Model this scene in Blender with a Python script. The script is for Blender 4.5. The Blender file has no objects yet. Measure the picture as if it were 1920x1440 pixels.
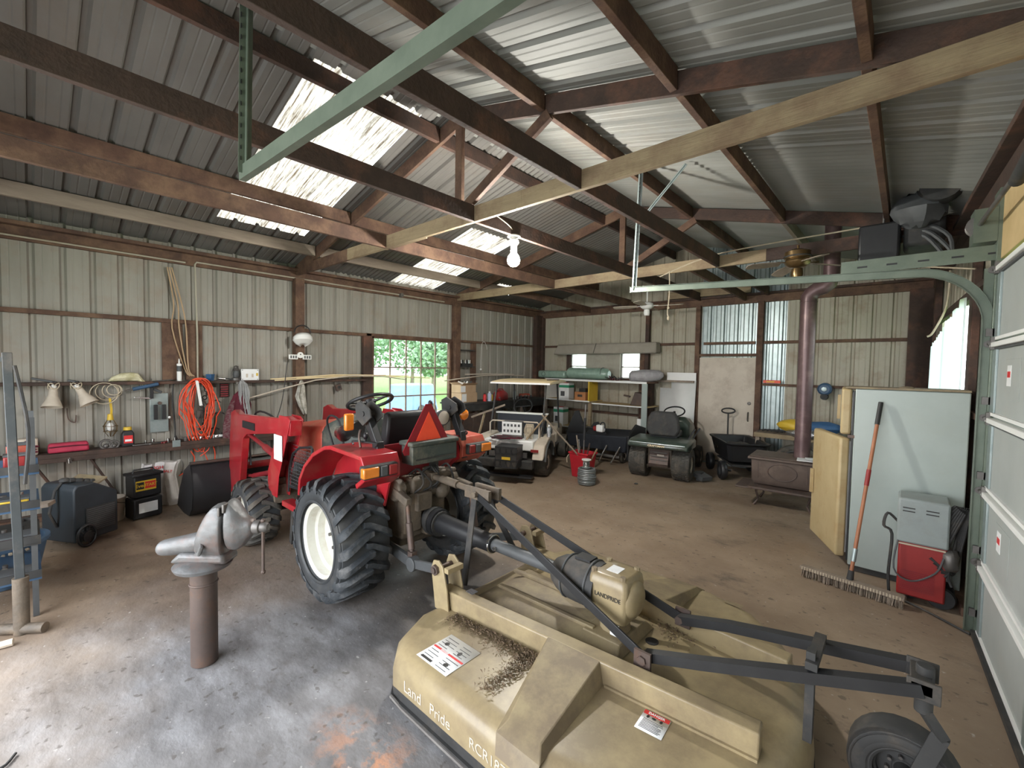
import bpy, bmesh, math, random
from mathutils import Vector, Matrix, Euler
PI = math.pi
rnd = random.Random(11)
sc = bpy.context.scene
COL = sc.collection
# ------------------------------------------------------------------ camera
yaw, pitch, roll = math.radians(42.0048), math.radians(2.3339), math.radians(0.9972)
fw = Vector((-math.sin(yaw) * math.cos(pitch), math.cos(yaw) * math.cos(pitch), -math.sin(pitch)))
rt = Vector((math.cos(yaw), math.sin(yaw), 0)); up = rt.cross(fw)
r2 = math.cos(roll) * rt + math.sin(roll) * up; u2 = -math.sin(roll) * rt + math.cos(roll) * up
cam = bpy.data.cameras.new('camera'); cam.sensor_width = 36; cam.lens = 822.38 / 1920 * 36; cam.clip_start = 0.05; cam.clip_end = 300
co = bpy.data.objects.new('camera', cam); COL.objects.link(co)
co.matrix_world = Matrix(((r2.x, u2.x, -fw.x, 0), (r2.y, u2.y, -fw.y, 0), (r2.z, u2.z, -fw.z, 1.75), (0, 0, 0, 1)))
sc.camera = co
# ------------------------------------------------------------------ world, light, exposure
w = bpy.data.worlds.new('World'); sc.world = w; w.use_nodes = True
nt = w.node_tree; nt.nodes.clear()
wo = nt.nodes.new('ShaderNodeOutputWorld'); bgn = nt.nodes.new('ShaderNodeBackground')
tc = nt.nodes.new('ShaderNodeTexCoord'); sx = nt.nodes.new('ShaderNodeSeparateXYZ'); cr = nt.nodes.new('ShaderNodeValToRGB')
cr.color_ramp.elements[0].position = 0.0; cr.color_ramp.elements[0].color = (1.0, 1.0, 1.0, 1)
cr.color_ramp.elements[1].position = 0.6; cr.color_ramp.elements[1].color = (0.84, 0.91, 1.0, 1)
nt.links.new(tc.outputs['Generated'], sx.inputs[0]); nt.links.new(sx.outputs[2], cr.inputs[0])
nt.links.new(cr.outputs[0], bgn.inputs[0]); nt.links.new(bgn.outputs[0], wo.inputs[0])
bgn.inputs[1].default_value = 5.5
def lamp(name, kind, loc, energy, color=(1, 1, 1), rot=(0, 0, 0), **k):
    l = bpy.data.lights.new(name, kind); l.energy = energy; l.color = color
    for a, v in k.items(): setattr(l, a, v)
    o = bpy.data.objects.new(name, l); COL.objects.link(o); o.location = loc; o.rotation_euler = rot
    return o
# soft sun through thin cloud, and the daylight of the wide open front bay behind the photographer
lamp('sun', 'SUN', (0, 0, 10), 2.6, (1.0, 0.93, 0.82), (math.radians(28), math.radians(-30), 0), angle=math.radians(12))
lamp('bay_daylight', 'AREA', (-2.6, -1.5, 1.55), 125, (0.93, 0.96, 1.0), (math.radians(68), 0, 0), shape='RECTANGLE', size=5.0, size_y=2.5)
sc.view_settings.view_transform = 'Standard'; sc.view_settings.look = 'None'
sc.view_settings.exposure = 0.08; sc.view_settings.gamma = 1.0; sc.view_settings.use_curve_mapping = False
sc.cycles.max_bounces = 8; sc.cycles.diffuse_bounces = 5; sc.cycles.glossy_bounces = 3; sc.cycles.transmission_bounces = 4
sc.cycles.transparent_max_bounces = 8; sc.cycles.caustics_reflective = False; sc.cycles.caustics_refractive = False
sc.cycles.sample_clamp_indirect = 6.0; sc.cycles.use_denoising = True
# ------------------------------------------------------------------ materials
MATS = {}
def mat(name, c1, c2=None, scale=6.0, rough=0.6, metal=0.0, bump=0.0, contrast=0.25, stretch=(1, 1, 1), dirt=None, dscale=2.0, damt=0.5, emit=0, coat=0, world=False, bscale=None, trans=0, dlo=.5):
    if name in MATS: return MATS[name]
    m = bpy.data.materials.new(name); m.use_nodes = True; n = m.node_tree.nodes; L = m.node_tree.links
    p = n['Principled BSDF']; p.inputs['Roughness'].default_value = rough; p.inputs['Metallic'].default_value = metal
    if coat: p.inputs['Coat Weight'].default_value = coat
    if trans: p.inputs['Transmission Weight'].default_value = trans
    if c2 is None: c2 = tuple(x * 0.78 for x in c1)
    if world:
        g = n.new('ShaderNodeNewGeometry'); src = g.outputs['Position']
    else:
        t = n.new('ShaderNodeTexCoord'); src = t.outputs['Object']
    mp = n.new('ShaderNodeMapping'); mp.inputs['Scale'].default_value = stretch; L.new(src, mp.inputs[0])
    no = n.new('ShaderNodeTexNoise'); no.inputs['Scale'].default_value = scale; no.inputs['Detail'].default_value = 6; no.inputs['Roughness'].default_value = 0.62
    L.new(mp.outputs[0], no.inputs['Vector'])
    r = n.new('ShaderNodeValToRGB'); r.color_ramp.elements[0].position = 0.5 - contrast; r.color_ramp.elements[1].position = 0.5 + contrast
    r.color_ramp.elements[0].color = (*c2, 1); r.color_ramp.elements[1].color = (*c1, 1); L.new(no.outputs['Fac'], r.inputs[0])
    out = r.outputs[0]
    if dirt:
        nd = n.new('ShaderNodeTexNoise'); nd.inputs['Scale'].default_value = dscale; nd.inputs['Detail'].default_value = 8; nd.inputs['Roughness'].default_value = 0.7
        L.new(src, nd.inputs['Vector'])
        rd = n.new('ShaderNodeValToRGB'); rd.color_ramp.elements[0].position = dlo; rd.color_ramp.elements[1].position = dlo + .18
        rd.color_ramp.elements[0].color = (0, 0, 0, 1); rd.color_ramp.elements[1].color = (damt, damt, damt, 1); L.new(nd.outputs['Fac'], rd.inputs[0])
        mx = n.new('ShaderNodeMix'); mx.data_type = 'RGBA'; L.new(rd.outputs[0], mx.inputs[0]); L.new(out, mx.inputs[6]); mx.inputs[7].default_value = (*dirt, 1)
        out = mx.outputs[2]
    L.new(out, p.inputs['Base Color'])
    if emit:
        L.new(out, p.inputs['Emission Color']); p.inputs['Emission Strength'].default_value = emit
    if bump:
        nb = n.new('ShaderNodeTexNoise'); nb.inputs['Scale'].default_value = bscale or scale * 4; nb.inputs['Detail'].default_value = 5; L.new(mp.outputs[0], nb.inputs['Vector'])
        bp = n.new('ShaderNodeBump'); bp.inputs['Strength'].default_value = bump; bp.inputs['Distance'].default_value = 0.01
        L.new(nb.outputs['Fac'], bp.inputs['Height']); L.new(bp.outputs[0], p.inputs['Normal'])
    MATS[name] = m; return m
M = dict(
 wall=mat('wall_steel', (.33, .312, .272), (.235, .222, .192), 3, .55, .0, dirt=(.26, .19, .14), dscale=1.6, damt=.55, stretch=(1, 1, .25), world=True),
 wallback=mat('wall_back_steel', (.46, .425, .34), (.34, .31, .24), 3, .55, .0, dirt=(.26, .18, .11), dscale=2.2, damt=.6, stretch=(1, 1, .2), world=True),
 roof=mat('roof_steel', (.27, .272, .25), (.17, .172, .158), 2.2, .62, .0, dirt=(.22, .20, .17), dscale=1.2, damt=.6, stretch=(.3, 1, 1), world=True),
 roofshade=mat('roof_steel_shaded', (.17, .162, .148), (.105, .10, .092), 2.2, .62, .0, dirt=(.14, .115, .09), dscale=1.2, damt=.6, stretch=(.3, 1, 1), world=True),  # left slope: its lack of light is painted in as a darker steel
 galv=mat('galvanised', (.40, .46, .46), (.27, .33, .33), 9, .38, .55),
 green=mat('track_green_steel', (.18, .215, .17), (.11, .14, .11), 7, .4, .35),
 redwood=mat('stained_wood', (.125, .066, .043), (.058, .031, .022), 7, .8, bump=.5, bscale=40, stretch=(1, 1, 1), dirt=(.21, .125, .075), dscale=4, damt=.6, dlo=.44, world=True),
 darkwood=mat('dark_wood', (.075, .044, .033), (.036, .023, .018), 7, .8, bump=.5, bscale=40, dirt=(.20, .09, .055), dscale=2, damt=.6, world=True),
 tan=mat('tan_lumber', (.36, .28, .17), (.22, .165, .10), 5, .8, bump=.5, bscale=30, stretch=(.4, 2, 4), dirt=(.17, .105, .065), dscale=3.5, damt=.7, dlo=.46, world=True),
 greywood=mat('grey_lumber', (.33, .27, .21), (.18, .14, .11), 6, .8, bump=.3, stretch=(2, .3, 2)),
 ply=mat('plywood', (.62, .46, .24), (.50, .36, .17), 5, .7, stretch=(1, 1, 1), dirt=(.36, .24, .10), dscale=3, damt=.4),
 white=mat('white_paint', (.86, .86, .84), (.76, .76, .74), 3, .45),
 offwhite=mat('offwhite_door', (.62, .55, .46), (.50, .43, .35), 2.5, .6, dirt=(.32, .25, .19), dscale=3, damt=.5),
 doorgrey=mat('door_panel_paint', (.42, .445, .43), (.34, .365, .35), 2.5, .5, dirt=(.40, .40, .36), dscale=4, damt=.35),
 fridge=mat('fridge_enamel', (.40, .455, .43), (.32, .375, .355), 1.8, .35, dirt=(.34, .38, .34), dscale=2.5, damt=.45),
 fridgedoor=mat('fridge_door_yellow', (.52, .415, .235), (.40, .30, .15), 3, .5, dirt=(.34, .20, .08), dscale=5, damt=.5),
 black=mat('black_plastic', (.022, .023, .025), (.012, .012, .014), 8, .45),
 dblack=mat('dusty_black', (.045, .045, .045), (.02, .02, .02), 6, .7, dirt=(.14, .11, .08), dscale=5, damt=.4),
 dgrey=mat('dark_grey', (.09, .095, .10), (.055, .058, .06), 6, .55),
 rubber=mat('tyre_rubber', (.048, .056, .064), (.022, .026, .031), 14, .6, bump=.35, dirt=(.16, .155, .15), dscale=9, damt=.6),
 rubber2=mat('dusty_tyre', (.085, .08, .07), (.04, .038, .034), 12, .75, bump=.3, dirt=(.19, .15, .11), dscale=6, damt=.5),
 sidewall=mat('tyre_sidewall', (.05, .055, .06), (.028, .031, .034), 5, .5, dirt=(.15, .14, .13), dscale=3, damt=.45),
 red=mat('tractor_red', (.40, .018, .026), (.28, .012, .018), 4, .32, coat=.25, dirt=(.36, .14, .10), dscale=3.5, damt=.32),
 redfade=mat('faded_red', (.44, .085, .05), (.36, .055, .035), 3, .5, dirt=(.42, .22, .13), dscale=4, damt=.6),
 reddark=mat('deep_red', (.26, .014, .022), (.17, .01, .015), 5, .45, dirt=(.20, .08, .06), dscale=3, damt=.35),
 orange=mat('smv_orange', (.95, .10, .035), (.85, .07, .03), 9, .4),
 smvred=mat('smv_border', (.30, .012, .02), (.22, .01, .016), 9, .35),
 cord=mat('orange_cord', (.85, .095, .035), (.65, .06, .02), 10, .45),
 amber=mat('amber_lens', (.80, .26, .03), (.62, .16, .015), 10, .2, coat=.5),
 rim=mat('rim_white', (.80, .80, .74), (.66, .65, .58), 5, .4, dirt=(.40, .30, .20), dscale=5, damt=.5),
 tanpaint=mat('mower_tan', (.37, .295, .17), (.30, .235, .13), 2.2, .38, coat=.15, dirt=(.19, .145, .09), dscale=3.0, damt=.75, dlo=.42),
 tandust=mat('mower_tan_dusty', (.32, .26, .15), (.23, .18, .105), 5, .6, dirt=(.16, .12, .08), dscale=3.6, damt=.85, dlo=.42),
 chaff=mat('chaff', (.22, .15, .09), (.10, .07, .045), 40, .95, bump=1.0),
 grease=mat('greasy_iron', (.16, .125, .09), (.06, .05, .04), 9, .65, bump=.5, dirt=(.20, .14, .09), dscale=6, damt=.6),
 iron=mat('iron', (.20, .19, .18), (.10, .09, .085), 8, .5, .6),
 stove=mat('stove_iron', (.15, .11, .09), (.09, .066, .055), 5, .6, .2, dirt=(.24, .18, .14), dscale=4, damt=.5),
 rust=mat('rusty_pipe', (.13, .095, .082), (.08, .060, .053), 6, .55, .4, dirt=(.18, .09, .05), dscale=8, damt=.45, bump=.15),
 vise=mat('vise_steel', (.19, .195, .20), (.075, .070, .066), 6, .48, .35, bump=.35, dirt=(.20, .10, .07), dscale=4, damt=.55),
 flue=mat('flue_pipe', (.17, .105, .105), (.10, .06, .062), 5, .38, .3, dirt=(.30, .21, .19), dscale=5, damt=.35),
 chrome=mat('chrome', (.75, .75, .75), (.55, .55, .55), 6, .2, 1.0),
 wire=mat('grey_wire', (.26, .28, .285), (.14, .155, .16), 30, .5, .35),
 card=mat('cardboard', (.50, .35, .22), (.40, .27, .16), 4, .8),
 cream=mat('cream_panel', (.80, .66, .40), (.72, .56, .32), 3, .5),
 rope=mat('beige_cord', (.58, .50, .38), (.42, .35, .25), 12, .7),
 cloth=mat('grey_cloth', (.42, .42, .42), (.26, .26, .26), 6, .9, bump=.5),
 plaid=mat('plaid_maroon', (.09, .010, .020), (.15, .09, .09), 26, .9, contrast=.10, stretch=(1, 1, 2)),
 maroon=mat('maroon_cloth', (.12, .012, .026), (.07, .008, .016), 9, .9),
 blue=mat('blue_plastic', (.05, .14, .30), (.035, .10, .22), 6, .5),
 navy=mat('navy_tub', (.045, .10, .19), (.03, .07, .13), 6, .5),
 yellow=mat('yellow_plastic', (.72, .50, .05), (.60, .38, .03), 6, .5),
 teal=mat('green_plastic_wrap', (.30, .42, .34), (.16, .26, .21), 7, .3, coat=.4, bump=.3),
 paper=mat('label_paper', (.84, .85, .85), (.76, .77, .77), 20, .5),
 ink=mat('print_black', (.02, .02, .02), (.02, .02, .02), 5, .5),
 inkred=mat('print_red', (.65, .03, .03), (.6, .03, .03), 5, .5),
 inkgreen=mat('print_green', (.03, .32, .17), (.03, .28, .15), 5, .5),
 greyblue=mat('grey_blue_shell', (.30, .34, .33), (.22, .25, .25), 4, .4, coat=.1, dirt=(.20, .19, .16), dscale=3, damt=.5),
 weldred=mat('welder_red', (.30, .022, .02), (.22, .015, .015), 5, .45),
 silverwrap=mat('foil', (.60, .60, .62), (.30, .30, .31), 16, .25, .8, bump=.6),
 brass=mat('brass', (.22, .145, .065), (.14, .09, .04), 6, .3, .8),
 greenlid=mat('dark_green_case', (.055, .068, .06), (.035, .045, .04), 5, .6, dirt=(.24, .21, .15), dscale=4, damt=.6),
 grass=mat('grass', (.20, .36, .08), (.10, .22, .04), 3, .9, world=True),
 leaf=mat('foliage', (.30, .42, .27), (.16, .27, .15), 4, .8),
 asphalt=mat('drive', (.62, .60, .56), (.5, .48, .45), 4, .9, world=True),
)
# ------------------------------------------------------------------ mesh builder
class B:
    def __init__(s): s.v = []; s.f = []
    def add(s, vs, fs):
        o = len(s.v); s.v += [tuple(v) for v in vs]; s.f += [tuple(i + o for i in f) for f in fs]; return s
    def box(s, c, d, rot=None, top=None):
        x, y, z = d[0] / 2, d[1] / 2, d[2] / 2; t = top or (1, 1)
        vs = [Vector((i * x * (t[0] if k > 0 else 1), j * y * (t[1] if k > 0 else 1), k * z)) for k in (-1, 1) for j in (-1, 1) for i in (-1, 1)]
        if rot: mt = Euler(rot).to_matrix(); vs = [mt @ v for v in vs]
        c = Vector(c); return s.add([v + c for v in vs], [(0, 2, 3, 1), (4, 5, 7, 6), (0, 1, 5, 4), (2, 6, 7, 3), (0, 4, 6, 2), (1, 3, 7, 5)])
    def bb(s, a, b):  # box from min corner to max corner
        return s.box([(a[i] + b[i]) / 2 for i in range(3)], [abs(b[i] - a[i]) for i in range(3)])
    def beam(s, p, q, w, h, up=(0, 0, 1)):
        p, q = Vector(p), Vector(q); d = (q - p).normalized(); u = Vector(up); a = d.cross(u)
        if a.length < 1e-4: a = d.cross(Vector((1, 0, 0)))
        a.normalize(); u = a.cross(d); a *= w / 2; u *= h / 2
        return s.add([p - a - u, p + a - u, p + a + u, p - a + u, q - a - u, q + a - u, q + a + u, q - a + u], [(0, 3, 2, 1), (4, 5, 6, 7), (0, 1, 5, 4), (1, 2, 6, 5), (2, 3, 7, 6), (3, 0, 4, 7)])
    def cyl(s, p, q, r, r1=None, n=14, cap=True):
        p, q = Vector(p), Vector(q); r1 = r if r1 is None else r1; d = (q - p).normalized()
        a = d.orthogonal().normalized(); b = d.cross(a); vs = []
        for c, rr in ((p, r), (q, r1)):
            for i in range(n): t = 2 * PI * i / n; vs.append(c + a * rr * math.cos(t) + b * rr * math.sin(t))
        fs = [(i, (i + 1) % n, n + (i + 1) % n, n + i) for i in range(n)]
        if cap: fs += [tuple(range(n - 1, -1, -1)), tuple(range(n, 2 * n))]
        return s.add(vs, fs)
    def tube(s, pts, r, n=6, closed=False, rad=None):
        P = [Vector(p) for p in pts]
        if n in (5, 6) and 3 <= len(P) <= 16 and not rad and not closed:   # bendy things: round the corners
            Q = []; L_ = len(P)
            for i in range(L_ - 1):
                p0, p1, p2, p3 = P[max(i - 1, 0)], P[i], P[i + 1], P[min(i + 2, L_ - 1)]
                for k in range(4):
                    t = k / 4; Q.append(.5 * (2 * p1 + (p2 - p0) * t + (2 * p0 - 5 * p1 + 4 * p2 - p3) * t * t + (3 * p1 - p0 - 3 * p2 + p3) * t ** 3))
            P = Q + [P[-1]]
        m = len(P); vs = []; a = None
        for i in range(m):
            if closed: d = (P[(i + 1) % m] - P[i - 1]).normalized()
            else: d = (P[min(i + 1, m - 1)] - P[max(i - 1, 0)]).normalized()
            a = d.orthogonal().normalized() if a is None else (a - d * a.dot(d)).normalized()
            b = d.cross(a); rr = rad[i] if rad else r
            for k in range(n): t = 2 * PI * k / n; vs.append(P[i] + a * rr * math.cos(t) + b * rr * math.sin(t))
        fs = []
        for i in range(m if closed else m - 1):
            j = (i + 1) % m
            for k in range(n): fs.append((i * n + k, i * n + (k + 1) % n, j * n + (k + 1) % n, j * n + k))
        if not closed: fs += [tuple(range(n - 1, -1, -1)), tuple((m - 1) * n + k for k in range(n))]
        return s.add(vs, fs)
    def lathe(s, prof, o=(0, 0, 0), axis='z', n=24, closed=False):
        vs = []; o = Vector(o)
        for r, z in prof:
            for i in range(n):
                t = 2 * PI * i / n; c, q = r * math.cos(t), r * math.sin(t)
                vs.append(o + Vector({'z': (c, q, z), 'y': (c, z, -q), 'x': (z, c, q)}[axis]))
        m = len(prof); fs = []
        for i in range(m if closed else m - 1):
            j = (i + 1) % m
            for k in range(n): fs.append((i * n + k, i * n + (k + 1) % n, j * n + (k + 1) % n, j * n + k))
        if not closed:
            if prof[0][0] > 1e-5: fs.append(tuple(range(n - 1, -1, -1)))
            if prof[-1][0] > 1e-5: fs.append(tuple((m - 1) * n + k for k in range(n)))
        return s.add(vs, fs)
    def prism(s, poly, a, b, plane='xz'):  # outline in a plane, extruded along the third axis from a to b
        mk = {'xy': lambda p, t: (p[0], p[1], t), 'xz': lambda p, t: (p[0], t, p[1]), 'yz': lambda p, t: (t, p[0], p[1])}[plane]
        n = len(poly); return s.add([mk(p, a) for p in poly] + [mk(p, b) for p in poly],
            [tuple(range(n)), tuple(range(2 * n - 1, n - 1, -1))] + [(i, n + i, n + (i + 1) % n, (i + 1) % n) for i in range(n)])
    def loft(s, rings, cap=True, closed=True):
        n = len(rings[0]); vs = [v for r in rings for v in r]; fs = []
        for i in range(len(rings) - 1):
            for k in range(n if closed else n - 1): fs.append((i * n + k, i * n + (k + 1) % n, (i + 1) * n + (k + 1) % n, (i + 1) * n + k))
        if cap and closed: fs += [tuple(range(n - 1, -1, -1)), tuple((len(rings) - 1) * n + k for k in range(n))]
        return s.add(vs, fs)
    def sph(s, c, r, n=14, m=8, jit=0, seed=0):
        if not hasattr(r, '__len__'): r = (r, r, r)
        q = random.Random(seed); pr = []
        vs = []; c = Vector(c)
        for i in range(m + 1):
            t = PI * i / m
            for k in range(n):
                u = 2 * PI * k / n; j = 1 + (q.uniform(-jit, jit) if 0 < i < m else 0)
                vs.append(c + Vector((r[0] * math.sin(t) * math.cos(u) * j, r[1] * math.sin(t) * math.sin(u) * j, r[2] * math.cos(t) * j)))
        fs = [(i * n + k, (i + 1) * n + k, (i + 1) * n + (k + 1) % n, i * n + (k + 1) % n) for i in range(m) for k in range(n)]
        return s.add(vs, fs)
    def tor(s, c, R, r, axis='z', n=24, m=8):
        pts = []; c = Vector(c)
        for i in range(n):
            t = 2 * PI * i / n; a, b = R * math.cos(t), R * math.sin(t)
            pts.append(c + Vector({'z': (a, b, 0), 'y': (a, 0, b), 'x': (0, a, b)}[axis]))
        return s.tube(pts, r, m, True)
    def xf(s, mtx): s.v = [tuple(mtx @ Vector(v)) for v in s.v]; return s
    def build(s, name, m, parent=None, bevel=0, sub=0, ang=38, solid=0, world=False):
        me = bpy.data.meshes.new(name); me.from_pydata(s.v, [], s.f)
        bm = bmesh.new(); bm.from_mesh(me); bmesh.ops.remove_doubles(bm, verts=bm.verts, dist=1e-6); bmesh.ops.recalc_face_normals(bm, faces=bm.faces); bm.to_mesh(me); bm.free()
        me.materials.append(M[m] if isinstance(m, str) else m)
        me.polygons.foreach_set('use_smooth', [True] * len(me.polygons)); me.set_sharp_from_angle(angle=math.radians(ang))
        o = bpy.data.objects.new(name, me); COL.objects.link(o)
        if parent: o.parent = parent
        if solid: q = o.modifiers.new('s', 'SOLIDIFY'); q.thickness = solid; q.offset = 0
        if bevel: q = o.modifiers.new('b', 'BEVEL'); q.width = bevel; q.segments = 2; q.limit_method = 'ANGLE'; q.angle_limit = 0.7
        if sub: q = o.modifiers.new('u', 'SUBSURF'); q.levels = sub; q.render_levels = sub
        return o
def tag(o, label, cat, group=None, kind=None):
    o['label'] = label; o['category'] = cat
    if group: o['group'] = group
    if kind: o['kind'] = kind
    return o
def thing(name, label, cat, loc=(0, 0, 0), rz=0, group=None):
    o = bpy.data.objects.new(name, None); COL.objects.link(o); o.location = loc; o.rotation_euler = (0, 0, rz); o.empty_display_size = .1
    return tag(o, label, cat, group)
def lab(o, t): o['label'] = t; return o
def at(o, loc, rz=0): o.location = loc; o.rotation_euler = (0, 0, rz); return o
def dup(root, loc, rz=0, label=None, group=None):
    def cp(o, par):
        c = o.copy(); COL.objects.link(c)
        if par: c.parent = par
        for ch in list(o.children): cp(ch, c)
        return c
    kids = list(root.children); r = root.copy(); COL.objects.link(r); r.location = loc; r.rotation_euler = (0, 0, rz)
    for k in kids: cp(k, r)
    if label: r['label'] = label
    if group: r['group'] = group
    return r
def text(s, size, m, parent, loc, rot, name='lettering', ext=.0006, sx=1.0, bold=0):
    c = bpy.data.curves.new(name, 'FONT'); c.body = s; c.size = size; c.extrude = ext; c.align_x = 'CENTER'; c.align_y = 'CENTER'; c.offset = bold
    tmp = bpy.data.objects.new(name, c); me = bpy.data.meshes.new_from_object(tmp); bpy.data.objects.remove(tmp); me.materials.clear(); me.materials.append(M[m])
    o = bpy.data.objects.new(name, me); COL.objects.link(o); o.parent = parent
    o.location = loc; o.rotation_euler = rot; o.scale = (sx, 1, 1); return o
def arc(c, r, a0, a1, n, plane='xz', off=0):
    o = []
    for i in range(n + 1):
        t = a0 + (a1 - a0) * i / n; a, b = c[0] + r * math.cos(t), c[1] + r * math.sin(t)
        o.append({'xz': (a, off, b), 'xy': (a, b, off), 'yz': (off, a, b)}[plane])
    return o
# ================================================================== the setting
XL, YB, XM, EAVE, SLOPE = -6.90, 8.68, -3.19, 3.2, .25
XRW = lambda y: .22 + .045 * (8.65 - y)       # the garage wall stands a little out of square
def roofz(x): return EAVE + SLOPE * (3.69 - abs(x - XM))
PITCH = .236
def struct(o, kind='structure'): o['kind'] = kind; return o
def profile(a, b, pitch=PITCH, phase=.06, dep=.03):
    ks = range(int((a - phase) / pitch) - 1, int((b - phase) / pitch) + 2); pts = []
    if pitch > .15:
        offs = [(-.030, 0), (-.013, dep), (.013, dep), (.030, 0), (pitch / 3 - .009, 0), (pitch / 3, .004), (pitch / 3 + .009, 0), (pitch * 2 / 3 - .009, 0), (pitch * 2 / 3, .004), (pitch * 2 / 3 + .009, 0)]
    else:
        offs = [(pitch * i / 6, (.009 * (1 - math.cos(2 * PI * i / 6)))) for i in range(6)]
    for k in ks: pts += [(phase + k * pitch + u, d) for u, d in offs]
    pts.sort(); ins = [p for p in pts if a + 1e-4 < p[0] < b - 1e-4]
    def at_(u):
        for p, q in zip(pts, pts[1:]):
            if p[0] <= u <= q[0]: return p[1] + (q[1] - p[1]) * (u - p[0]) / max(1e-9, q[0] - p[0])
        return 0
    return [(a, at_(a))] + ins + [(b, at_(b))]
def sheet(a, b, f0, f1, m, parent, name='steel_sheet', pitch=PITCH, phase=.06):
    P = profile(a, b, pitch, phase); n = len(P); bl = B()
    bl.add([f0(u, d) for u, d in P] + [f1(u, d) for u, d in P], [(i, i + 1, n + i + 1, n + i) for i in range(n - 1)])
    return bl.build(name, m, parent, ang=20)
def sheets(a0, a1, z0, z1fn, put, m, parent, holes=(), step=PITCH * 4, start=None, pitch=PITCH, names={}):
    cuts = {a0, a1}; s = a0 if start is None else start
    while s < a1: cuts.add(max(s, a0)); s += step
    for h in holes: cuts |= {h[0], h[1]}
    cuts = sorted(cuts)
    for a, b in zip(cuts, cuts[1:]):
        if b - a < .01: continue
        mid = (a + b) / 2; hs = [h for h in holes if h[0] - 1e-6 <= mid <= h[1] + 1e-6]; lo = z0
        mm = m(mid) if callable(m) else m
        for h in sorted(hs, key=lambda h: h[2]):
            if h[2] > lo + .01: sheet(a, b, lambda u, d, lo=lo: put(u, lo, d), lambda u, d, hh=h[2]: put(u, hh, d), mm, parent, pitch=pitch)
            lo = h[3]
        sheet(a, b, lambda u, d, lo=lo: put(u, lo, d), lambda u, d: put(u, z1fn(u), d), mm, parent, pitch=pitch)
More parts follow.
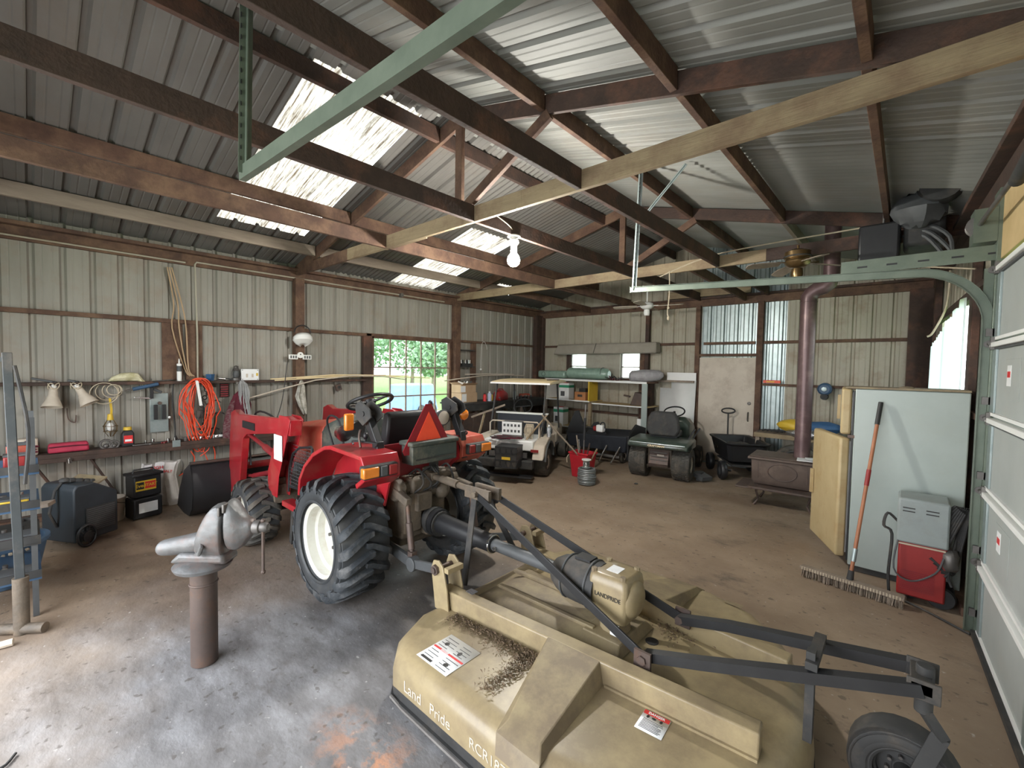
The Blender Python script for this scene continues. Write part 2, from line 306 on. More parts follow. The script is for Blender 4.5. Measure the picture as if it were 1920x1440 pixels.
# floor
def floor_mat():
    m = bpy.data.materials.new('concrete_floor'); m.use_nodes = True; n = m.node_tree.nodes; L = m.node_tree.links; p = n['Principled BSDF']
    g = n.new('ShaderNodeNewGeometry'); pos = g.outputs['Position']
    def noise(sc_, det, ro, st=None, rz=0):
        t = n.new('ShaderNodeTexNoise'); t.inputs['Scale'].default_value = sc_; t.inputs['Detail'].default_value = det; t.inputs['Roughness'].default_value = ro
        if st:
            mp = n.new('ShaderNodeMapping'); mp.inputs['Scale'].default_value = st; mp.inputs['Rotation'].default_value = (0, 0, rz); L.new(pos, mp.inputs[0]); L.new(mp.outputs[0], t.inputs['Vector'])
        else: L.new(pos, t.inputs['Vector'])
        return t.outputs['Fac']
    def ramp(src, stops):
        r = n.new('ShaderNodeValToRGB'); e = r.color_ramp.elements
        while len(e) < len(stops): e.new(.5)
        for x, (q, c) in zip(e, stops): x.position = q; x.color = (*c, 1) if hasattr(c, '__len__') else (c, c, c, 1)
        L.new(src, r.inputs[0]); return r.outputs[0]
    def mix(f, a, b, ty='MIX'):
        x = n.new('ShaderNodeMix'); x.data_type = 'RGBA'; x.blend_type = ty; L.new(f, x.inputs[0]) if not isinstance(f, float) else setattr(x.inputs[0], 'default_value', f)
        for s, i in ((a, 6), (b, 7)):
            if isinstance(s, tuple): x.inputs[i].default_value = (*s, 1)
            else: L.new(s, x.inputs[i])
        return x.outputs[2]
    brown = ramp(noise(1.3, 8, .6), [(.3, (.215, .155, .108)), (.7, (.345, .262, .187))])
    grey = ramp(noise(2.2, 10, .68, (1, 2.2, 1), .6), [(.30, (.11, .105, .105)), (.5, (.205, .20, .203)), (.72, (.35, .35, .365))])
    # grey concrete inside a noise-edged circle, brown farther out
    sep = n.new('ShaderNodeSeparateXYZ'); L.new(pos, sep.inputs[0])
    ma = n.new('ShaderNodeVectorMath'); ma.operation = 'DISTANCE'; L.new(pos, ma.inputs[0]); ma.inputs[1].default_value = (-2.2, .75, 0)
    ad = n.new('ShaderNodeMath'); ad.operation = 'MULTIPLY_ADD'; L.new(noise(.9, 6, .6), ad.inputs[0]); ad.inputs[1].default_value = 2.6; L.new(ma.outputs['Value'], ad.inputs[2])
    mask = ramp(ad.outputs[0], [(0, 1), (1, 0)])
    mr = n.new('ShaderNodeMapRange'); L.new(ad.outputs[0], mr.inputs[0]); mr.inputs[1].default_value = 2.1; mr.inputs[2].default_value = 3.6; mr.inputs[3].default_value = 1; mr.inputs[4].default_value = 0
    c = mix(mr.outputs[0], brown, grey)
    oil = ramp(noise(1.5, 9, .72, (1, 1.6, 1), .3), [(.56, 0.0), (.70, .75)])
    c = mix(oil, c, (.085, .068, .055))
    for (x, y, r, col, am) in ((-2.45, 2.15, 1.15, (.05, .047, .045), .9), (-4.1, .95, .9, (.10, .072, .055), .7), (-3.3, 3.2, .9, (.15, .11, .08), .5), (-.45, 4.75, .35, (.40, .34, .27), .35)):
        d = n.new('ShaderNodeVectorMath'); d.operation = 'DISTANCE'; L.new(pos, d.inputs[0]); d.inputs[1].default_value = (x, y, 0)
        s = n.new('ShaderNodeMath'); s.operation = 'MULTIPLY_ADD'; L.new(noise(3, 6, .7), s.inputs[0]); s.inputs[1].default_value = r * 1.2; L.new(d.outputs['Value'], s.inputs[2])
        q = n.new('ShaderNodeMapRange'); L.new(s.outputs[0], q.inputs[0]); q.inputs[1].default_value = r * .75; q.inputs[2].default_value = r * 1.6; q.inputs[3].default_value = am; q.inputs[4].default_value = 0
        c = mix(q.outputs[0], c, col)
    sp = ramp(noise(28, 3, .5), [(.69, 0.0), (.75, .5)]); c = mix(sp, c, (.62, .60, .57))
    sp2 = ramp(noise(19, 3, .5, (1, 1, 1.7)), [(.30, .6), (.36, 0.0)]); c = mix(sp2, c, (.07, .055, .045))
    # worn smears of orange paint beside the mower
    o1 = n.new('ShaderNodeVectorMath'); o1.operation = 'DISTANCE'; mp = n.new('ShaderNodeMapping'); L.new(pos, mp.inputs[0]); mp.inputs['Rotation'].default_value = (0, 0, .5); mp.inputs['Scale'].default_value = (1, 2.2, 1)
    L.new(mp.outputs[0], o1.inputs[0]); pv = Vector((-1.72, 1.16, 0)); pv.rotate(Euler((0, 0, .5))); pv2 = Vector((pv.x, pv.y, 0))
    mv = Matrix.Rotation(.5, 3, 'Z') @ Vector((-1.66 * 1, .98 * 2.2, 0)); o1.inputs[1].default_value = mv
    q = n.new('ShaderNodeMapRange'); L.new(o1.outputs['Value'], q.inputs[0]); q.inputs[1].default_value = .05; q.inputs[2].default_value = .5; q.inputs[3].default_value = 1; q.inputs[4].default_value = 0
    mm = n.new('ShaderNodeMath'); mm.operation = 'MULTIPLY'; L.new(q.outputs[0], mm.inputs[0]); L.new(ramp(noise(7, 5, .7), [(.48, 0.0), (.6, .8)]), mm.inputs[1])
    c = mix(mm.outputs[0], c, (.55, .26, .14))
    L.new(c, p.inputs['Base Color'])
    L.new(ramp(noise(2.5, 6, .6), [(.3, .42), (.7, .8)]), p.inputs['Roughness'])
    bp = n.new('ShaderNodeBump'); bp.inputs['Strength'].default_value = .35; bp.inputs['Distance'].default_value = .012; L.new(noise(9, 9, .7, (1, 1.8, 1), .6), bp.inputs['Height']); L.new(bp.outputs[0], p.inputs['Normal'])
    return m
b = B(); N1, N2 = 70, 90
fx0, fx1, fy0, fy1 = -7.0, .75, -1.4, 8.75
from mathutils import noise as mn
vs = []
for j in range(N2 + 1):
    for i in range(N1 + 1):
        x = fx0 + (fx1 - fx0) * i / N1; y = fy0 + (fy1 - fy0) * j / N2
        vs.append((x, y, 0.004 * mn.noise(Vector((x * 1.3, y * 1.3, 0))) - .004))
b.add(vs, [(j * (N1 + 1) + i, j * (N1 + 1) + i + 1, (j + 1) * (N1 + 1) + i + 1, (j + 1) * (N1 + 1) + i) for j in range(N2) for i in range(N1)])
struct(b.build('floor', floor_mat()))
# left wall
WY0, WY1, WZ0, WZ1 = 3.99, 5.76, .66, 2.22
wl = struct(B().bb((XL - .03, -1.3, 0), (XL + .08, 8.65, .05)).build('wall_left', 'redwood'))
sheets(-1.3, 8.7, 0, lambda u: 3.26, lambda u, z, d: (XL - d, u, z), 'wall', wl, holes=[(WY0, WY1, WZ0, WZ1)], start=-1.3)
wood = lambda m, *a, **k: B().bb(*a).build(k.get('name', 'stud'), m, k.get('parent'), bevel=.004)
wood('redwood', (XL, -1.3, 2.96), (XL + .05, 8.65, 3.10), name='top_plate', parent=wl)
wood('redwood', (XL, -1.3, 3.10), (XL + .14, 8.65, 3.14), name='eave_board', parent=wl)
wood('redwood', (XL, -1.3, 2.215), (XL + .045, 3.99, 2.265), name='girt', parent=wl)
wood('redwood', (XL, 3.9, 2.222), (XL + .045, 8.65, 2.27), name='girt', parent=wl)
wood('darkwood', (XL, -1.3, .0), (XL + .05, 8.65, .07), name='bottom_rail', parent=wl)
for y0, y1, mt in ((-.55, -.43, 'redwood'), (2.70, 2.83, 'redwood'), (5.80, 5.94, 'redwood'), (8.40, 8.66, 'darkwood')):
    wood(mt, (XL, y0, 0), (XL + .13, y1, 3.0), name='post', parent=wl)
wood('darkwood', (XL, 3.83, .0), (XL + .07, 3.99, 2.22), name='post', parent=wl)
wood('redwood', (XL, 1.14, 1.50), (XL + .03, 1.35, 2.22), name='backing_board', parent=wl)
wood('redwood', (XL, 1.38, 1.50), (XL + .03, 1.56, 2.22), name='backing_board', parent=wl)
wood('redwood', (XL, 6.32, .0), (XL + .06, 6.44, 2.22), name='post', parent=wl)
wood('darkwood', (XL, -1.3, 1.455), (XL + .14, 3.86, 1.49), name='ledge_board', parent=wl)
wood('darkwood', (XL, -1.3, .69), (XL + .24, 3.5, .735), name='ledge_board', parent=wl)
wood('darkwood', (XL + .2, -1.3, .64), (XL + .24, 3.5, .69), name='ledge_rail', parent=wl)
for y in (.02, .45): B().beam((XL + .01, y + .25, .15), (XL + .2, y, .68), .035, .02, (0, 1, 0)).build('bracket', 'darkwood', wl)
# left window
wn = struct(B().bb((XL - .02, WY0, WZ0), (XL + .05, WY0 + .045, WZ1)).build('window_1', 'redwood'))
for a, c in (((XL - .02, WY1 - .05, WZ0), (XL + .06, WY1, WZ1)), ((XL - .02, WY0, WZ1 - .03), (XL + .05, WY1, WZ1)), ((XL - .02, WY0, WZ0), (XL + .1, WY1, WZ0 + .05))):
    B().bb(a, c).build('frame', 'redwood', wn, bevel=.003)
mg = bpy.data.materials.new('window_glass'); mg.use_nodes = True; n_ = mg.node_tree.nodes; n_.clear(); o_ = n_.new('ShaderNodeOutputMaterial'); a_ = n_.new('ShaderNodeBsdfTransparent'); g_ = n_.new('ShaderNodeBsdfGlossy'); x_ = n_.new('ShaderNodeMixShader')
g_.inputs['Roughness'].default_value = .03; x_.inputs[0].default_value = .07; a_.inputs[0].default_value = (.93, .97, .96, 1)
for s_, d_ in ((a_.outputs[0], x_.inputs[1]), (g_.outputs[0], x_.inputs[2]), (x_.outputs[0], o_.inputs[0])): mg.node_tree.links.new(s_, d_)
gy = [WY0 + .045 + (WY1 - WY0 - .095) * i / 5 for i in range(6)]; gz = [WZ0 + .05, 1.165, 1.69, WZ1 - .03]
for y in gy[1:-1]: B().box((XL + .02, y, (WZ0 + WZ1) / 2), (.028, .022, WZ1 - WZ0 - .06)).build('muntin', 'greywood', wn)
for z in gz[1:-1]: B().box((XL + .02, (WY0 + WY1) / 2, z), (.03, WY1 - WY0 - .08, .024)).build('muntin', 'greywood', wn)
for i in range(5):
    for j in range(3): B().box((XL + .012, (gy[i] + gy[i + 1]) / 2, (gz[j] + gz[j + 1]) / 2), (.004, gy[i + 1] - gy[i], gz[j + 1] - gz[j])).build('pane', mg, wn)
# back wall
wb = struct(B().bb((XL, YB - .05, 0), (-2.98, YB, .05)).build('wall_back', 'redwood'))
DX0, DX1, DZ = -2.95, -1.99, 1.975
def backmat(x): return 'galv' if -2.93 < x < -1.55 else 'wallback'
sheets(XL, .25, 0, lambda u: roofz(u) + .05, lambda u, z, d: (u, YB + d, z), backmat, wb, holes=[(DX0, DX1, 0, DZ), (-5.9, -5.46, 1.52, 2.10), (-4.6, -4.17, 1.52, 2.10), (-1.95, -1.55, 0, 0)], start=XL)
wood('redwood', (XL, YB - .06, 2.94), (.24, YB - .01, 3.07), name='top_plate', parent=wb)
wood('darkwood', (XL, YB - .10, 3.07), (.24, YB - .01, 3.11), name='plate_cap', parent=wb)
wood('tan', (-3.6, YB - .13, 3.12), (-2.1, YB - .07, 3.26), name='gable_block', parent=wb)
for a, c in ((XL, -3.02), (-2.9, -2.02), (-1.93, .2)): wood('redwood', (a, YB - .045, 2.215), (c, YB, 2.265), name='girt', parent=wb)
for a, c in ((XL, -3.02), (-1.93, .2)):
    wood('redwood', (a, YB - .06, 1.485), (c, YB, 1.525), name='girt', parent=wb)
wood('redwood', (XL, YB - .05, .73), (-3.02, YB, .78), name='girt', parent=wb)
for x0, x1, m_ in ((-6.86, -6.72, 'darkwood'), (-3.04, -2.955, 'redwood'), (-1.985, -1.89, 'redwood'), (-.02, .24, 'darkwood'), (-4.05, -3.97, 'darkwood')):
    wood(m_, (x0, YB - .10, 0), (x1, YB - .005, 2.96), name='post', parent=wb)
wood('redwood', (-2.96, YB - .09, DZ + .02), (-1.98, YB - .01, DZ + .07), name='lintel', parent=wb)
wood('darkwood', (-6.02, YB - .08, 1.5), (-5.92, YB, 2.2), name='stud', parent=wb); wood('redwood', (-4.16, YB - .08, 0.4), (-4.06, YB, 2.2), name='stud', parent=wb)
# back door
dr = struct(B().bb((DX0 - .004, YB - .07, .02), (DX1 + .004, YB - .025, DZ)).build('door_1', 'offwhite', bevel=.004))
B().lathe([(.0, -.025), (.028, -.02), (.03, -.008), (.012, 0), (.012, .01)], (DX1 - .08, YB - .075, 1.16), 'y', 14).build('lock', 'iron', dr)
B().tube([(DX1 - .09, YB - .075, 1.0), (DX1 - .09, YB - .11, .98), (DX1 - .09, YB - .11, .86), (DX1 - .09, YB - .075, .84)], .010, 8).build('handle', 'iron', dr)
B().bb((DX0, YB - .12, 0), (DX1, YB - .02, .02)).build('threshold', 'galv', dr)
# back windows, with frosted panes
mf = mat('frosted_pane', (.80, .86, .92), (.66, .74, .82), 3, .4)
mfr = bpy.data.materials.new('plastic_film'); mfr.use_nodes = True; n_ = mfr.node_tree.nodes; n_.clear(); o_ = n_.new('ShaderNodeOutputMaterial'); a_ = n_.new('ShaderNodeBsdfTransparent'); g_ = n_.new('ShaderNodeBsdfTranslucent'); x_ = n_.new('ShaderNodeMixShader')
x_.inputs[0].default_value = .55; g_.inputs[0].default_value = (.9, .93, 1, 1)
for s_, d_ in ((a_.outputs[0], x_.inputs[1]), (g_.outputs[0], x_.inputs[2]), (x_.outputs[0], o_.inputs[0])): mfr.node_tree.links.new(s_, d_)
for k, (a, c) in enumerate(((-5.9, -5.46), (-4.6, -4.17))):
    wn = struct(B().bb((a, YB - .04, 1.52), (a + .025, YB + .01, 2.10)).build('window_%d' % (k + 2), 'white'))
    for p_, q_ in (((c - .025, YB - .04, 1.52), (c, YB + .01, 2.1)), ((a, YB - .04, 2.07), (c, YB + .01, 2.1)), ((a, YB - .04, 1.52), (c, YB + .01, 1.55)), ((a, YB - .04, 1.76), (c, YB + .01, 1.785))):
        B().bb(p_, q_).build('frame', 'white', wn)
    for z0, z1 in ((1.55, 1.77), (1.78, 2.07)): B().bb((a + .02, YB - .01, z0), (c - .02, YB - .006, z1)).build('pane', mfr, wn)
# garage wall (right), leaning a little out of square
wr = struct(B().beam((XRW(8.6), 8.6, .03), (XRW(4.5), 4.5, .03), .1, .06).build('wall_right', 'redwood'))
RW0, RW1, RZ0, RZ1 = 5.35, 8.0, 1.45, 2.42
sheets(-1.3, 8.68, 0, lambda u: roofz(XRW(u) + .06) + .05, lambda u, z, d: (XRW(u) + .06 + d, u, z), 'wallback', wr, holes=[(.66, 4.22, 0, 2.47), (RW0, RW1, RZ0, RZ1)], start=-1.3)
def rbeam(y0, y1, z0, z1, m, name, x0=0., x1=.05):
    y0, y1 = min(y0, y1), max(y0, y1)
    vs = [(XRW(y) + x, y, z) for y in (y0, y1) for x in (x0, x1) for z in (z0, z1)]
    return B().add(vs, [(0, 1, 3, 2), (4, 6, 7, 5), (0, 4, 5, 1), (2, 3, 7, 6), (0, 2, 6, 4), (1, 5, 7, 3)]).build(name, m, wr, bevel=.004)
rbeam(-1.3, 8.6, 2.96, 3.1, 'darkwood', 'top_plate'); rbeam(-1.3, 8.6, 3.1, 3.14, 'darkwood', 'eave_board', -.08)
rbeam(4.45, 8.6, 2.42, 2.47, 'darkwood', 'girt'); rbeam(4.5, 8.6, 1.40, 1.45, 'redwood', 'girt')
rbeam(5.22, 5.35, 0, 2.96, 'darkwood', 'post', .0); rbeam(8.0, 8.12, 0, 2.96, 'darkwood', 'post', -.02); rbeam(4.24, 4.42, 0, 2.96, 'green', 'door_jamb', -.02, .06); rbeam(.46, .64, 0, 2.96, 'green', 'door_jamb', -.02, .06)
rbeam(.3, 4.5, 2.50, 2.96, 'ply', 'header_board', .0, .05)
rbeam(6.6, 6.66, 1.45, 2.42, 'redwood', 'mullion', 0, .05)
w4 = struct(rbeam(RW0, RW1, RZ1 - .03, RZ1, 'darkwood', 'window_4')); w4.parent = None
for s_ in ((RW0, RW0 + .05, RZ0, RZ1), (RW1 - .05, RW1, RZ0, RZ1), (RW0, RW1, RZ0, RZ0 + .03)):
    q_ = rbeam(*s_, 'darkwood', 'frame'); q_.parent = w4
for y0, y1 in ((RW0 + .05, 6.6), (6.66, RW1 - .05)): q_ = rbeam(y0, y1, RZ0 + .03, RZ1 - .03, 'white', 'pane', .03, .034); q_.data.materials[0] = mg; q_.modifiers.clear(); q_.parent = w4
# front wall behind the photographer, with the wide open bay
wf = struct(B().bb((XL, -1.36, 3.0), (.7, -1.30, 3.12)).build('wall_front', 'redwood'))
sheets(XL, .66, 0, lambda u: roofz(u) - .02, lambda u, z, d: (u, -1.36 - d, z), 'wall', wf, holes=[(-5.2, -.05, 0, 2.65)], start=XL)
# ------------------------------------------------------------------ roof
mk = bpy.data.materials.new('fibreglass_skylight'); mk.use_nodes = True; n_ = mk.node_tree.nodes; L_ = mk.node_tree.links; n_.clear(); o_ = n_.new('ShaderNodeOutputMaterial'); tl = n_.new('ShaderNodeBsdfTranslucent'); tr = n_.new('ShaderNodeBsdfTransparent'); x_ = n_.new('ShaderNodeMixShader')
x_.inputs[0].default_value = .25; gg = n_.new('ShaderNodeNewGeometry'); nn = n_.new('ShaderNodeTexNoise'); nn.inputs['Scale'].default_value = 5; nn.inputs['Detail'].default_value = 9; nn.inputs['Roughness'].default_value = .75
mp = n_.new('ShaderNodeMapping'); mp.inputs['Scale'].default_value = (.45, 9, 1); L_.new(gg.outputs['Position'], mp.inputs[0]); L_.new(mp.outputs[0], nn.inputs['Vector'])
rr = n_.new('ShaderNodeValToRGB'); e = rr.color_ramp.elements; e[0].position = .38; e[0].color = (.05, .035, .02, 1); e[1].position = .58; e[1].color = (.38, .36, .30, 1); L_.new(nn.outputs['Fac'], rr.inputs[0])
L_.new(rr.outputs[0], tl.inputs[0]); L_.new(rr.outputs[0], tr.inputs[0]); L_.new(tl.outputs[0], x_.inputs[1]); L_.new(tr.outputs[0], x_.inputs[2]); L_.new(x_.outputs[0], o_.inputs[0])
ce = struct(B().prism([(XM - .2, roofz(XM) - .03), (XM, roofz(XM) + .03), (XM + .2, roofz(XM) - .03), (XM, roofz(XM) + .05)], -1.5, 8.9, 'xz').build('ceiling', 'roof'))
def slope(side):
    def put(u, x, d): return (x, u, roofz(x) + .01 + d)
    return put
SK = [(1.52, 2.51, -6.02, -3.45), (4.38, 5.32, -7.0, -4.78), (6.42, 7.10, -6.55, -6.15)]
cuts = sorted({-1.5, -.57, .38, 1.52, 2.51, 3.44, 4.38, 5.32, 6.42, 7.10, 8.0, 8.9})
for a, c in zip(cuts, cuts[1:]):
    pt = PITCH if a < 3.3 else .082
    segs = [(-7.15, XM)]
    for s_ in SK:
        if abs(s_[0] - a) < .02: segs = [(-7.15, s_[2]), (s_[3], XM)]; sheet(a, c, lambda u, d: slope(0)(u, s_[2] - .05, d + .004), lambda u, d: slope(0)(u, s_[3] + .05, d + .004), mk, ce, 'skylight_sheet', pitch=pt)
    for x0, x1 in segs: sheet(a, c, lambda u, d: slope(0)(u, x0, d), lambda u, d: slope(0)(u, x1, d), 'roofshade', ce, 'roof_sheet', pitch=pt)
cuts = [-1.5 + .944 * i for i in range(12)]
for i, (a, c) in enumerate(zip(cuts, cuts[1:])):
    pt = PITCH if a < 3.9 else .082
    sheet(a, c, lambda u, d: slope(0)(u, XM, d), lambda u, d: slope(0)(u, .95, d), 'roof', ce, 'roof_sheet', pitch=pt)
def pur(x, m, y0=-1.4, y1=8.7, h=.14, w_=.045, tilt=True):
    z = roofz(x) - h / 2
    return B().box((x, (y0 + y1) / 2, z), (w_, y1 - y0, h)).build('purlin', m, ce, bevel=.003)
TY = (-.45, 2.76, 5.92)
for x, m_ in ((-6.2, 'greywood'), (-5.22, 'redwood'), (-4.2, 'darkwood'), (-3.49, 'darkwood'), (-3.0, 'darkwood'), (-2.2, 'redwood'), (-1.14, 'redwood'), (-.2, 'redwood')):
    for y0, y1 in ((-1.4, TY[0] - .04), (TY[0] + .04, TY[1] - .03), (TY[1] + .03, TY[2] - .03), (TY[2] + .03, 8.62)):
        if x == -4.2: continue
        pur(x + rnd.uniform(-.01, .01), 'greywood' if (x == -1.14 and y0 > 2.9) or (x == -.2 and y0 > 2.9) else m_, y0, y1)
for k, ty in enumerate(TY):
    z0 = 3.05; ch = .14
    for a, c, mm in ((XL, -5.3, 'redwood' if k == 1 else 'tan'), (-5.3, -3.9, 'tan'), (-3.9, -2.4, 'tan'), (-2.4, XRW(ty) + .03, 'tan' if k == 1 else 'tan')):
        if k == 2 and a == -2.4:
            B().bb((a, ty - .02, z0), (-1.3, ty + .02, z0 + ch)).build('bottom_chord', 'tan', ce, bevel=.003); B().bb((-1.3, ty - .02, z0), (c, ty + .02, z0 + ch)).build('bottom_chord', 'darkwood', ce, bevel=.003)
        else: B().bb((a, ty - .02, z0), (c + .001, ty + .02, z0 + ch)).build('bottom_chord', mm, ce, bevel=.003)
    B().bb((-4.5, ty + .02, z0 + .005), (-3.75, ty + .055, z0 + ch - .005)).build('splice_board', 'tan', ce, bevel=.003)
    for sgn in (-1, 1):
        xe = XM + sgn * 3.66
        B().beam((xe, ty, roofz(xe) - .08), (XM, ty, roofz(XM) - .08), .034, .14, (0, 0, 1)).build('rafter', 'redwood' if sgn < 0 else 'darkwood', ce, bevel=.003)
    B().bb((XM - .045, ty - .02, z0 + ch), (XM + .045, ty + .02, roofz(XM) - .14)).build('king_post', 'redwood', ce, bevel=.003)
    for sgn in (-1, 1): B().beam((XM + sgn * .1, ty, z0 + ch + .03), (XM + sgn * 1.05, ty, roofz(XM + 1.05) - .15), .04, .09).build('web_brace', 'redwood', ce, bevel=.003)
for x, m_ in ((-4.42, 'redwood'), (-2.98, 'darkwood'), (-1.84, 'darkwood')):
    for y0, y1 in ((-1.3, TY[0] - .02), (TY[0] + .02, TY[1] - .02), (TY[1] + .02, TY[2] - .02), (TY[2] + .02, 8.6)):
        if y0 > 6: continue
        B().bb((x - .02, y0, 3.05), (x + .02, y1, 3.195)).build('ceiling_joist', m_, ce, bevel=.003)
        B().bb((x - .022, y1 - .3, 3.056), (x - .02, y1 - .12, 3.19)).build('nail_plate', 'galv', ce)
for x in (-5.4, -4.3, -2.2): B().beam((x, TY[2] + .04, 3.12), (x - .0, 8.6, 3.05), .04, .13).build('tie_board', 'redwood', ce, bevel=.003)
# ================================================================== big machines
OFF = [Vector((0, 0, 0))]
def at0(loc): OFF[0] = Vector(loc); return loc
_build = B.build
def wbuild(b, name, m, parent, **k):  # world coordinates -> coordinates of the thing at OFF
    b.v = [tuple(Vector(v) - OFF[0]) for v in b.v]; return b.build(name, m, parent, **k)
def wtext(s, size, m, parent, loc, rot, **k): return text(s, size, m, parent, Vector(loc) - OFF[0], rot, **k)
def tyre(parent, c, R, W, rr, nl=18, lh=.035, dl=.30, lw=.05, mt='rubber', dish=-1, rimm='rim', lugs=True, small=False, ms='sidewall', bolts=8):
    """tyre on a wheel: axle along y through c; dish = side (-1/+1) the open face of the rim looks to"""
    c = Vector(c) - OFF[0]; h = W / 2; Rc = R - lh
    prof = [(rr, -h * .80), (rr + (Rc - rr) * .25, -h * .98), (rr + (Rc - rr) * .6, -h * 1.02), (Rc * .955, -h * .93), (Rc * .99, -h * .74), (Rc, -h * .35), (Rc, h * .35), (Rc * .99, h * .74), (Rc * .955, h * .93), (rr + (Rc - rr) * .6, h * 1.02), (rr + (Rc - rr) * .25, h * .98), (rr, h * .80)]
    b = B().lathe(prof, c, 'y', 48 if not small else 28, closed=True)
    b.lathe([(rr + .012, -h * .97), (rr + .022, -h * 1.015), (rr + .034, -h * .985), (rr + .02, -h * .9)], c, 'y', 48, closed=True); b.lathe([(Rc * .90, -h * 1.0), (Rc * .915, -h * 1.03), (Rc * .93, -h * .98), (Rc * .915, -h * .9)], c, 'y', 48, closed=True)
    t = b.build('tyre', ms, parent)
    if lugs:
        b = B()
        def rad(y):
            a = abs(y) / h
            return Rc if a < .4 else Rc * (1 - .012 * ((a - .4) / .4)) if a < .8 else Rc * (.988 - .045 * (a - .8) / .2)
        for side in (-1, 1):
            for k in range(nl):
                t0 = 2 * PI * (k + (.5 if side > 0 else 0)) / nl; rings = []
                for s_ in (0, .10, .3, .55, .8, 1.0):
                    y = side * (h * 1.03 * (1 - s_) - .03 * s_); th = t0 + dl * (s_ ** .85 if s_ < .8 else .8 ** .85 + (s_ - .8) * .35); wd = lw * (1.0 + .45 * (1 - s_)) / R / 2
                    rb = rad(y) * (.985 if s_ > .05 else .93); rt_ = rad(y) + lh * (.92 if s_ > .05 else .35); q = []
                    for tt, r_ in ((th - wd * 1.25, rb), (th - wd * .8, rt_), (th + wd * .8, rt_), (th + wd * 1.25, rb)): q.append(c + Vector((r_ * math.cos(tt), y, r_ * math.sin(tt))))
                    rings.append(q)
                b.loft(rings)
        b.build('tread', mt, parent, ang=50)
    d = dish
    ri = rr * .93
    P = [(rr + .014, d * h * .83), (rr + .002, d * h * .86), (ri, d * h * .78), (ri * .99, d * h * .45), (ri * .90, d * h * .38), (ri * .89, d * h * .10), (ri * .80, d * h * .02), (ri * .74, d * h * .02), (ri * .70, d * h * .05), (ri * .40, d * h * .05), (ri * .36, d * h * .12), (0.0, d * h * .12), (0, -d * h * .1), (ri * .8, -d * h * .1), (ri * .95, -d * h * .7), (rr + .01, -d * h * .82)]
    r = B().lathe(P, c, 'y', 40, closed=True).build('rim', rimm, parent)
    if bolts:
        for k in range(bolts):
            t_ = 2 * PI * k / bolts + .2; q = c + Vector((ri * .55 * math.cos(t_), d * h * .05, ri * .55 * math.sin(t_)))
            B().cyl(q, q + Vector((0, d * .018, 0)), .013 if not small else .007, n=6).build('wheel_nut', 'iron', parent)
    return t
TO = at0((-3.13, 2.12, 0))
tr = thing('tractor', 'red compact tractor with front loader and muddy black rear tyres on white rims', 'tractor', TO)
XO, YO = TO[0], TO[1]
def T(x, y, z): return (XO + x, YO + y, z)
for s in (-1, 1):
    wh = B().cyl(T(0, s * .2, .455), T(0, s * .42, .455), .07).cyl(T(0, s * .36, .455), T(0, s * .42, .455), .11)
    w_ = wbuild(wh, 'rear_wheel', 'grease', tr)
    tyre(w_, T(0, s * .55, .455), .455, .38, .265, 20, .046, .30, .043, dish=s)
    wh = B().cyl(T(-1.5, s * .25, .315), T(-1.5, s * .6, .315), .05)
    w_ = wbuild(wh, 'front_wheel', 'dblack', tr)
    tyre(w_, T(-1.5, s * .655, .315), .315, .27, .155, 17, .026, .34, .038, dish=s, mt='rubber2')
# body: transmission, rear axle, hitch housing, engine
b = B().cyl(T(0, -.42, .455), T(0, .42, .455), .10).box(T(-.05, 0, .52), (.55, .34, .42)).box(T(-.9, 0, .5), (1.3, .26, .30)).box(T(.22, -.02, .58), (.22, .42, .34)).box(T(.28, -.02, .80), (.2, .3, .16))
for y in (-.3, .3): b.cyl(T(0, y - .06, .455), T(0, y + .06, .455), .15)
wbuild(b, 'transmission', 'grease', tr, bevel=.02)
b = B().cyl(T(.30, -.27, .80), T(.30, .27, .80), .05).cyl(T(.30, -.29, .80), T(.30, -.22, .80), .085).cyl(T(.30, .22, .80), T(.30, .29, .80), .085).sph(T(.36, .12, .74), .07).box(T(.34, -.08, .70), (.16, .14, .14)).box(T(.33, .10, .88), (.14, .2, .06)).cyl(T(.2, -.12, .93), T(.42, .22, .90), .02)
b.box(T(.33, -.16, .62), (.10, .16, .30)).box(T(.36, .1, .46), (.08, .3, .08))
wbuild(b, 'rockshaft', 'grease', tr, bevel=.012)
for s in (-1, 1):
    wbuild(B().beam(T(.28, s * .27, .80), T(.52, s * .30, .76), .05, .06), 'lift_arm', 'grease', tr, bevel=.008)
    wbuild(B().cyl(T(.50, s * .30, .76), T(.58, s * .31, .38), .016).cyl(T(.53, s * .305, .62), T(.57, s * .31, .44), .024).box(T(.58, s * .31, .38), (.05, .05, .1)), 'lift_link', 'rust', tr, bevel=.004)
    wbuild(B().beam(T(.15, s * .25, .34), T(.62, s * .33, .36), .03, .075).beam(T(.62, s * .33, .36), T(1.0, s * .39, .46), .025, .06).cyl(T(.62, s * .30, .36), T(.62, s * .36, .36), .05), 'lower_link', 'dgrey', tr, bevel=.004)
b = B().cyl(T(.40, .0, .88), T(.80, .01, .86), .022).cyl(T(.52, .0, .88), T(.70, .0, .87), .030).box(T(.40, 0, .88), (.06, .06, .06))
wbuild(b, 'top_link', 'grease', tr, bevel=.004)
wbuild(B().cyl(T(.36, 0, .54), T(.52, 0, .53), .085, .095, 18).cyl(T(.42, 0, .535), T(.46, 0, .535), .11, n=18), 'driveline_guard', 'dblack', tr)
b = B(); 
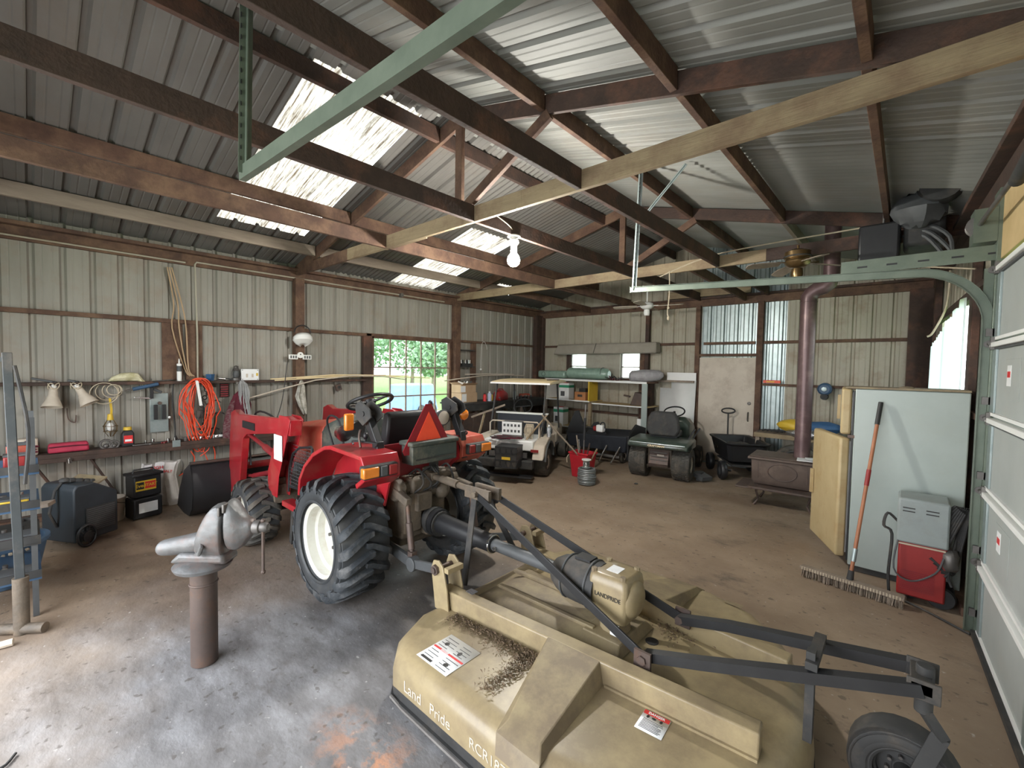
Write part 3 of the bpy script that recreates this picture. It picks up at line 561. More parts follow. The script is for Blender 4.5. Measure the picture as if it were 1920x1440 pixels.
for i in range(6):
    q = random.Random(i); p0 = Vector(T(.30, -.15 + i * .06, .9)); b.tube([p0, p0 + Vector((.08, q.uniform(-.05, .05), .05)), p0 + Vector((.13, q.uniform(-.08, .08), -.06)), p0 + Vector((.05, q.uniform(-.1, .1), -.15))], .008, 6)
wbuild(b, 'hydraulic_hoses', 'dblack', tr)
# fenders
for s in (-1, 1):
    y0, y1 = s * .36, s * .64
    P = [(-.56, .66), (-.54, .80), (-.44, .93), (-.28, 1.05), (-.08, 1.13), (.02, 1.145), (.46, 1.13), (.50, 1.06), (.50, .97), (.40, .90)]
    Q = [(-.53, .66), (-.51, .79), (-.42, .91), (-.27, 1.02), (-.08, 1.10), (.02, 1.115), (.44, 1.10), (.47, 1.05), (.46, .98), (.38, .93)]
    if s > 0: P = [(min(x, .5) - (.16 if x > .3 else 0), z) for x, z in P]; Q = [(x - (.16 if x > .3 else 0), z) for x, z in Q]
    b = B(); n = len(P); lx = -.16 if s > 0 else 0
    b.prism(P + Q[::-1], y0, y1, 'xz')
    f = B(); f.v = [tuple(Vector(T(v[0], v[1], v[2]))) for v in b.v]; f.f = b.f
    fe = wbuild(f, 'fender', 'red' if s < 0 else 'redfade', tr, bevel=.006)
    ip = [(-.54, .70), (-.42, .92), (-.27, 1.03), (-.05, 1.12), (.44 + lx, 1.12), (.47 + lx, .95), (.36 + lx, .88), (.30 + lx, .70), (.0, .80), (-.3, .78)]
    b = B().prism([T(x, 0, z)[::2] for x, z in ip], YO + s * .35, YO + s * .365, 'xz'); wbuild(b, 'inner_panel', 'red', fe)
    # tail lamp wrapped round the corner
    lm = B().bb(T(lx + .47, s * .40, .985), T(lx + .535, s * .66, 1.075)); l_ = wbuild(lm, 'lamp_housing', 'dblack', tr, bevel=.012)
    wbuild(B().bb(T(lx + .50, s * .55, .995), T(lx + .548, s * .668, 1.065)), 'indicator_lens', 'amber', l_, bevel=.01)
    wbuild(B().bb(T(lx + .50, s * .485, .995), T(lx + .546, s * .54, 1.065)), 'clear_lens', 'dgrey', l_, bevel=.008)
    wbuild(B().bb(T(lx + .50, s * .41, .995), T(lx + .546, s * .475, 1.065)), 'stop_lens', 'weldred', l_, bevel=.008)
    wbuild(B().tube([T(.1, s * .5, 1.15), T(.1, s * .5, 1.175), T(.3, s * .44, 1.175), T(.3, s * .44, 1.15)], .007, 6), 'grab_rail', 'black', fe)
wbuild(B().prism([T(0, y, z)[1:] for y, z in ((-.37, 1.15), (.37, 1.15), (.37, 1.00), (.22, .90), (-.22, .90), (-.37, .96))], XO + .27, XO + .29, 'yz'), 'rear_panel', 'reddark', tr, bevel=.003)
# SMV sign and tool box
b = B().prism([T(0, y, z)[1:] for y, z in ((-.30, 1.09), (.12, 1.09), (.135, 1.12), (-.065, 1.455), (-.115, 1.455), (-.315, 1.12))], XO + .455, XO + .462, 'yz')
sv = wbuild(b, 'slow_vehicle_sign', 'smvred', tr); lab(sv, 'orange triangle sign with dark red border')
wbuild(B().prism([T(0, y, z)[1:] for y, z in ((-.235, 1.13), (.055, 1.13), (-.09, 1.395))], XO + .463, XO + .467, 'yz'), 'reflective_face', 'orange', sv)
wbuild(B().cyl(T(.3, -.05, 1.1), T(.45, -.05, 1.2), .015), 'sign_bracket', 'dblack', sv)
tb = wbuild(B().bb(T(.36, -.26, 1.015), T(.50, .16, 1.15)), 'tool_box', 'greenlid', tr, bevel=.008)
wbuild(B().bb(T(.345, -.275, 1.15), T(.515, .175, 1.185)), 'lid', 'greenlid', tb, bevel=.012)
wbuild(B().bb(T(.515, -.24, 1.05), T(.517, .14, 1.06)), 'seam', 'dblack', tb)
wbuild(B().bb(T(.33, .02, .82), T(.36, .09, 1.05)), 'box_bracket', 'dblack', tr)
# roll bar stumps with folded heads, work lamp, indicators
for s in (-1, 1):
    r_ = wbuild(B().beam(T(.30, s * .40, .95), T(.27, s * .40, 1.18), .06, .07, (1, 0, 0)).beam(T(.27, s * .40, 1.16), T(.12, s * .41, 1.40), .055, .065, (1, 0, 0)), 'roll_bar_post', 'black', tr, bevel=.006)
    b = B()
    for dy in (-.045, .045): b.prism([(XO + x, z) for x, z in ((.06, 1.34), (.16, 1.29), (.27, 1.36), (.25, 1.42), (.12, 1.47), (.05, 1.44))], YO + s * .41 + dy - .006, YO + s * .41 + dy + .006, 'xz')
    b.cyl(T(.17, s * .41 - .06, 1.38), T(.17, s * .41 + .06, 1.38), .018)
    wbuild(b, 'hinge_plate', 'dblack', r_, bevel=.002)
    wbuild(B().tube([T(.2, s * .50, 1.14), T(.18, s * .50, 1.22), T(.20, s * .50, 1.27)], .009, 6), 'lamp_stalk', 'rust', tr)
    wbuild(B().sph(T(.2, s * .50, 1.31), (.03, .05, .05)), 'indicator', 'amber', tr) if s > 0 else wbuild(B().bb(T(-.02, s * .50 - .02, 1.24), T(.02, s * .50 + .05, 1.37)), 'indicator', 'amber', tr, bevel=.012)
wl_ = wbuild(B().lathe([(0, -.03), (.05, -.025), (.068, .02), (.07, .035), (.06, .04)], T(.16, .27, 1.30), 'x', 20), 'work_lamp', 'dgrey', tr); wbuild(B().lathe([(.058, .04), (.03, .048), (0, .05)], T(.16, .27, 1.30), 'x', 20), 'lens', 'offwhite', wl_)
wbuild(B().cyl(T(.16, .30, 1.10), T(.16, .28, 1.26), .012), 'lamp_bracket', 'black', wl_)
# seat
b = B().box(T(-.18, 0, 1.0), (.46, .46, .10)); wbuild(b, 'seat_cushion', 'black', tr, bevel=.03)
b = B().prism([(XO + x, z) for x, z in ((-.02, 1.02), (.06, 1.02), (.10, 1.2), (.13, 1.36), (.10, 1.40), (.04, 1.39), (.02, 1.25))], YO - .03, YO + .25, 'xz')
b2 = B().prism([(XO + x, z) for x, z in ((-.02, 1.02), (.07, 1.02), (.11, 1.2), (.13, 1.345), (.10, 1.375), (.04, 1.36), (.01, 1.22))], YO - .22, YO + .24, 'xz'); wbuild(b2, 'seat_back', 'black', tr, bevel=.03)
for y, z in ((.34, 1.38), (.30, 1.20), (-.30, 1.15)): wbuild(B().cyl(T(-.1, y, .9), T(-.08, y, z), .008).sph(T(-.08, y, z + .02), (.022, .022, .03), 10, 6), 'lever', 'black', tr)
# platform, console, hood, steering wheel
wbuild(B().bb(T(-.95, -.52, .47), T(-.1, .52, .50)), 'platform', 'dblack', tr, bevel=.004)
wbuild(B().bb(T(-1.0, -.60, .46), T(-.52, -.50, .51)), 'step_edge', 'red', tr, bevel=.008)
wbuild(B().beam(T(-.85, -.52, .46), T(-.95, -.5, .12), .05, .09, (0, 1, 0)), 'step_hanger', 'dblack', tr)
b = B(); st = []
for x, hw, zt, zb in ((-.42, .10, 1.26, .95), (-.55, .19, 1.31, .70), (-.72, .25, 1.27, .62), (-.92, .28, 1.20, .60)):
    st.append([T(x, y, z) for y, z in ((-hw, zb), (-hw, zt - .10), (-hw * .85, zt - .03), (-hw * .5, zt), (hw * .5, zt), (hw * .85, zt - .03), (hw, zt - .10), (hw, zb))])
wbuild(b.loft(st), 'console', 'greenlid', tr, bevel=.01)
wbuild(B().lathe([(0, .0), (.07, .0), (.08, -.03), (0, -.03)], T(-.43, -.17, 1.17), 'x', 18), 'gauge', 'chrome', tr)
b = B(); st = []
for x, hw, zt, zb in ((-.90, .285, 1.205, .72), (-1.2, .285, 1.18, .72), (-1.6, .28, 1.13, .66), (-1.95, .26, 1.06, .58), (-2.12, .22, .96, .55)):
    st.append([T(x, y, z) for y, z in ((-hw, zb), (-hw, zt - .13), (-hw * .93, zt - .05), (-hw * .7, zt - .01), (0, zt), (hw * .7, zt - .01), (hw * .93, zt - .05), (hw, zt - .13), (hw, zb))])
wbuild(b.loft(st), 'hood', 'redfade', tr, bevel=.006)
wbuild(B().bb(T(-1.75, -.30, .60), T(-1.1, .30, .74)), 'engine_side', 'dgrey', tr, bevel=.01)
sw = wbuild(B().tor((0, 0, 0), .20, .016, 'z', 36, 10).xf(Matrix.Translation(T(-.53, .0, 1.40)) @ Matrix.Rotation(-.42, 4, 'Y')), 'steering_wheel', 'black', tr)
b = B()
for a in (.5, 2.6, 4.7): b.beam((0, 0, -.01), (.19 * math.cos(a), .19 * math.sin(a), 0), .035, .014)
b.cyl((0, 0, -.02), (0, 0, .015), .05).cyl((0, 0, -.16), (0, 0, -.02), .02)
wbuild(b.xf(Matrix.Translation(T(-.53, .0, 1.40)) @ Matrix.Rotation(-.42, 4, 'Y')), 'spokes', 'black', sw)
wbuild(B().tube([T(-.62, -.30, 1.0), T(-.62, -.36, 1.22), T(-.52, -.38, 1.30), T(-.40, -.36, 1.26), T(-.36, -.34, 1.05)], .009, 6), 'mirror_bracket', 'black', tr)
wbuild(B().lathe([(0, -.05), (.06, -.04), (.07, .02), (0, .03)], T(-.33, -.36, 1.17), 'x', 18), 'headlamp', 'chrome', tr)
# meshed side guard by the foot step
g = [T(-1.10, -.50, .55), T(-1.08, -.50, .78), T(-1.0, -.50, .92), T(-.86, -.50, .99), T(-.62, -.50, 1.03), T(-.60, -.50, 1.02), T(-.60, -.50, .62)]
sg = wbuild(B().tube(g, .011, 8).tube([T(-1.10, -.5, .60), T(-.60, -.5, .64)], .011), 'side_guard', 'black', tr)
b = B()
for i in range(15): x = -1.08 + i * .033; zt = .98 if x > -.9 else .78 + (x + 1.08) * 1.05; b.box(T(x, -.5, (zt + .6) / 2), (.003, .003, zt - .6))
for i in range(13): z = .62 + i * .032; b.box(T(-.84 + (.0 if z < .8 else .04), -.5, z), (.46 if z < .8 else .38, .003, .003))
wbuild(b, 'guard_mesh', 'dgrey', sg)
# loader
ldr = wbuild(B().bb(T(-1.45, -.56, .50), T(-1.2, .56, .60)).bb(T(-1.40, -.58, .42), T(-1.22, -.30, .66)).bb(T(-1.40, .30, .42), T(-1.22, .58, .66)), 'loader_frame', 'grease', tr, bevel=.006)
for s in (-1, 1):
    y = YO + s * .53
    tw = [(-1.36, .50), (-1.14, .50), (-1.10, .70), (-.92, 1.06), (-.84, 1.24), (-.90, 1.27), (-1.08, 1.27), (-1.20, 1.0), (-1.36, .72)]
    b = B()
    for dy in (-.06, .05): b.prism([(XO + x, z) for x, z in tw], y + dy, y + dy + .01, 'xz')
    b.prism([(XO + x, z) for x, z in ((-.86, 1.10), (-.85, 1.24), (-1.05, 1.26), (-1.05, 1.10))], y - .05, y + .05, 'xz')
    b.prism([(XO + x, z) for x, z in ((-1.34, .5), (-1.30, .5), (-1.14, 1.0), (-1.18, 1.0))], y - .05, y + .05, 'xz')
    t_ = wbuild(b, 'loader_tower', 'red', tr, bevel=.004)
    am = [(-.92, 1.23), (-.95, 1.13), (-1.05, 1.09), (-2.02, .99), (-2.12, .94), (-2.36, .30), (-2.52, .26), (-2.62, .34), (-2.60, 1.10), (-2.52, 1.20), (-2.42, 1.18), (-2.2, 1.15)]
    am = [(-.92, 1.24), (-.92, 1.12), (-2.04, .98), (-2.16, .92), (-2.30, .34), (-2.44, .22), (-2.66, .26), (-2.62, .8), (-2.56, 1.17), (-2.44, 1.21), (-2.3, 1.17)]
    ar = wbuild(B().prism([(XO + x, z) for x, z in am], y - .035, y + .035, 'xz'), 'loader_arm', 'red', tr, bevel=.006)
    if s < 0:
        wbuild(B().bb((XO - 2.14, y - .045, 1.045), (XO - 1.78, y - .035, 1.12)), 'name_plate', 'black', ar)
        wbuild(B().bb((XO - 1.17, y - .072, .86), (XO - .99, y - .066, 1.09)), 'sticker', 'paper', t_)
    wbuild(B().cyl((XO - 1.12, y, .82), (XO - 1.6, y, .90), .032).cyl((XO - 1.6, y, .90), (XO - 2.18, y, .99), .02), 'lift_cylinder', 'reddark', ar)
    wbuild(B().cyl((XO - 1.5, y + .07, .66), (XO - 2.15, y + .07, .50), .028).cyl((XO - 2.15, y + .07, .50), (XO - 2.66, y + .07, .42), .017), 'tilt_cylinder', 'reddark', ar)
    wbuild(B().tube([(XO - 1.3, y + .08, 1.0), (XO - 1.6, y + .09, 1.18), (XO - 2.1, y + .08, 1.20), (XO - 2.3, y + .08, .9), (XO - 2.25, y + .07, .6)], .011, 6), 'hose', 'black', ar)
wbuild(B().cyl(T(-2.5, -.56, .55), T(-2.5, .56, .55), .04), 'cross_tube', 'red', tr)
# bucket
bo = [(-2.62, .08), (-2.58, .30), (-2.62, .56), (-3.02, .60), (-2.97, .45), (-2.9, .25), (-3.18, .03), (-2.95, .0), (-2.72, .0)]
prof = [(-3.30, .02), (-3.0, .0), (-2.75, .02), (-2.62, .12), (-2.57, .30), (-2.60, .50), (-2.68, .62)]
b = B(); y0, y1 = YO - .93, YO + .85; n = len(prof)
vs = []
for (x, z) in prof: vs += [(XO + x, y0, z), (XO + x, y1, z)]
for (x, z) in prof: vs += [(XO + x - .012, y0, z + .012), (XO + x - .012, y1, z + .012)]
b.add(vs, [(2 * i, 2 * i + 1, 2 * i + 3, 2 * i + 2) for i in range(n - 1)] + [(2 * n + 2 * i, 2 * n + 2 * i + 2, 2 * n + 2 * i + 3, 2 * n + 2 * i + 1) for i in range(n - 1)] + [(2 * n - 2, 2 * n - 1, 4 * n - 1, 4 * n - 2), (0, 1, 2 * n + 1, 2 * n)])
bk = wbuild(b, 'bucket', 'black', tr)
for y in (y0, y1 - .01):
    wbuild(B().prism([(XO + x, z) for x, z in ((-3.30, .02), (-3.0, .0), (-2.75, .02), (-2.62, .12), (-2.57, .30), (-2.60, .50), (-2.68, .62), (-2.95, .50), (-3.2, .22))], y, y + .01, 'xz'), 'side_plate', 'black', bk)
wbuild(B().cyl((XO - 2.65, y0, .62), (XO - 2.65, y1, .62), .016), 'lip_bar', 'rust', bk)
# ------------------------------------------------------------------ rotary mower
MO = at0((-1.15, 2.13, 0)); mw = thing('rotary_mower', 'tan rotary mower deck with white warning decals hitched behind the tractor', 'mower', MO)
half = [(-2.12, 1.56), (-2.02, 1.34), (-1.90, 1.235), (-.92, 1.235), (-.64, 1.33), (-.43, 1.52), (-.28, 1.80), (-.22, 2.13)]
def mir(p): return (p[0], 4.26 - p[1] + (.05 if p[0] < -.5 else .02))
out = half + [mir(p) for p in half[-2::-1]]
cx, cy = -1.15, 2.13
def ring(sc_, z): return [Vector((cx + (x - cx) * sc_, cy + (y - cy) * sc_, z)) for x, y in out]
def inset(d, z):
    r = []; n = len(out)
    for i in range(n):
        p, q, s_ = Vector((*out[i - 1], 0)), Vector((*out[i], 0)), Vector((*out[(i + 1) % n], 0))
        n1 = (q - p).normalized().cross(Vector((0, 0, 1))); n2 = (s_ - q).normalized().cross(Vector((0, 0, 1))); m_ = (n1 + n2).normalized()
        r.append(q - m_ * d / max(.5, m_.dot(n1)) + Vector((0, 0, z)))
    return r
dk = wbuild(B().loft([inset(0, .10), inset(0, .195), inset(.008, .225), inset(.03, .255), inset(.075, .276), inset(.11, .28)], cap=False).add(inset(.11, .28), [tuple(range(len(out)))]), 'deck', 'tanpaint', mw, ang=50)
wbuild(B().loft([inset(.004, .035), inset(.0, .10)], cap=False).loft([inset(-.012, .025), inset(-.012, .05), inset(.01, .05), inset(.01, .025)], cap=False), 'skirt', 'dblack', mw)
wbuild(B().loft([inset(.3, .06), inset(.3, .09)]), 'underside', 'black', mw)
wbuild(B().tube([(-1.90, 1.225, .05), (-1.8, 1.225, .035), (-1.5, 1.225, .03), (-1.1, 1.225, .03), (-.9, 1.225, .03)], .011, 8), 'skid_shoe', 'iron', mw)
for s in (-1, 1):
    Y = lambda y: y if s < 0 else 4.28 - y
    # long rails, splayed a little to the rear
    r_ = wbuild(B().beam((-2.08, Y(1.72), .33), (-.36, Y(1.86), .33), .085, .11), 'rail', 'tanpaint', mw, bevel=.008)
    wbuild(B().beam((-.98, Y(1.77), .285), (-.36, Y(1.82), .285), .03, .012), 'flange', 'tanpaint', r_)
    bx = B().add([(-1.31, Y(1.70), .385), (-1.02, Y(1.70), .385), (-1.02, Y(1.24), .29), (-1.22, Y(1.24), .29), (-1.36, Y(1.72), .28), (-.93, Y(1.78), .28), (-1.0, Y(1.235), .235), (-1.24, Y(1.235), .235)],
        [(0, 1, 2, 3), (0, 3, 7, 4), (1, 5, 6, 2), (3, 2, 6, 7), (0, 4, 5, 1)])
    bx = B().add([(-1.30, Y(1.75), .385), (-1.01, Y(1.78), .385), (-.99, Y(1.30), .30), (-1.16, Y(1.30), .30), (-1.32, Y(1.75), .27), (-.99, Y(1.79), .27), (-.955, Y(1.25), .27), (-1.18, Y(1.25), .27), (-1.16, Y(1.225), .20), (-.96, Y(1.225), .20)],
        [(0, 1, 2, 3), (0, 3, 7, 4), (1, 5, 6, 2), (3, 2, 6, 7), (7, 6, 9, 8), (0, 4, 5, 1)])
    wbuild(bx, 'cross_box', 'tandust', mw, bevel=.004)
    # hitch lugs
    for k, yy in enumerate((1.665, 1.785)):
        wbuild(B().prism([(x, z) for x, z in ((-2.10, .26), (-1.97, .26), (-1.99, .40), (-2.03, .53), (-2.07, .56), (-2.12, .55), (-2.14, .50), (-2.12, .38))], Y(yy) - .006, Y(yy) + .006, 'xz'), 'hitch_lug', 'tanpaint', mw, bevel=.003)
    wbuild(B().bb((-2.02, Y(1.665), .50), (-1.985, Y(1.785), .53)), 'lug_bridge', 'tanpaint', mw)
    wbuild(B().cyl((-2.09, Y(1.63), .50), (-2.09, Y(1.82), .50), .018, n=12).cyl((-2.09, Y(1.64), .50), (-2.09, Y(1.66), .50), .032, n=6), 'hitch_pin', 'rust', mw)
    wbuild(B().beam((-2.07, Y(1.87), .33), (-2.22, Y(2.10), .87), .055, .012, (0, 1, 0)), 'a_frame_leg', 'dblack', mw, bevel=.003)
    wbuild(B().beam((-2.20, Y(2.08), .86), (-.86, Y(1.915), .395), .012, .05), 'stay_bar', 'black', mw, bevel=.003)
    wbuild(B().bb((-.90, Y(1.885), .34), (-.82, Y(1.90), .44)).cyl((-.86, Y(1.875), .40), (-.86, Y(1.96), .40), .022, n=6), 'stay_bracket', 'rust', mw)
    wbuild(B().tube([(-.86, Y(1.935), .40), (-.62, Y(1.95), .47), (.08, Y(2.065), .655)], .031, 4), 'tail_beam', 'black', mw)
wbuild(B().bb((-2.30, 2.07, .82), (-2.06, 2.10, .90)).bb((-2.30, 2.17, .82), (-2.06, 2.20, .90)).cyl((-2.18, 2.04, .86), (-2.18, 2.24, .86), .02), 'top_mast', 'grease', mw, bevel=.003)
wbuild(B().add([(-1.98, 1.86, .285), (-1.01, 1.93, .285), (-1.01, 2.36, .285), (-1.98, 2.42, .285), (-1.86, 1.96, .33), (-1.03, 1.99, .34), (-1.03, 2.30, .34), (-1.86, 2.33, .33)], [(4, 5, 6, 7), (0, 1, 5, 4), (1, 2, 6, 5), (2, 3, 7, 6), (3, 0, 4, 7)]), 'centre_plate', 'tandust', mw, bevel=.006)
for i, (x0, x1, y) in enumerate(((-1.90, -1.2, 2.03), (-1.97, -1.2, 2.25))): wbuild(B().beam((x0, y, .335), (x1, y, .345), .03, .02), 'centre_rib', 'tandust', mw, bevel=.004)
# gearbox
gb = wbuild(B().add([(x, y, z) for z, s_ in ((.42, .93), (.60, 1.0), (.64, .94), (.655, .80)) for x, y in ((-1.13 + .115 * s_ * a, 2.13 + .11 * s_ * c) for a, c in ((-1, -.85), (-.85, -1), (.85, -1), (1, -.85), (1, .85), (.85, 1), (-.85, 1), (-1, .85)))],
    [tuple(range(8)), tuple(range(24, 32))] + [(r * 8 + i, r * 8 + (i + 1) % 8, r * 8 + 8 + (i + 1) % 8, r * 8 + 8 + i) for r in range(3) for i in range(8)]), 'gearbox', 'tanpaint', mw, bevel=.008)
wbuild(B().cyl((-1.13, 2.13, .33), (-1.13, 2.13, .42), .085, .075).box((-1.14, 2.13, .335), (.22, .28, .02)), 'gearbox_foot', 'tandust', gb, bevel=.006)
wbuild(B().lathe([(0, .0), (.10, .0), (.095, .012), (.07, .028), (0, .034)], (-1.022, 2.13, .53), 'x', 20), 'end_cap', 'tanpaint', gb)
for x in (-1.22, -1.05):
    for y in (2.05, 2.21): wbuild(B().cyl((x, y, .645), (x, y, .668), .016, n=6), 'bolt', 'tandust', gb)
wbuild(B().bb((-1.17, 2.09, .6555), (-1.10, 2.17, .6575)), 'serial_sticker', 'paper', gb)
wbuild(B().bb((-1.10, 2.020, .36), (-1.05, 2.024, .42)), 'small_sticker', 'paper', gb)
wtext('LANDPRIDE', .033, 'ink', gb, (-1.122, 2.0185, .548), (PI / 2, 0, 0), sx=.88)
bl = wbuild(B().lathe([(.075, -.33), (.105, -.28), (.125, -.2), (.13, -.02), (.118, -.02), (.112, -.2), (.07, -.30)], (-1.19, 2.13, .53), 'x', 28, closed=True), 'driveline_bell', 'dblack', mw)
wbuild(B().bb((-1.38, 2.10, .652), (-1.28, 2.18, .664)), 'inspection_slot', 'black', bl)
wbuild(B().tor((-1.42, 2.13, .53), .122, .006, 'x'), 'bell_ring', 'dgrey', bl); wbuild(B().tor((-1.26, 2.13, .53), .132, .006, 'x'), 'bell_ring', 'dgrey', bl)
sh = wbuild(B().cyl((-1.42, 2.13, .53), (-2.1, 2.125, .53), .040, n=16), 'drive_shaft', 'dgrey', mw)
wbuild(B().cyl((-2.05, 2.125, .53), (-2.62, 2.12, .535), .058, .075, 18).cyl((-2.62, 2.12, .535), (-2.72, 2.12, .535), .105, .10, 18), 'shaft_guard', 'black', mw)
wbuild(B().tor((-2.06, 2.125, .53), .060, .006, 'x').cyl((-2.06, 2.07, .56), (-2.06, 2.06, .56), .012).cyl((-2.0, 2.08, .53), (-2.0, 2.06, .53), .012), 'guard_ring', 'chrome', mw)
wbuild(B().cyl((-.965, 2.235, .280), (-.965, 2.235, .2825), .035, n=20), 'drain_hole', 'black', mw)
wbuild(B().bb((-.80, 2.93, .282), (-.70, 2.97, .284)), 'identity_plate', 'tandust', mw)
# decals
d1 = wbuild(B().add([(-1.79, 1.30, .2825), (-1.56, 1.30, .2825), (-1.56, 1.53, .2825), (-1.79, 1.53, .2825)], [(0, 1, 2, 3)]), 'warning_decal', 'paper', mw, solid=.001)
b = B(); q = random.Random(3)
for i in range(9):
    y = 1.315 + i * .023
    if i in (4,): continue
    for x0 in (-1.78, -1.665):
        for k in range(1): b.bb((x0 + .004, y, .2832), (x0 + q.uniform(.06, .10), y + .004, .2836))
wbuild(b, 'printing', 'dgrey', d1)
b = B().bb((-1.785, 1.405, .2832), (-1.565, 1.417, .2838)); wbuild(b, 'printing', 'inkred', d1)
wtext('DANGER', .014, 'paper', d1, (-1.70, 1.411, .284), (0, 0, 0), bold=.0004)
wbuild(B().bb((-1.77, 1.31, .2834), (-1.69, 1.325, .284)).sph((-1.74, 1.46, .284), (.014, .014, .001), 10, 4).sph((-1.63, 1.45, .284), (.012, .016, .001), 10, 4).sph((-1.62, 1.35, .284), (.016, .012, .001), 10, 4), 'printing', 'ink', d1)
d2 = wbuild(B().add([(-.775, 1.645, .2825), (-.665, 1.655, .2825), (-.672, 1.775, .2825), (-.782, 1.765, .2825)], [(0, 1, 2, 3)]), 'warning_decal', 'paper', mw, solid=.001)
wbuild(B().beam((-.78, 1.752, .2834), (-.674, 1.762, .2834), .022, .0006), 'printing', 'inkred', d2); wtext('DANGER', .017, 'paper', d2, (-.727, 1.757, .284), (0, 0, .09), bold=.0004)
b = B()
for i in range(8): b.beam((-.766, 1.662 + i * .0075, .2834), (-.70 + q.uniform(0, .024), 1.667 + i * .0075, .2834), .003, .0006)
wbuild(b, 'printing', 'dgrey', d2)
wbuild(B().sph((-.755, 1.733, .284), (.006, .010, .001), 8, 4).sph((-.73, 1.735, .284), (.010, .006, .001), 8, 4).sph((-.70, 1.738, .284), (.006, .009, .001), 8, 4), 'printing', 'ink', d2)
wbuild(B().beam((-1.93, 1.78, .3865), (-1.87, 1.78, .3865), .05, .001), 'foil_sticker', 'silverwrap', mw)
for s_, x, z, sz in (('Land', -1.73, .148, .080), ('Pride', -1.52, .148, .075), ('RCR1872', -1.20, .150, .066)): wtext(s_, sz, 'offwhite', mw, (x, 1.2335, z), (PI / 2, 0, 0), sx=.95)
# chaff lying against the rail
b = B(); q = random.Random(5)
for i in range(2600):
    t = q.random(); w_ = abs(q.gauss(0, .045)) if t < .9 else abs(q.gauss(0, .10)); x = -1.92 + .62 * t; y = 1.665 + .13 * t * .38 - w_
    if q.random() < .28: x = q.uniform(-1.38, -1.30); y = q.uniform(1.35, 1.7); w_ = 0; x -= abs(q.gauss(0, .03))
    if q.random() < .25: x = q.uniform(-1.95, -1.3); y = 1.80 + .1 * (x + 2) * .4 + abs(q.gauss(0, .03))
    if q.random() < .12: x = q.gauss(-.90, .06); y = q.gauss(2.42, .06)
    a = q.uniform(0, PI); l = q.uniform(.006, .016); dx, dy = l * math.cos(a), l * math.sin(a); z = .286 + q.uniform(0, .012)
    if -1.9 < x < -.95 and 1.95 < y < 2.33: z += .05
    b.add([(x - dx, y - dy, z), (x + dx, y + dy, z + .003), (x + dy * .35, y - dx * .35, z + .006)], [(0, 1, 2)])
ch = wbuild(b, 'chaff', 'chaff', mw); ch['kind'] = 'stuff'
# tail wheel
wbuild(B().bb((.04, 2.05, .62), (.13, 2.062, .69)).bb((.04, 2.198, .62), (.13, 2.21, .69)).bb((.05, 2.05, .64), (.11, 2.2, .68)).cyl((.09, 2.13, .54), (.09, 2.13, .71), .026), 'tail_bracket', 'dblack', mw, bevel=.003)
wbuild(B().bb((-.25, 2.02, .30), (-.22, 2.06, .66)).bb((-.25, 2.00, .60), (-.21, 2.26, .63)), 'height_adjuster', 'dblack', mw)
wbuild(B().beam((.09, 2.13, .55), (.14, 2.16, .46), .05, .03).beam((.14, 2.16, .46), (.07, 2.17, .21), .02, .05), 'wheel_fork', 'dblack', mw)
tw_ = wbuild(B().cyl((.05, 2.16, .21), (.05, 2.33, .21), .03), 'tail_wheel', 'dblack', mw)
tyre(tw_, (.05, 2.26, .21), .21, .14, .10, lugs=False, small=True, rimm='dblack', ms='dblack')
# ------------------------------------------------------------------ vise on its pipe
VO = at0((-2.98, .67, 0)); vp = thing('bench_vise', 'worn steel bench vise bolted on a rusty floor pipe', 'vise', VO, math.radians(42))
V = lambda u, v, z: (u, v, z)
B().cyl((0, 0, -.0), (0, 0, .56), .067, n=28).tor((0, 0, .47), .067, .006).build('pipe_post', 'rust', vp)
B().lathe([(0, .545), (.075, .55), (.14, .565), (.15, .585), (.13, .60), (.11, .61), (0, .62)], n=28).build('base_plate', 'vise', vp)
B().add([(x, y, z) for z, a, b_ in ((.60, -.16, .17), (.66, -.10, .15)) for x, y in ((a, -.07), (b_, -.07), (b_, .07), (a, .07))], [(0, 1, 2, 3), (4, 7, 6, 5), (0, 4, 5, 1), (1, 5, 6, 2), (2, 6, 7, 3), (3, 7, 4, 0)]).build('swivel_base', 'vise', vp, bevel=.02)
rings = []
for u, r, zc in ((-.262, .012, .665), (-.255, .034, .665), (-.235, .046, .667), (-.19, .050, .674), (-.10, .056, .69), (-.02, .062, .705), (.06, .07, .72)):
    rings.append([(u, r * math.cos(t), zc + r * math.sin(t)) for t in [2 * PI * k / 16 for k in range(16)]])
B().loft(rings).build('anvil_tail', 'vise', vp, sub=1)
def blob(name, secs, m='vise'):
    rings = []
    for u, w_, zb, zt in secs:
        rings.append([(u + ex, w_ * cy_, (zb + zt) / 2 + (zt - zb) / 2 * cz) for ex, cy_, cz in ((0, -1, -.5), (0, -1, .5), (0, -.6, .95), (0, 0, 1), (0, .6, .95), (0, 1, .5), (0, 1, -.5), (0, .6, -.95), (0, 0, -1), (0, -.6, -.95))])
    return B().loft(rings).build(name, m, vp, sub=1)
blob('fixed_jaw', ((-.03, .05, .64, .72), (.0, .07, .63, .80), (.03, .085, .62, .87), (.07, .09, .62, .925), (.105, .09, .62, .945), (.142, .088, .62, .93), (.148, .085, .63, .92)))
blob('moving_jaw', ((.158, .075, .68, .955), (.165, .080, .67, .97), (.19, .080, .665, .95), (.22, .072, .67, .90), (.25, .055, .70, .86), (.28, .040, .745, .85), (.30, .036, .76, .84)))
B().box((.140, 0, .905), (.014, .16, .05)).build('jaw_plate', 'iron', vp, bevel=.004); B().box((.166, 0, .925), (.014, .16, .05)).build('jaw_plate', 'iron', vp, bevel=.004)
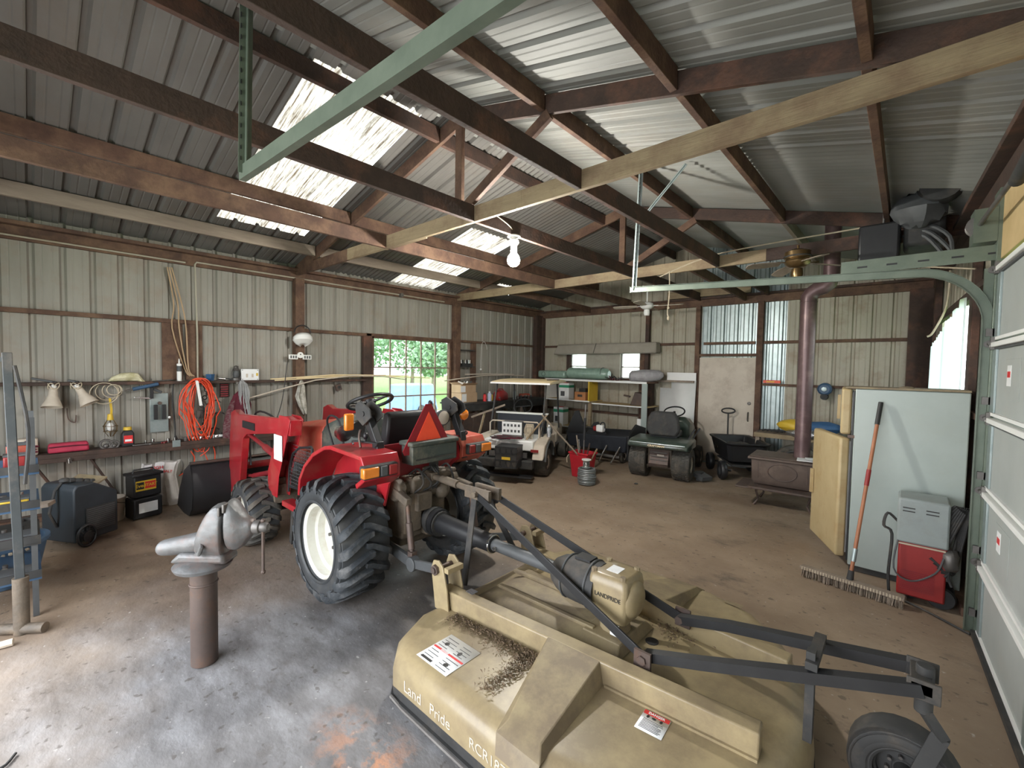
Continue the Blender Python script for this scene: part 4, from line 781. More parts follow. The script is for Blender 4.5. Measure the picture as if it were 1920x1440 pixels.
B().lathe([(0, .29), (.036, .295), (.040, .315), (.036, .33), (.028, .335), (.030, .36), (.020, .375), (0, .378)], (0, 0, .80), 'x', 18).build('screw_head', 'iron', vp)
B().cyl((.345, 0, .83), (.345, .0, .54), .009, n=10).sph((.345, 0, .535), .014, 8, 6).sph((.345, 0, .835), .014, 8, 6).build('handle', 'rust', vp)
B().tube([(.02, -.08, .67), (.05, -.11, .68), (.06, -.10, .71), (.04, -.075, .72)], .012, 8).build('lock_lever', 'vise', vp)
# ================================================================== things along the left wall
def th(name, label, cat, loc, rz=0, group=None): at0(loc if rz == 0 else (0, 0, 0)); return thing(name, label, cat, loc, rz, group)
def solo(b, name, m, loc, label, cat, group=None, rz=0, **k):
    o = b.build(name, m, None, **k); o.location = loc; o.rotation_euler = (0, 0, rz); return tag(o, label, cat, group)
# clamp lamps
for i, (y, dx, sy, dz, lb) in enumerate(((.20, .10, .02, 0, 'white cone clamp lamp shade hanging from the upper ledge, facing the room'), (.37, .14, .16, .02, 'flared white clamp lamp tilted sideways under the upper ledge'))):
    t = th('clamp_lamp', lb, 'lamp', (XL + .12, y, 1.46))
    mt = Matrix.Rotation(.45 if i else -.08, 4, 'X') @ Matrix.Rotation(-.25, 4, 'Y')
    B().lathe([(.028, -.03), (.034, -.06), (.040, -.12), (.045, -.13), (.085, -.24), (.083, -.24), (.042, -.13), (.03, -.06)], n=22, closed=True).xf(mt).build('lamp_shade', 'offwhite', t)
    B().cyl((0, 0, 0), (0, 0, -.05), .026, .026).xf(mt).build('socket', 'white', t)
    B().beam((-.03, -.06 - .1 * (1 - i), .075 if not i else .05), (.0, .02, .03), .03, .022).beam((0, 0, .04), (0, 0, -.01), .02, .03).build('clamp', 'black', t, bevel=.003)
    B().tube([(.02 + .035 * math.cos(a), .045 * math.sin(a), -.01 + .035 * math.sin(a * 1.7)) for a in [k * .5 for k in range(26)]], .005, 5).build('cord', 'rope', t)
b = B().tube([(XL + .03, .30, 1.2), (XL + .03, .31, 1.08), (XL + .04, .36, 1.04), (XL + .03, .37, 1.12)], .006, 6); solo(b, 'wire_hook', 'rust', (0, 0, 0), 'bent rusty wire hook on the steel wall under the clamp lamps', 'hook')
# paper bag
t = th('paper_bag', 'crumpled cream and yellow paper bag lying on the upper ledge', 'bag', (XL + .08, .80, 1.49))
b = B(); rings = []
for y, w_, h in ((-.16, .03, .02), (-.13, .05, .06), (-.05, .06, .10), (.03, .06, .11), (.10, .055, .10), (.14, .05, .08), (.18, .055, .03)):
    rings.append([(w_ * math.cos(a) + rnd.uniform(-.006, .006), y, h / 2 + .5 * h * math.sin(a) - (.0 if y < .13 else .05)) for a in [2 * PI * k / 10 for k in range(10)]])
b.loft(rings).build('bag_body', mat('bag_cream', (.74, .70, .50), (.50, .46, .25), 14, .7, bump=.6, contrast=.12), t)
# coiled flex with trouble light
t = th('trouble_light', 'yellow caged trouble light hanging on coiled brown flex', 'lamp', (XL + .10, .645, 1.38))
for k, (r, dy, dz) in enumerate(((.10, -.02, .0), (.085, .02, .01), (.12, -.05, -.02), (.06, .03, .02))): B().tor((.02 * k, dy, dz), r, .005, 'x', 26, 5).build('cord_loop', 'rope', t)
B().tube([(0, 0, -.08), (.01, .01, -.2), (0, .01, -.26)], .012, 6).build('handle', 'yellow', t)
B().cyl((0, 0, -.26), (0, 0, -.33), .022, .03).build('guard_socket', 'yellow', t)
b = B()
for k in range(6): a = k * PI / 3; b.tube([(.03 * math.cos(a), .03 * math.sin(a), -.33), (.065 * math.cos(a), .065 * math.sin(a), -.40), (.06 * math.cos(a), .06 * math.sin(a), -.46), (.02 * math.cos(a), .02 * math.sin(a), -.52)], .004, 4)
b.tor((0, 0, -.40), .066, .004, 'z', 20, 4).tor((0, 0, -.46), .06, .004, 'z', 20, 4).build('wire_cage', 'brass', t); B().sph((0, 0, -.41), (.035, .035, .05)).build('bulb', 'white', t)
# hanging tools between trouble light and orange cord
def hang(name, label, cat, y, z, parts):
    t = th(name, label, cat, (XL + .07, y, z))
    for nm, m_, b in parts: b.build(nm, m_, t, bevel=.003)
hang('grease_gun', 'dark blue grease gun laid along the upper ledge above hanging drill chucks', 'tool', .98, 1.46, [('barrel', 'navy', B().cyl((.08, -.14, -.06), (.08, .10, .0), .022, n=14)), ('nozzle', 'chrome', B().cyl((.08, -.22, -.08), (.08, -.14, -.06), .010)), ('lever', 'dblack', B().beam((.08, .05, .03), (.08, .24, .05), .02, .014))])
hang('caulking_gun', 'black caulking gun hung beside a pale metal plate on the wall', 'tool', 1.06, 1.40, [('cradle', 'black', B().bb((-.02, -.05, -.12), (.03, -.02, .04))), ('rod', 'iron', B().cyl((0, -.035, .02), (0, -.035, .12), .006)), ('grip', 'black', B().beam((.0, -.02, .0), (.02, .06, -.05), .02, .03))])
hang('wall_bracket', 'pale grey metal tool bracket with black grips, left of the orange cord', 'bracket', 1.10, 1.28, [('plate', 'galv', B().bb((-.03, -.09, -.42), (-.02, .09, .06))), ('grip', 'black', B().bb((0, -.06, -.26), (.03, -.02, -.08))), ('grip', 'black', B().bb((0, .02, -.26), (.03, .06, -.08))), ('clamp_jaw', 'chrome', B().beam((0, -.24, .02), (0, -.08, .0), .012, .02)), ('hook', 'rust', B().cyl((0, 0, -.06), (.03, 0, -.06), .02)), ('knob', 'white', B().sph((.03, .09, -.24), .016, 8, 6))])
hang('pry_bar', 'long black pry bar hanging down the wall left of the orange cord', 'tool', 1.24, 1.44, [('bar', 'dblack', B().tube([(0, 0, .02), (0, -.01, -.2), (0, .01, -.5), (0, .01, -.64)], .010, 6)), ('claw', 'dblack', B().beam((0, .01, -.64), (.02, .03, -.70), .02, .02))])
t = th('caulk_tube', 'white caulk tube with nozzle standing on the upper ledge', 'tube', (XL + .08, 1.30, 1.49))
B().cyl((0, 0, 0), (0, 0, .20), .026).build('cartridge', 'white', t); B().lathe([(.027, .2), (.027, .215), (.010, .222), (.005, .28), (0, .28)]).build('nozzle', 'white', t); B().lathe([(.0262, .12), (.0268, .12), (.0268, .19), (.0262, .19)], closed=True).build('label_band', 'dgrey', t)
# orange extension cord
t = th('extension_cord', 'big coil of bright orange extension cord hanging from the ledge', 'cord', (XL + .17, 1.49, 1.50))
q = random.Random(4)
for k in range(11):
    w_ = q.uniform(.09, .19); L_ = q.uniform(.62, .98); o_ = q.uniform(-.03, .03); dx = q.uniform(-.02, .04); pts = []
    for i in range(30):
        a = 2 * PI * i / 30; s_ = math.sin(a); c_ = math.cos(a)
        wd = w_ * (1.0 if c_ > 0 else .75); pts.append((dx + .012 * math.sin(3 * a + k), o_ + wd * s_ * (1 + .12 * math.sin(2 * a + k)) + q.uniform(-.004, .004), -L_ / 2 + L_ / 2 * c_ + .03 * math.sin(k)))
    B().tube(pts, .0065, 6, True).build('cord_loop', 'cord', t)
for pts in ([(0, -.10, -.9), (0, -.06, -1.0), (0, -.1, -1.12), (-.02, -.22, -1.2)], [(0, .03, -.9), (.01, .08, -1.05), (0, .14, -1.28)], [(0, .12, -.8), (.01, .16, -.95), (0, .15, -1.15)], [(0, -.15, -.3), (.03, .0, -.6), (.02, .1, -.86), (.0, .0, -.98)]): B().tube(pts, .0065, 6).build('loose_strand', 'cord', t)
solo(B().beam((0, -.02, .17), (0, .02, -.14), .012, .03).beam((0, -.02, .175), (-.12, -.02, .175), .02, .006), 'paint_stick', 'white', (XL + .235, 1.47, 1.32), 'slim white stick hanging in front of the orange cord coil', 'stick')
t = th('chain_bundle', 'dark rusty chain bundle hung behind the orange cord coil', 'chain', (XL + .09, 1.56, 1.42))
for k in range(14): B().tor((.0, .03 * math.sin(k), -.05 * k), .024, .007, 'x' if k % 2 else 'y', 12, 5).build('link', 'dblack', t)
for s_ in ((.06, -.12), (.10, -.2), (.04, -.3)): B().tube([(.01, .02, s_[1] * 2), (.02, s_[0] + .06, s_[1] * 2 + .05), (.02, s_[0] + .12, s_[1] * 2 + .02)], .008, 5).build('hook', 'dblack', t)
# conduit on the wall
cd = th('conduit', 'pale electrical conduit running down the wall to the orange cord', 'pipe', (XL + .06, 1.48, 0))
wbuild(B().tube([(XL + .07, -1.2, 3.0), (XL + .07, 1.38, 2.985)], .010, 8), 'pipe_run', 'wallback', cd)
wbuild(B().tube([(XL + .05, 1.50, 1.5), (XL + .05, 1.50, 2.1), (XL + .06, 1.48, 2.98), (XL + .065, 1.50, 3.01), (XL + .07, 1.58, 3.01), (XL + .07, 5.55, 2.99)], .011, 8), 'pipe_run', 'wallback', cd)
wbuild(B().cyl((XL + .05, 4.55, 2.99), (XL + .12, 4.55, 2.99), .035), 'junction_box', 'iron', cd)
wbuild(B().bb((XL + .03, 1.48, 1.0), (XL + .07, 1.55, 1.1)), 'outlet_box', 'iron', cd)
for k in range(3): solo(B().tube([(0, -.18, 1.35), (.0, -.12 + .02 * k, .9), (.0, -.14 + .05 * k, .6), (0, -.02, .1), (0, .04, 0)], .008, 6), 'wall_cable', 'card', (XL + .045 + .01 * k, 1.38 + .02 * k, 1.55), ['leftmost', 'middle', 'rightmost'][k] + ' of the three brown cables drooping beside the conduit', 'cable', 'cables by the conduit')
t = th('storage_tub', 'small blue plastic tub on the upper ledge', 'tub', (XL + .08, 1.63, 1.49)); B().lathe([(.04, 0), (.05, .08), (.054, .085), (.047, .08), (.037, .008), (0, .008)], n=4).build('tub', 'blue', t)
t = th('spray_gun', 'silver spray nozzle lying on the upper ledge by the blue tub', 'tool', (XL + .09, 1.76, 1.50)); B().cyl((0, -.05, .02), (0, .04, .01), .014).build('body', 'chrome', t); B().beam((0, .04, .02), (0, .12, .005), .02, .014).build('grip', 'black', t)
t = th('lantern', 'tarnished metal oil lantern on the upper ledge', 'lantern', (XL + .08, 1.93, 1.49))
B().lathe([(0, 0), (.05, 0), (.052, .03), (.03, .04), (0, .04)]).build('fuel_tank', 'iron', t); B().lathe([(.03, .04), (.042, .08), (.03, .13)]).build('globe', 'dgrey', t); B().lathe([(.032, .13), (.042, .15), (.026, .17), (.03, .19), (.01, .20), (0, .205)]).build('cap', 'iron', t); B().tube([(0, -.045, .04), (0, -.055, .10), (0, -.03, .16)], .005).build('frame_bar', 'iron', t); B().tube([(0, .045, .04), (0, .055, .10), (0, .03, .16)], .005).build('frame_bar', 'iron', t)
t = th('parts_box', 'white printed cardboard box standing on the upper ledge', 'box', (XL + .05, 2.10, 1.49)); B().bb((0, -.11, 0), (.04, .11, .155)).build('carton', 'paper', t, bevel=.002)
for y in (-.04, .03): B().bb((.0405, y - .012, .04), (.042, y + .012, .09)).build('print', 'offwhite', t)
B().bb((.0405, .075, .06), (.042, .10, .10)).build('print', 'yellow', t)
for y, z in ((-.095, .14), (.095, .14), (-.095, .012), (.095, .012)): B().sph((.041, y, z), (.002, .006, .006), 8, 4).build('corner_dot', 'ink', t)
# mop and plaid shirt
t = th('string_mop', 'grey string mop head hung over a maroon shirt', 'mop', (XL + .2, 1.96, 1.46))
b = B()
for k in range(64):
    a = rnd.uniform(-1, 1); l = rnd.uniform(.22, .36) if k % 3 else rnd.uniform(.4, .56); x = rnd.uniform(-.02, .06); b.tube([(0, a * .015, .03), (x, a * .045 + .01, -.02), (x + .01, a * .065 + .02, -l * .5), (x, a * .06 + .04 * (l > .38) + .02, -l)], .006, 4)
m_ = b.build('mop_strings', 'cloth', t); m_['kind'] = 'stuff'
B().cyl((-.02, 0, .03), (-.05, -.02, -.6), .011).build('handle', 'greywood', t); B().beam((-.03, -.06, .0), (-.03, .06, .0), .03, .03).build('mop_clamp', 'iron', t)
t = th('hanging_shirt', 'maroon shirt with plaid sleeve hanging below the mop', 'shirt', (XL + .2, 1.95, 1.28))
def drape(secs, n=20, amp=.012, seed=0):
    q = random.Random(seed); ph = [q.uniform(0, 6.28) for _ in range(4)]; rings = []
    for y, w_, d, z in secs:
        rings.append([(d * math.sin(a) * (1 + .28 * math.sin(5 * a + ph[0])) + amp * math.sin(9 * a + ph[1]), y + w_ * math.cos(a) * (1 + .06 * math.sin(7 * a + ph[2])), z + .012 * math.sin(4 * a + ph[3])) for a in [2 * PI * k / n for k in range(n)]])
    return B().loft(rings)
drape([(.02, .05, .03, .06), (.0, .09, .05, .0), (-.0, .12, .055, -.12), (-.01, .12, .05, -.3), (-.02, .11, .05, -.44)], seed=1).build('shirt_body', 'maroon', t)
drape([(-.08, .03, .02, -.05), (-.11, .06, .045, -.2), (-.13, .085, .05, -.38), (-.13, .09, .05, -.56), (-.12, .08, .045, -.60)], seed=2).build('sleeve', 'plaid', t)
t = th('wall_heater_grille', 'small slatted maroon metal grille on the wall behind the mop', 'grille', (XL + .03, 1.80, 1.28))
for k in range(6): B().box((0, 0, .03 * k), (.03, .09, .018)).build('slat', 'reddark', t)
B().box((-.01, 0, .075), (.012, .1, .19)).build('back_plate', 'dblack', t)
# long strips
t = th('trim_strips', 'bundle of long pale yellow trim strips lying on the upper ledge by the window', 'trim', (XL + .12, 3.2, 1.505))
for k, (y0, y1, x, z0, z1) in enumerate(((-.85, 1.5, 0, .0, .035), (-.80, 1.3, .02, -.02, .02), (-.85, 1.0, .04, .0, .05), (-.5, 1.95, .03, .01, -.01))): B().tube([(x, y0, z0), (x, (y0 + y1) / 2, (z0 + z1) / 2 + .035), (x, y1, z1)], .011, 4).build('strip', 'cream', t)
solo(B().tube([(0, -1.38, -.29), (.0, -.9, -.16), (0, -.4, -.035), (0, .2, .03), (0, .7, .02), (0, 1.2, -.04)], .010, 8), 'plastic_pipe', 'offwhite', (XL + .22, 3.35, 1.52), 'thin bowed white plastic pipe arching in front of the window sill', 'pipe')
solo(B().tube([(0, -.9, -.06), (0, -.4, -.01), (0, .1, .035), (0, .8, .05), (0, 1.5, .03)], .012, 8), 'plastic_pipe', 'offwhite', (XL + .22, 6.35, 1.50), 'white plastic pipe lying from the window corner toward the cart roof', 'pipe')
solo(B().tube([(0, -.3, -.0), (0, .3, .01), (0, 1.2, .0)], .014, 8), 'plastic_pipe', 'offwhite', (XL + .15, 6.35, 1.56), 'straight white plastic pipe above the cardboard boxes', 'pipe')
t = th('small_gauge', 'small dark square gauge hanging under the ledge left of the window', 'gauge', (XL + .1, 3.37, 1.36)); B().box((0, 0, 0), (.05, .09, .10), (.3, 0, 0)).build('case', 'rust', t, bevel=.004); B().cyl((.026, 0, 0), (.03, 0, 0), .025).build('dial', 'dblack', t); B().cyl((0, 0, .05), (0, 0, .10), .005).build('hook', 'iron', t)
# helmet, bracket, rag on the post
t = th('welding_helmet', 'grey welding face shield with black strap hung on the post', 'helmet', (XL + .20, 2.77, 2.12))
b = B(); rings = []
for z, r, f in ((.06, .10, 1), (.02, .135, 1), (-.03, .14, 1), (-.08, .10, .9), (-.12, .03, .6)):
    rings.append([(r * f * math.cos(a) * .8, r * math.sin(a), z + .03 * math.cos(a) - .02) for a in [-PI / 2 + PI * k / 12 for k in range(13)]])
b.loft(rings, cap=False, closed=False).build('face_shield', 'white', t, solid=.004)
B().tube([(0, .12 * math.sin(a), .06 + .12 * math.cos(a)) for a in [-1.5 + .25 * k for k in range(13)]], .009, 6).build('head_strap', 'black', t)
t = th('pipe_cutter_tray', 'white plastic two-armed bracket screwed to the post below the helmet', 'bracket', (XL + .14, 2.76, 1.84))
for s_ in (-1, 1):
    B().box((0, s_ * .10, -.01), (.02, .13, .07)).build('arm', 'white', t, bevel=.006)
    for k in (-1, 0, 1): B().box((.0105, s_ * .10 + k * .035, -.01), (.002, .022, .04)).build('slot', 'dgrey', t)
B().cyl((-.005, 0, .02), (.012, 0, .02), .045, n=20).build('hub', 'white', t); B().cyl((.012, 0, .03), (.014, 0, .03), .01).build('screw', 'ink', t)
t = th('hanging_rag', 'white spotted rag hanging from the post', 'rag', (XL + .18, 2.76, 1.46)); drape([(0, .015, .01, .02), (0, .05, .03, -.08), (-.01, .075, .035, -.22), (.02, .06, .03, -.36), (.05, .03, .015, -.48)], seed=7).build('rag_cloth', mat('rag', (.62, .60, .53), (.35, .33, .28), 16, .9, bump=.5, contrast=.1), t)
B().tube([(0, -.2, .3), (0, -.28, -.3), (.0, -.42, -.7)], .006, 5).build('cord', 'dblack', t)
# lower ledge
LZ = .735
t = th('red_tool_case', 'long pink-red soft tool case on the lower ledge', 'case', (XL + .16, .30, LZ)); B().box((0, 0, .055), (.13, .32, .10), top=(.8, .95)).build('case_body', mat('pinkred', (.46, .03, .07), (.30, .02, .05), 7, .7, bump=.3), t, bevel=.02); B().tube([(.068, -.15, .07), (.070, 0, .075), (.068, .15, .07)], .006, 6).build('zip', 'maroon', t)
t = th('chrome_socket', 'small bright chrome cup under the edge of the lower ledge', 'cup', (XL + .25, .30, .655)); B().lathe([(0, -.03), (.02, -.03), (.024, .02), (0, .024)], n=16).build('cup', 'chrome', t); B().cyl((-.02, 0, .02), (0, 0, .02), .01).build('stem', 'chrome', t)
t = th('oil_jug', 'black oil jug with yellow cap on the lower ledge', 'jug', (XL + .14, .79, LZ))
B().add([(x, y, z) for z, a, c in ((0, .045, .055), (.15, .045, .055), (.19, .03, .035)) for x, y in ((-a, -c), (a, -c), (a, c), (-a, c))], [(0, 1, 2, 3), (8, 9, 10, 11)] + [(r * 4 + i, r * 4 + (i + 1) % 4, r * 4 + 4 + (i + 1) % 4, r * 4 + 4 + i) for r in range(2) for i in range(4)]).build('jug', 'black', t, bevel=.012)
B().cyl((0, 0, .19), (0, 0, .225), .040, .036, 18).build('cap', 'yellow', t); B().bb((.046, -.04, .04), (.048, .04, .13)).build('label', 'inkred', t); B().bb((.0485, -.03, .06), (.050, .03, .085)).build('label', 'paper', t)
t = th('bundle_jar', 'wide clear jar of brown bits at the left end of the lower ledge', 'jar', (XL + .15, .0, LZ)); B().box((0, 0, .09), (.12, .15, .18)).build('jar', 'offwhite', t, bevel=.02)
for k in range(5): B().sph((.065, rnd.uniform(-.05, .05), .04 + .028 * k), (.01, .04, .014), 8, 5).build('piece', 'maroon', t)
t = th('white_cup', 'white paper cup at the left end of the lower ledge', 'cup', (XL + .22, -.09, LZ)); B().lathe([(.03, 0), (.04, .12), (.036, .12), (.027, .01), (0, .01)], n=16).build('cup', 'white', t)
items = [('wrench', 'open ended wrench lying among small tools on the lower ledge', 'tool'), ('pliers', 'rusty pliers lying among small tools on the lower ledge', 'tool'), ('socket', 'small metal socket among tools on the lower ledge', 'socket')]
q = random.Random(8)
def where(y): return 'beside the oil jug' if y < 1.1 else 'left of the galvanised tag' if y < 1.23 else 'left of the orange cord' if y < 1.38 else 'behind the orange cord' if y < 1.66 else 'by the plaid sleeve' if y < 2.0 else 'right of the plaid sleeve'
for k in range(26):
    y = .92 + k * .052 + q.uniform(-.015, .015); x = XL + q.uniform(.06, .2); kind = q.choice((0, 0, 1, 2, 2))
    if kind == 0:
        a = q.uniform(-.5, .5); b = B().beam((0, -.07, .008), (0, .07, .012), .016, .010).cyl((0, .075, .004), (0, .075, .018), .016, n=8).cyl((0, -.075, .004), (0, -.075, .016), .014, n=8)
        mm = q.choice(('iron', 'chrome', 'rust')); solo(b, 'wrench', mm, (x, y, LZ), {'iron': 'dull grey', 'chrome': 'bright', 'rust': 'rusty'}[mm] + ' open ended wrench lying on the lower ledge ' + where(y), 'tool', 'small tools on the lower ledge', rz=a + .2)
    elif kind == 1:
        b = B().beam((-.012, -.07, .012), (0, .0, .012), .012, .014).beam((.012, -.07, .012), (0, 0, .012), .012, .014).beam((0, 0, .012), (0, .04, .012), .018, .014); mm = q.choice(('reddark', 'dblack')); solo(b, 'pliers', mm, (x, y, LZ), {'reddark': 'red handled', 'dblack': 'black'}[mm] + ' pliers lying on the lower ledge ' + where(y), 'tool', 'small tools on the lower ledge', rz=q.uniform(-1, 1))
    else: mm = q.choice(('chrome', 'iron', 'dblack')); solo(B().cyl((0, 0, 0), (0, 0, q.uniform(.03, .06)), q.uniform(.012, .022), n=12), 'socket', mm, (x, y, LZ), {'chrome': 'bright', 'iron': 'dull grey', 'dblack': 'black'}[mm] + ' metal socket standing on the lower ledge ' + where(y), 'socket', 'small tools on the lower ledge')
for k in range(4): solo(B().lathe([(0, 0), (.022, 0), (.026, .03), (.018, .045), (0, .05)], n=14), 'metal_cup', 'chrome', (XL + .15, 1.42 + k * .085, LZ), 'small shiny metal cup behind the orange cord on the lower ledge', 'cup', 'shiny cups on the lower ledge')
solo(B().cyl((0, -.1, .025), (0, .12, .02), .02, .012, 12), 'light_tube', 'white', (XL + .16, 1.80, LZ), 'white tube lying on the lower ledge by the plaid sleeve', 'tube')
for k, (y, r) in enumerate(((.60, .05), (.67, .04))): solo(B().tor((0, 0, r * .8), r, .012, 'x', 18, 6).tor((.02, .01, r * .8), r * .8, .01, 'x', 18, 6).build('x', 'iron') and B().tor((0, 0, r * .9), r, .012, 'x', 18, 6).sph((0, 0, r * .5), r * .55, 10, 6), 'wire_coil', 'iron', (XL + .15, y, LZ), ['tangled grey wire coil under the trouble light', 'smaller tangled wire coil beside the oil jug'][k], 'coil')
for o in [o for o in bpy.data.objects if o.name.split('.')[0] == 'x']: bpy.data.objects.remove(o)
solo(B().bb((0, -.04, -.05), (.006, .04, .03)), 'metal_tag', 'galv', (XL + .245, 1.23, LZ), 'small galvanised plate hooked on the front of the lower ledge', 'plate')
# battery charger, feed bag, pail, heater
t = th('battery_charger', 'black wheeled battery charger with yellow and red label', 'charger', (-6.28, .86, 0), .28)
B().box((0, 0, .12), (.20, .27, .22)).build('lower_case', 'black', t, bevel=.015); B().box((0, 0, .36), (.19, .26, .24)).build('upper_case', 'black', t, bevel=.015); B().box((0, 0, .485), (.22, .29, .03)).build('lid', 'black', t, bevel=.008); B().tube([(0, -.10, .50), (0, -.09, .535), (0, .09, .535), (0, .10, .50)], .010, 8).build('handle', 'dblack', t)
p = B().bb((.096, -.115, .315), (.099, .075, .425)).build('front_label', 'yellow', t); B().bb((.0995, -.03, .335), (.101, .07, .41)).build('label_block', 'inkred', p); B().bb((.101, -.11, .335), (.1012, -.04, .41)).build('label_block', 'ink', p)
text('Ever', .052, 'yellow', p, (.1018, -.072, .372), (PI / 2, 0, PI / 2), bold=.001); text('START', .042, 'yellow', p, (.1018, .022, .372), (PI / 2, 0, PI / 2), bold=.0008)
B().bb((.101, -.09, .07), (.104, .085, .18)).build('rating_label', 'paper', t)
for y in (-.11, .11): B().cyl((.06, y - .015, .03), (.06, y + .015, .03), .03, n=14).build('foot_wheel', 'dblack', t)
t = th('feed_bag', 'white feed sack with red print slumped behind the charger', 'sack', (-6.62, 1.06, 0))
drape([(.05, .17, .07, 0), (.03, .16, .09, .06), (.02, .15, .09, .20), (0, .15, .08, .34), (0, .17, .05, .46), (.02, .18, .03, .52)], seed=4, n=26).build('sack', mat('sack_white', (.72, .69, .66), (.52, .48, .46), 9, .6, bump=.5), t)
text('HIGH', .05, 'inkred', t, (.072, -.04, .475), (PI / 2 - .15, 0, PI / 2), bold=.001); text('SALT', .04, 'inkred', t, (.088, .06, .42), (PI / 2, .2, PI / 2), bold=.001)
t = th('plastic_pail', 'dirty white plastic pail beside the charger', 'pail', (-6.36, .60, 0)); B().lathe([(.095, 0), (.12, .24), (.128, .24), (.128, .252), (.112, .252), (.09, .01), (0, .01)], n=26).build('pail', 'offwhite', t); B().tube([(.12 * math.cos(a), .12 * math.sin(a), .23 - .05 * math.sin(a)) for a in [PI * k / 10 for k in range(11)]], .004).build('bail', 'iron', t); B().bb((.085, -.12, .08), (.105, -.05, .11)).build('clip', 'navy', t)
t = th('space_heater', 'dark wheeled heater cabinet with a grille by the left wall', 'heater', (-5.88, .34, 0), .53); t.scale = (1, .74, .97)
B().prism([(-.26, .06), (.26, .06), (.26, .50), (.08, .60), (-.22, .60), (-.26, .56)], -.17, .17, 'xz').build('x', 'black')
bpy.data.objects.remove(bpy.data.objects['x'])
B().prism([(-.26, .05), (.24, .05), (.24, .47), (-.04, .60), (-.22, .60), (-.26, .56)], -.20, .20, 'yz').build('cabinet', mat('blueblack', (.03, .04, .05), (.018, .024, .03), 6, .5), t, bevel=.015)
B().box((.206, .03, .24), (.006, .34, .24)).build('grille_frame', 'dblack', t)
for k in range(12): B().box((.211, .03, .135 + k * .019), (.006, .32, .010)).build('grille_slat', 'dgrey', t)
B().box((-.0, .0, .56), (.36, .30, .02), (.38, 0, 0)).build('dusty_lid', 'tandust', t, bevel=.005)
for k in range(5): B().sph((.02 * k, -.18 + .06 * k, .63 - .012 * k), (.04, .05, .025), 8, 5, .2, k).build('clutter', 'dblack', t)
w_ = B().cyl((.20, -.16, .10), (.25, -.16, .10), .05).build('wheel', 'black', t); B().tor((.235, -.16, .11), .10, .014, 'x', 26, 8).build('wheel_rim', 'black', w_); 
for k in range(5): a = k * 2 * PI / 5; B().beam((.235, -.16, .11), (.235, -.16 + .095 * math.cos(a), .11 + .095 * math.sin(a)), .012, .012).build('spoke', 'black', w_)
B().tube([(0, -.27, .2), (.02, -.36, .35), (.02, -.30, .55), (0, -.2, .62)], .014, 8).build('hose', 'dblack', t)
# blue tub with tools, and plank
t = th('blue_tub', 'blue plastic tub full of tools beside the steel stand', 'tub', (-5.18, -.18, 0)); B().lathe([(.22, 0), (.28, .30), (.295, .30), (.295, .325), (.265, .325), (.21, .015), (0, .015)], n=30).build('tub', mat('tubblue', (.07, .13, .21), (.05, .09, .15), 5, .5), t)
t = th('rope_bundle', 'bundle of pale knotted rope on top of the blue tub', 'rope', (-5.05, -.10, .32))
for k in range(9): a = k * .75; B().tube([(0, 0, .12), (.05 * math.cos(a), .05 * math.sin(a), .10), (.11 * math.cos(a), .10 * math.sin(a), .0), (.15 * math.cos(a), .13 * math.sin(a), -.04)], .011, 6).build('rope_end', 'rope', t)
t.scale = (1, 1, 1)
solo(B().beam((-.25, -.55, .42), (.1, .35, .52), .13, .03), 'scrap_plank', 'greywood', (-5.45, -.22, 0), 'long weathered plank lying over the blue tub', 'plank')
for k, (x, y, r_) in enumerate(((-5.28, -.2, .3), (-5.2, -.05, 1.2), (-5.12, -.25, 2.2))): solo(B().beam((0, -.12, 0), (0, .12, .12), .03, .03).box((0, .14, .13), (.08, .05, .05)), 'hand_tool', 'dblack', (x, y, .28), ['black mallet poking out of the blue tub', 'black hammer lying across the blue tub', 'dark scraper at the near rim of the blue tub'][k], 'tool', rz=r_)
# steel stand and tool rack
t = th('steel_stand', 'tall grey steel jack stand with round rusty foot at the left edge', 'stand', (-4.12, -.045, 0))
B().beam((.0, 0, .25), (-.06, -.03, 1.78), .045, .045, (0, 1, 0)).build('post', mat('greysteel', (.05, .058, .062), (.03, .035, .038), 8, .55, .0, dirt=(.22, .17, .13)), t, bevel=.004); B().cyl((0, 0, .0), (0, 0, .36), .038, n=20).build('sleeve', 'grease', t); B().cyl((-.09, -.11, .03), (.09, .10, .03), .032, n=16).build('foot', 'grease', t); B().beam((-.06, -.02, 1.74), (-.08, -.28, 1.72), .03, .03).build('top_arm', 'dgrey', t)
B().tube([(-.03, .0, 1.7), (-.01, .05, 1.3), (.0, .03, .95)], .010, 6).build('strap', 'dblack', t)
solo(B().tube([(-.10, -.2, .02), (-.02, -.05, .015), (0, .05, .02)], .022, 8), 'pale_hose', 'offwhite', (-3.98, -.13, 0), 'end of a pale hose on the floor at the left edge', 'hose')
t = th('tool_rack', 'steel rack of socket trays and small parts at the left edge', 'rack', (-4.62, -.31, 0))
for x in (-.28, .28):
    for y in (-.4, .33): B().beam((x, y, 0), (x, y, 1.35), .03, .03).build('rack_post', 'dgrey', t)
for z in (.26, .50, .74, .98): B().box((0, -.03, z), (.60, .78, .02)).build('shelf', 'navy' if z != .5 else 'dblack', t); B().beam((.3, -.42, z + .03), (.3, .36, z + .03), .01, .05).build('shelf_lip', 'dblack', t)
q = random.Random(12)
sk = 0
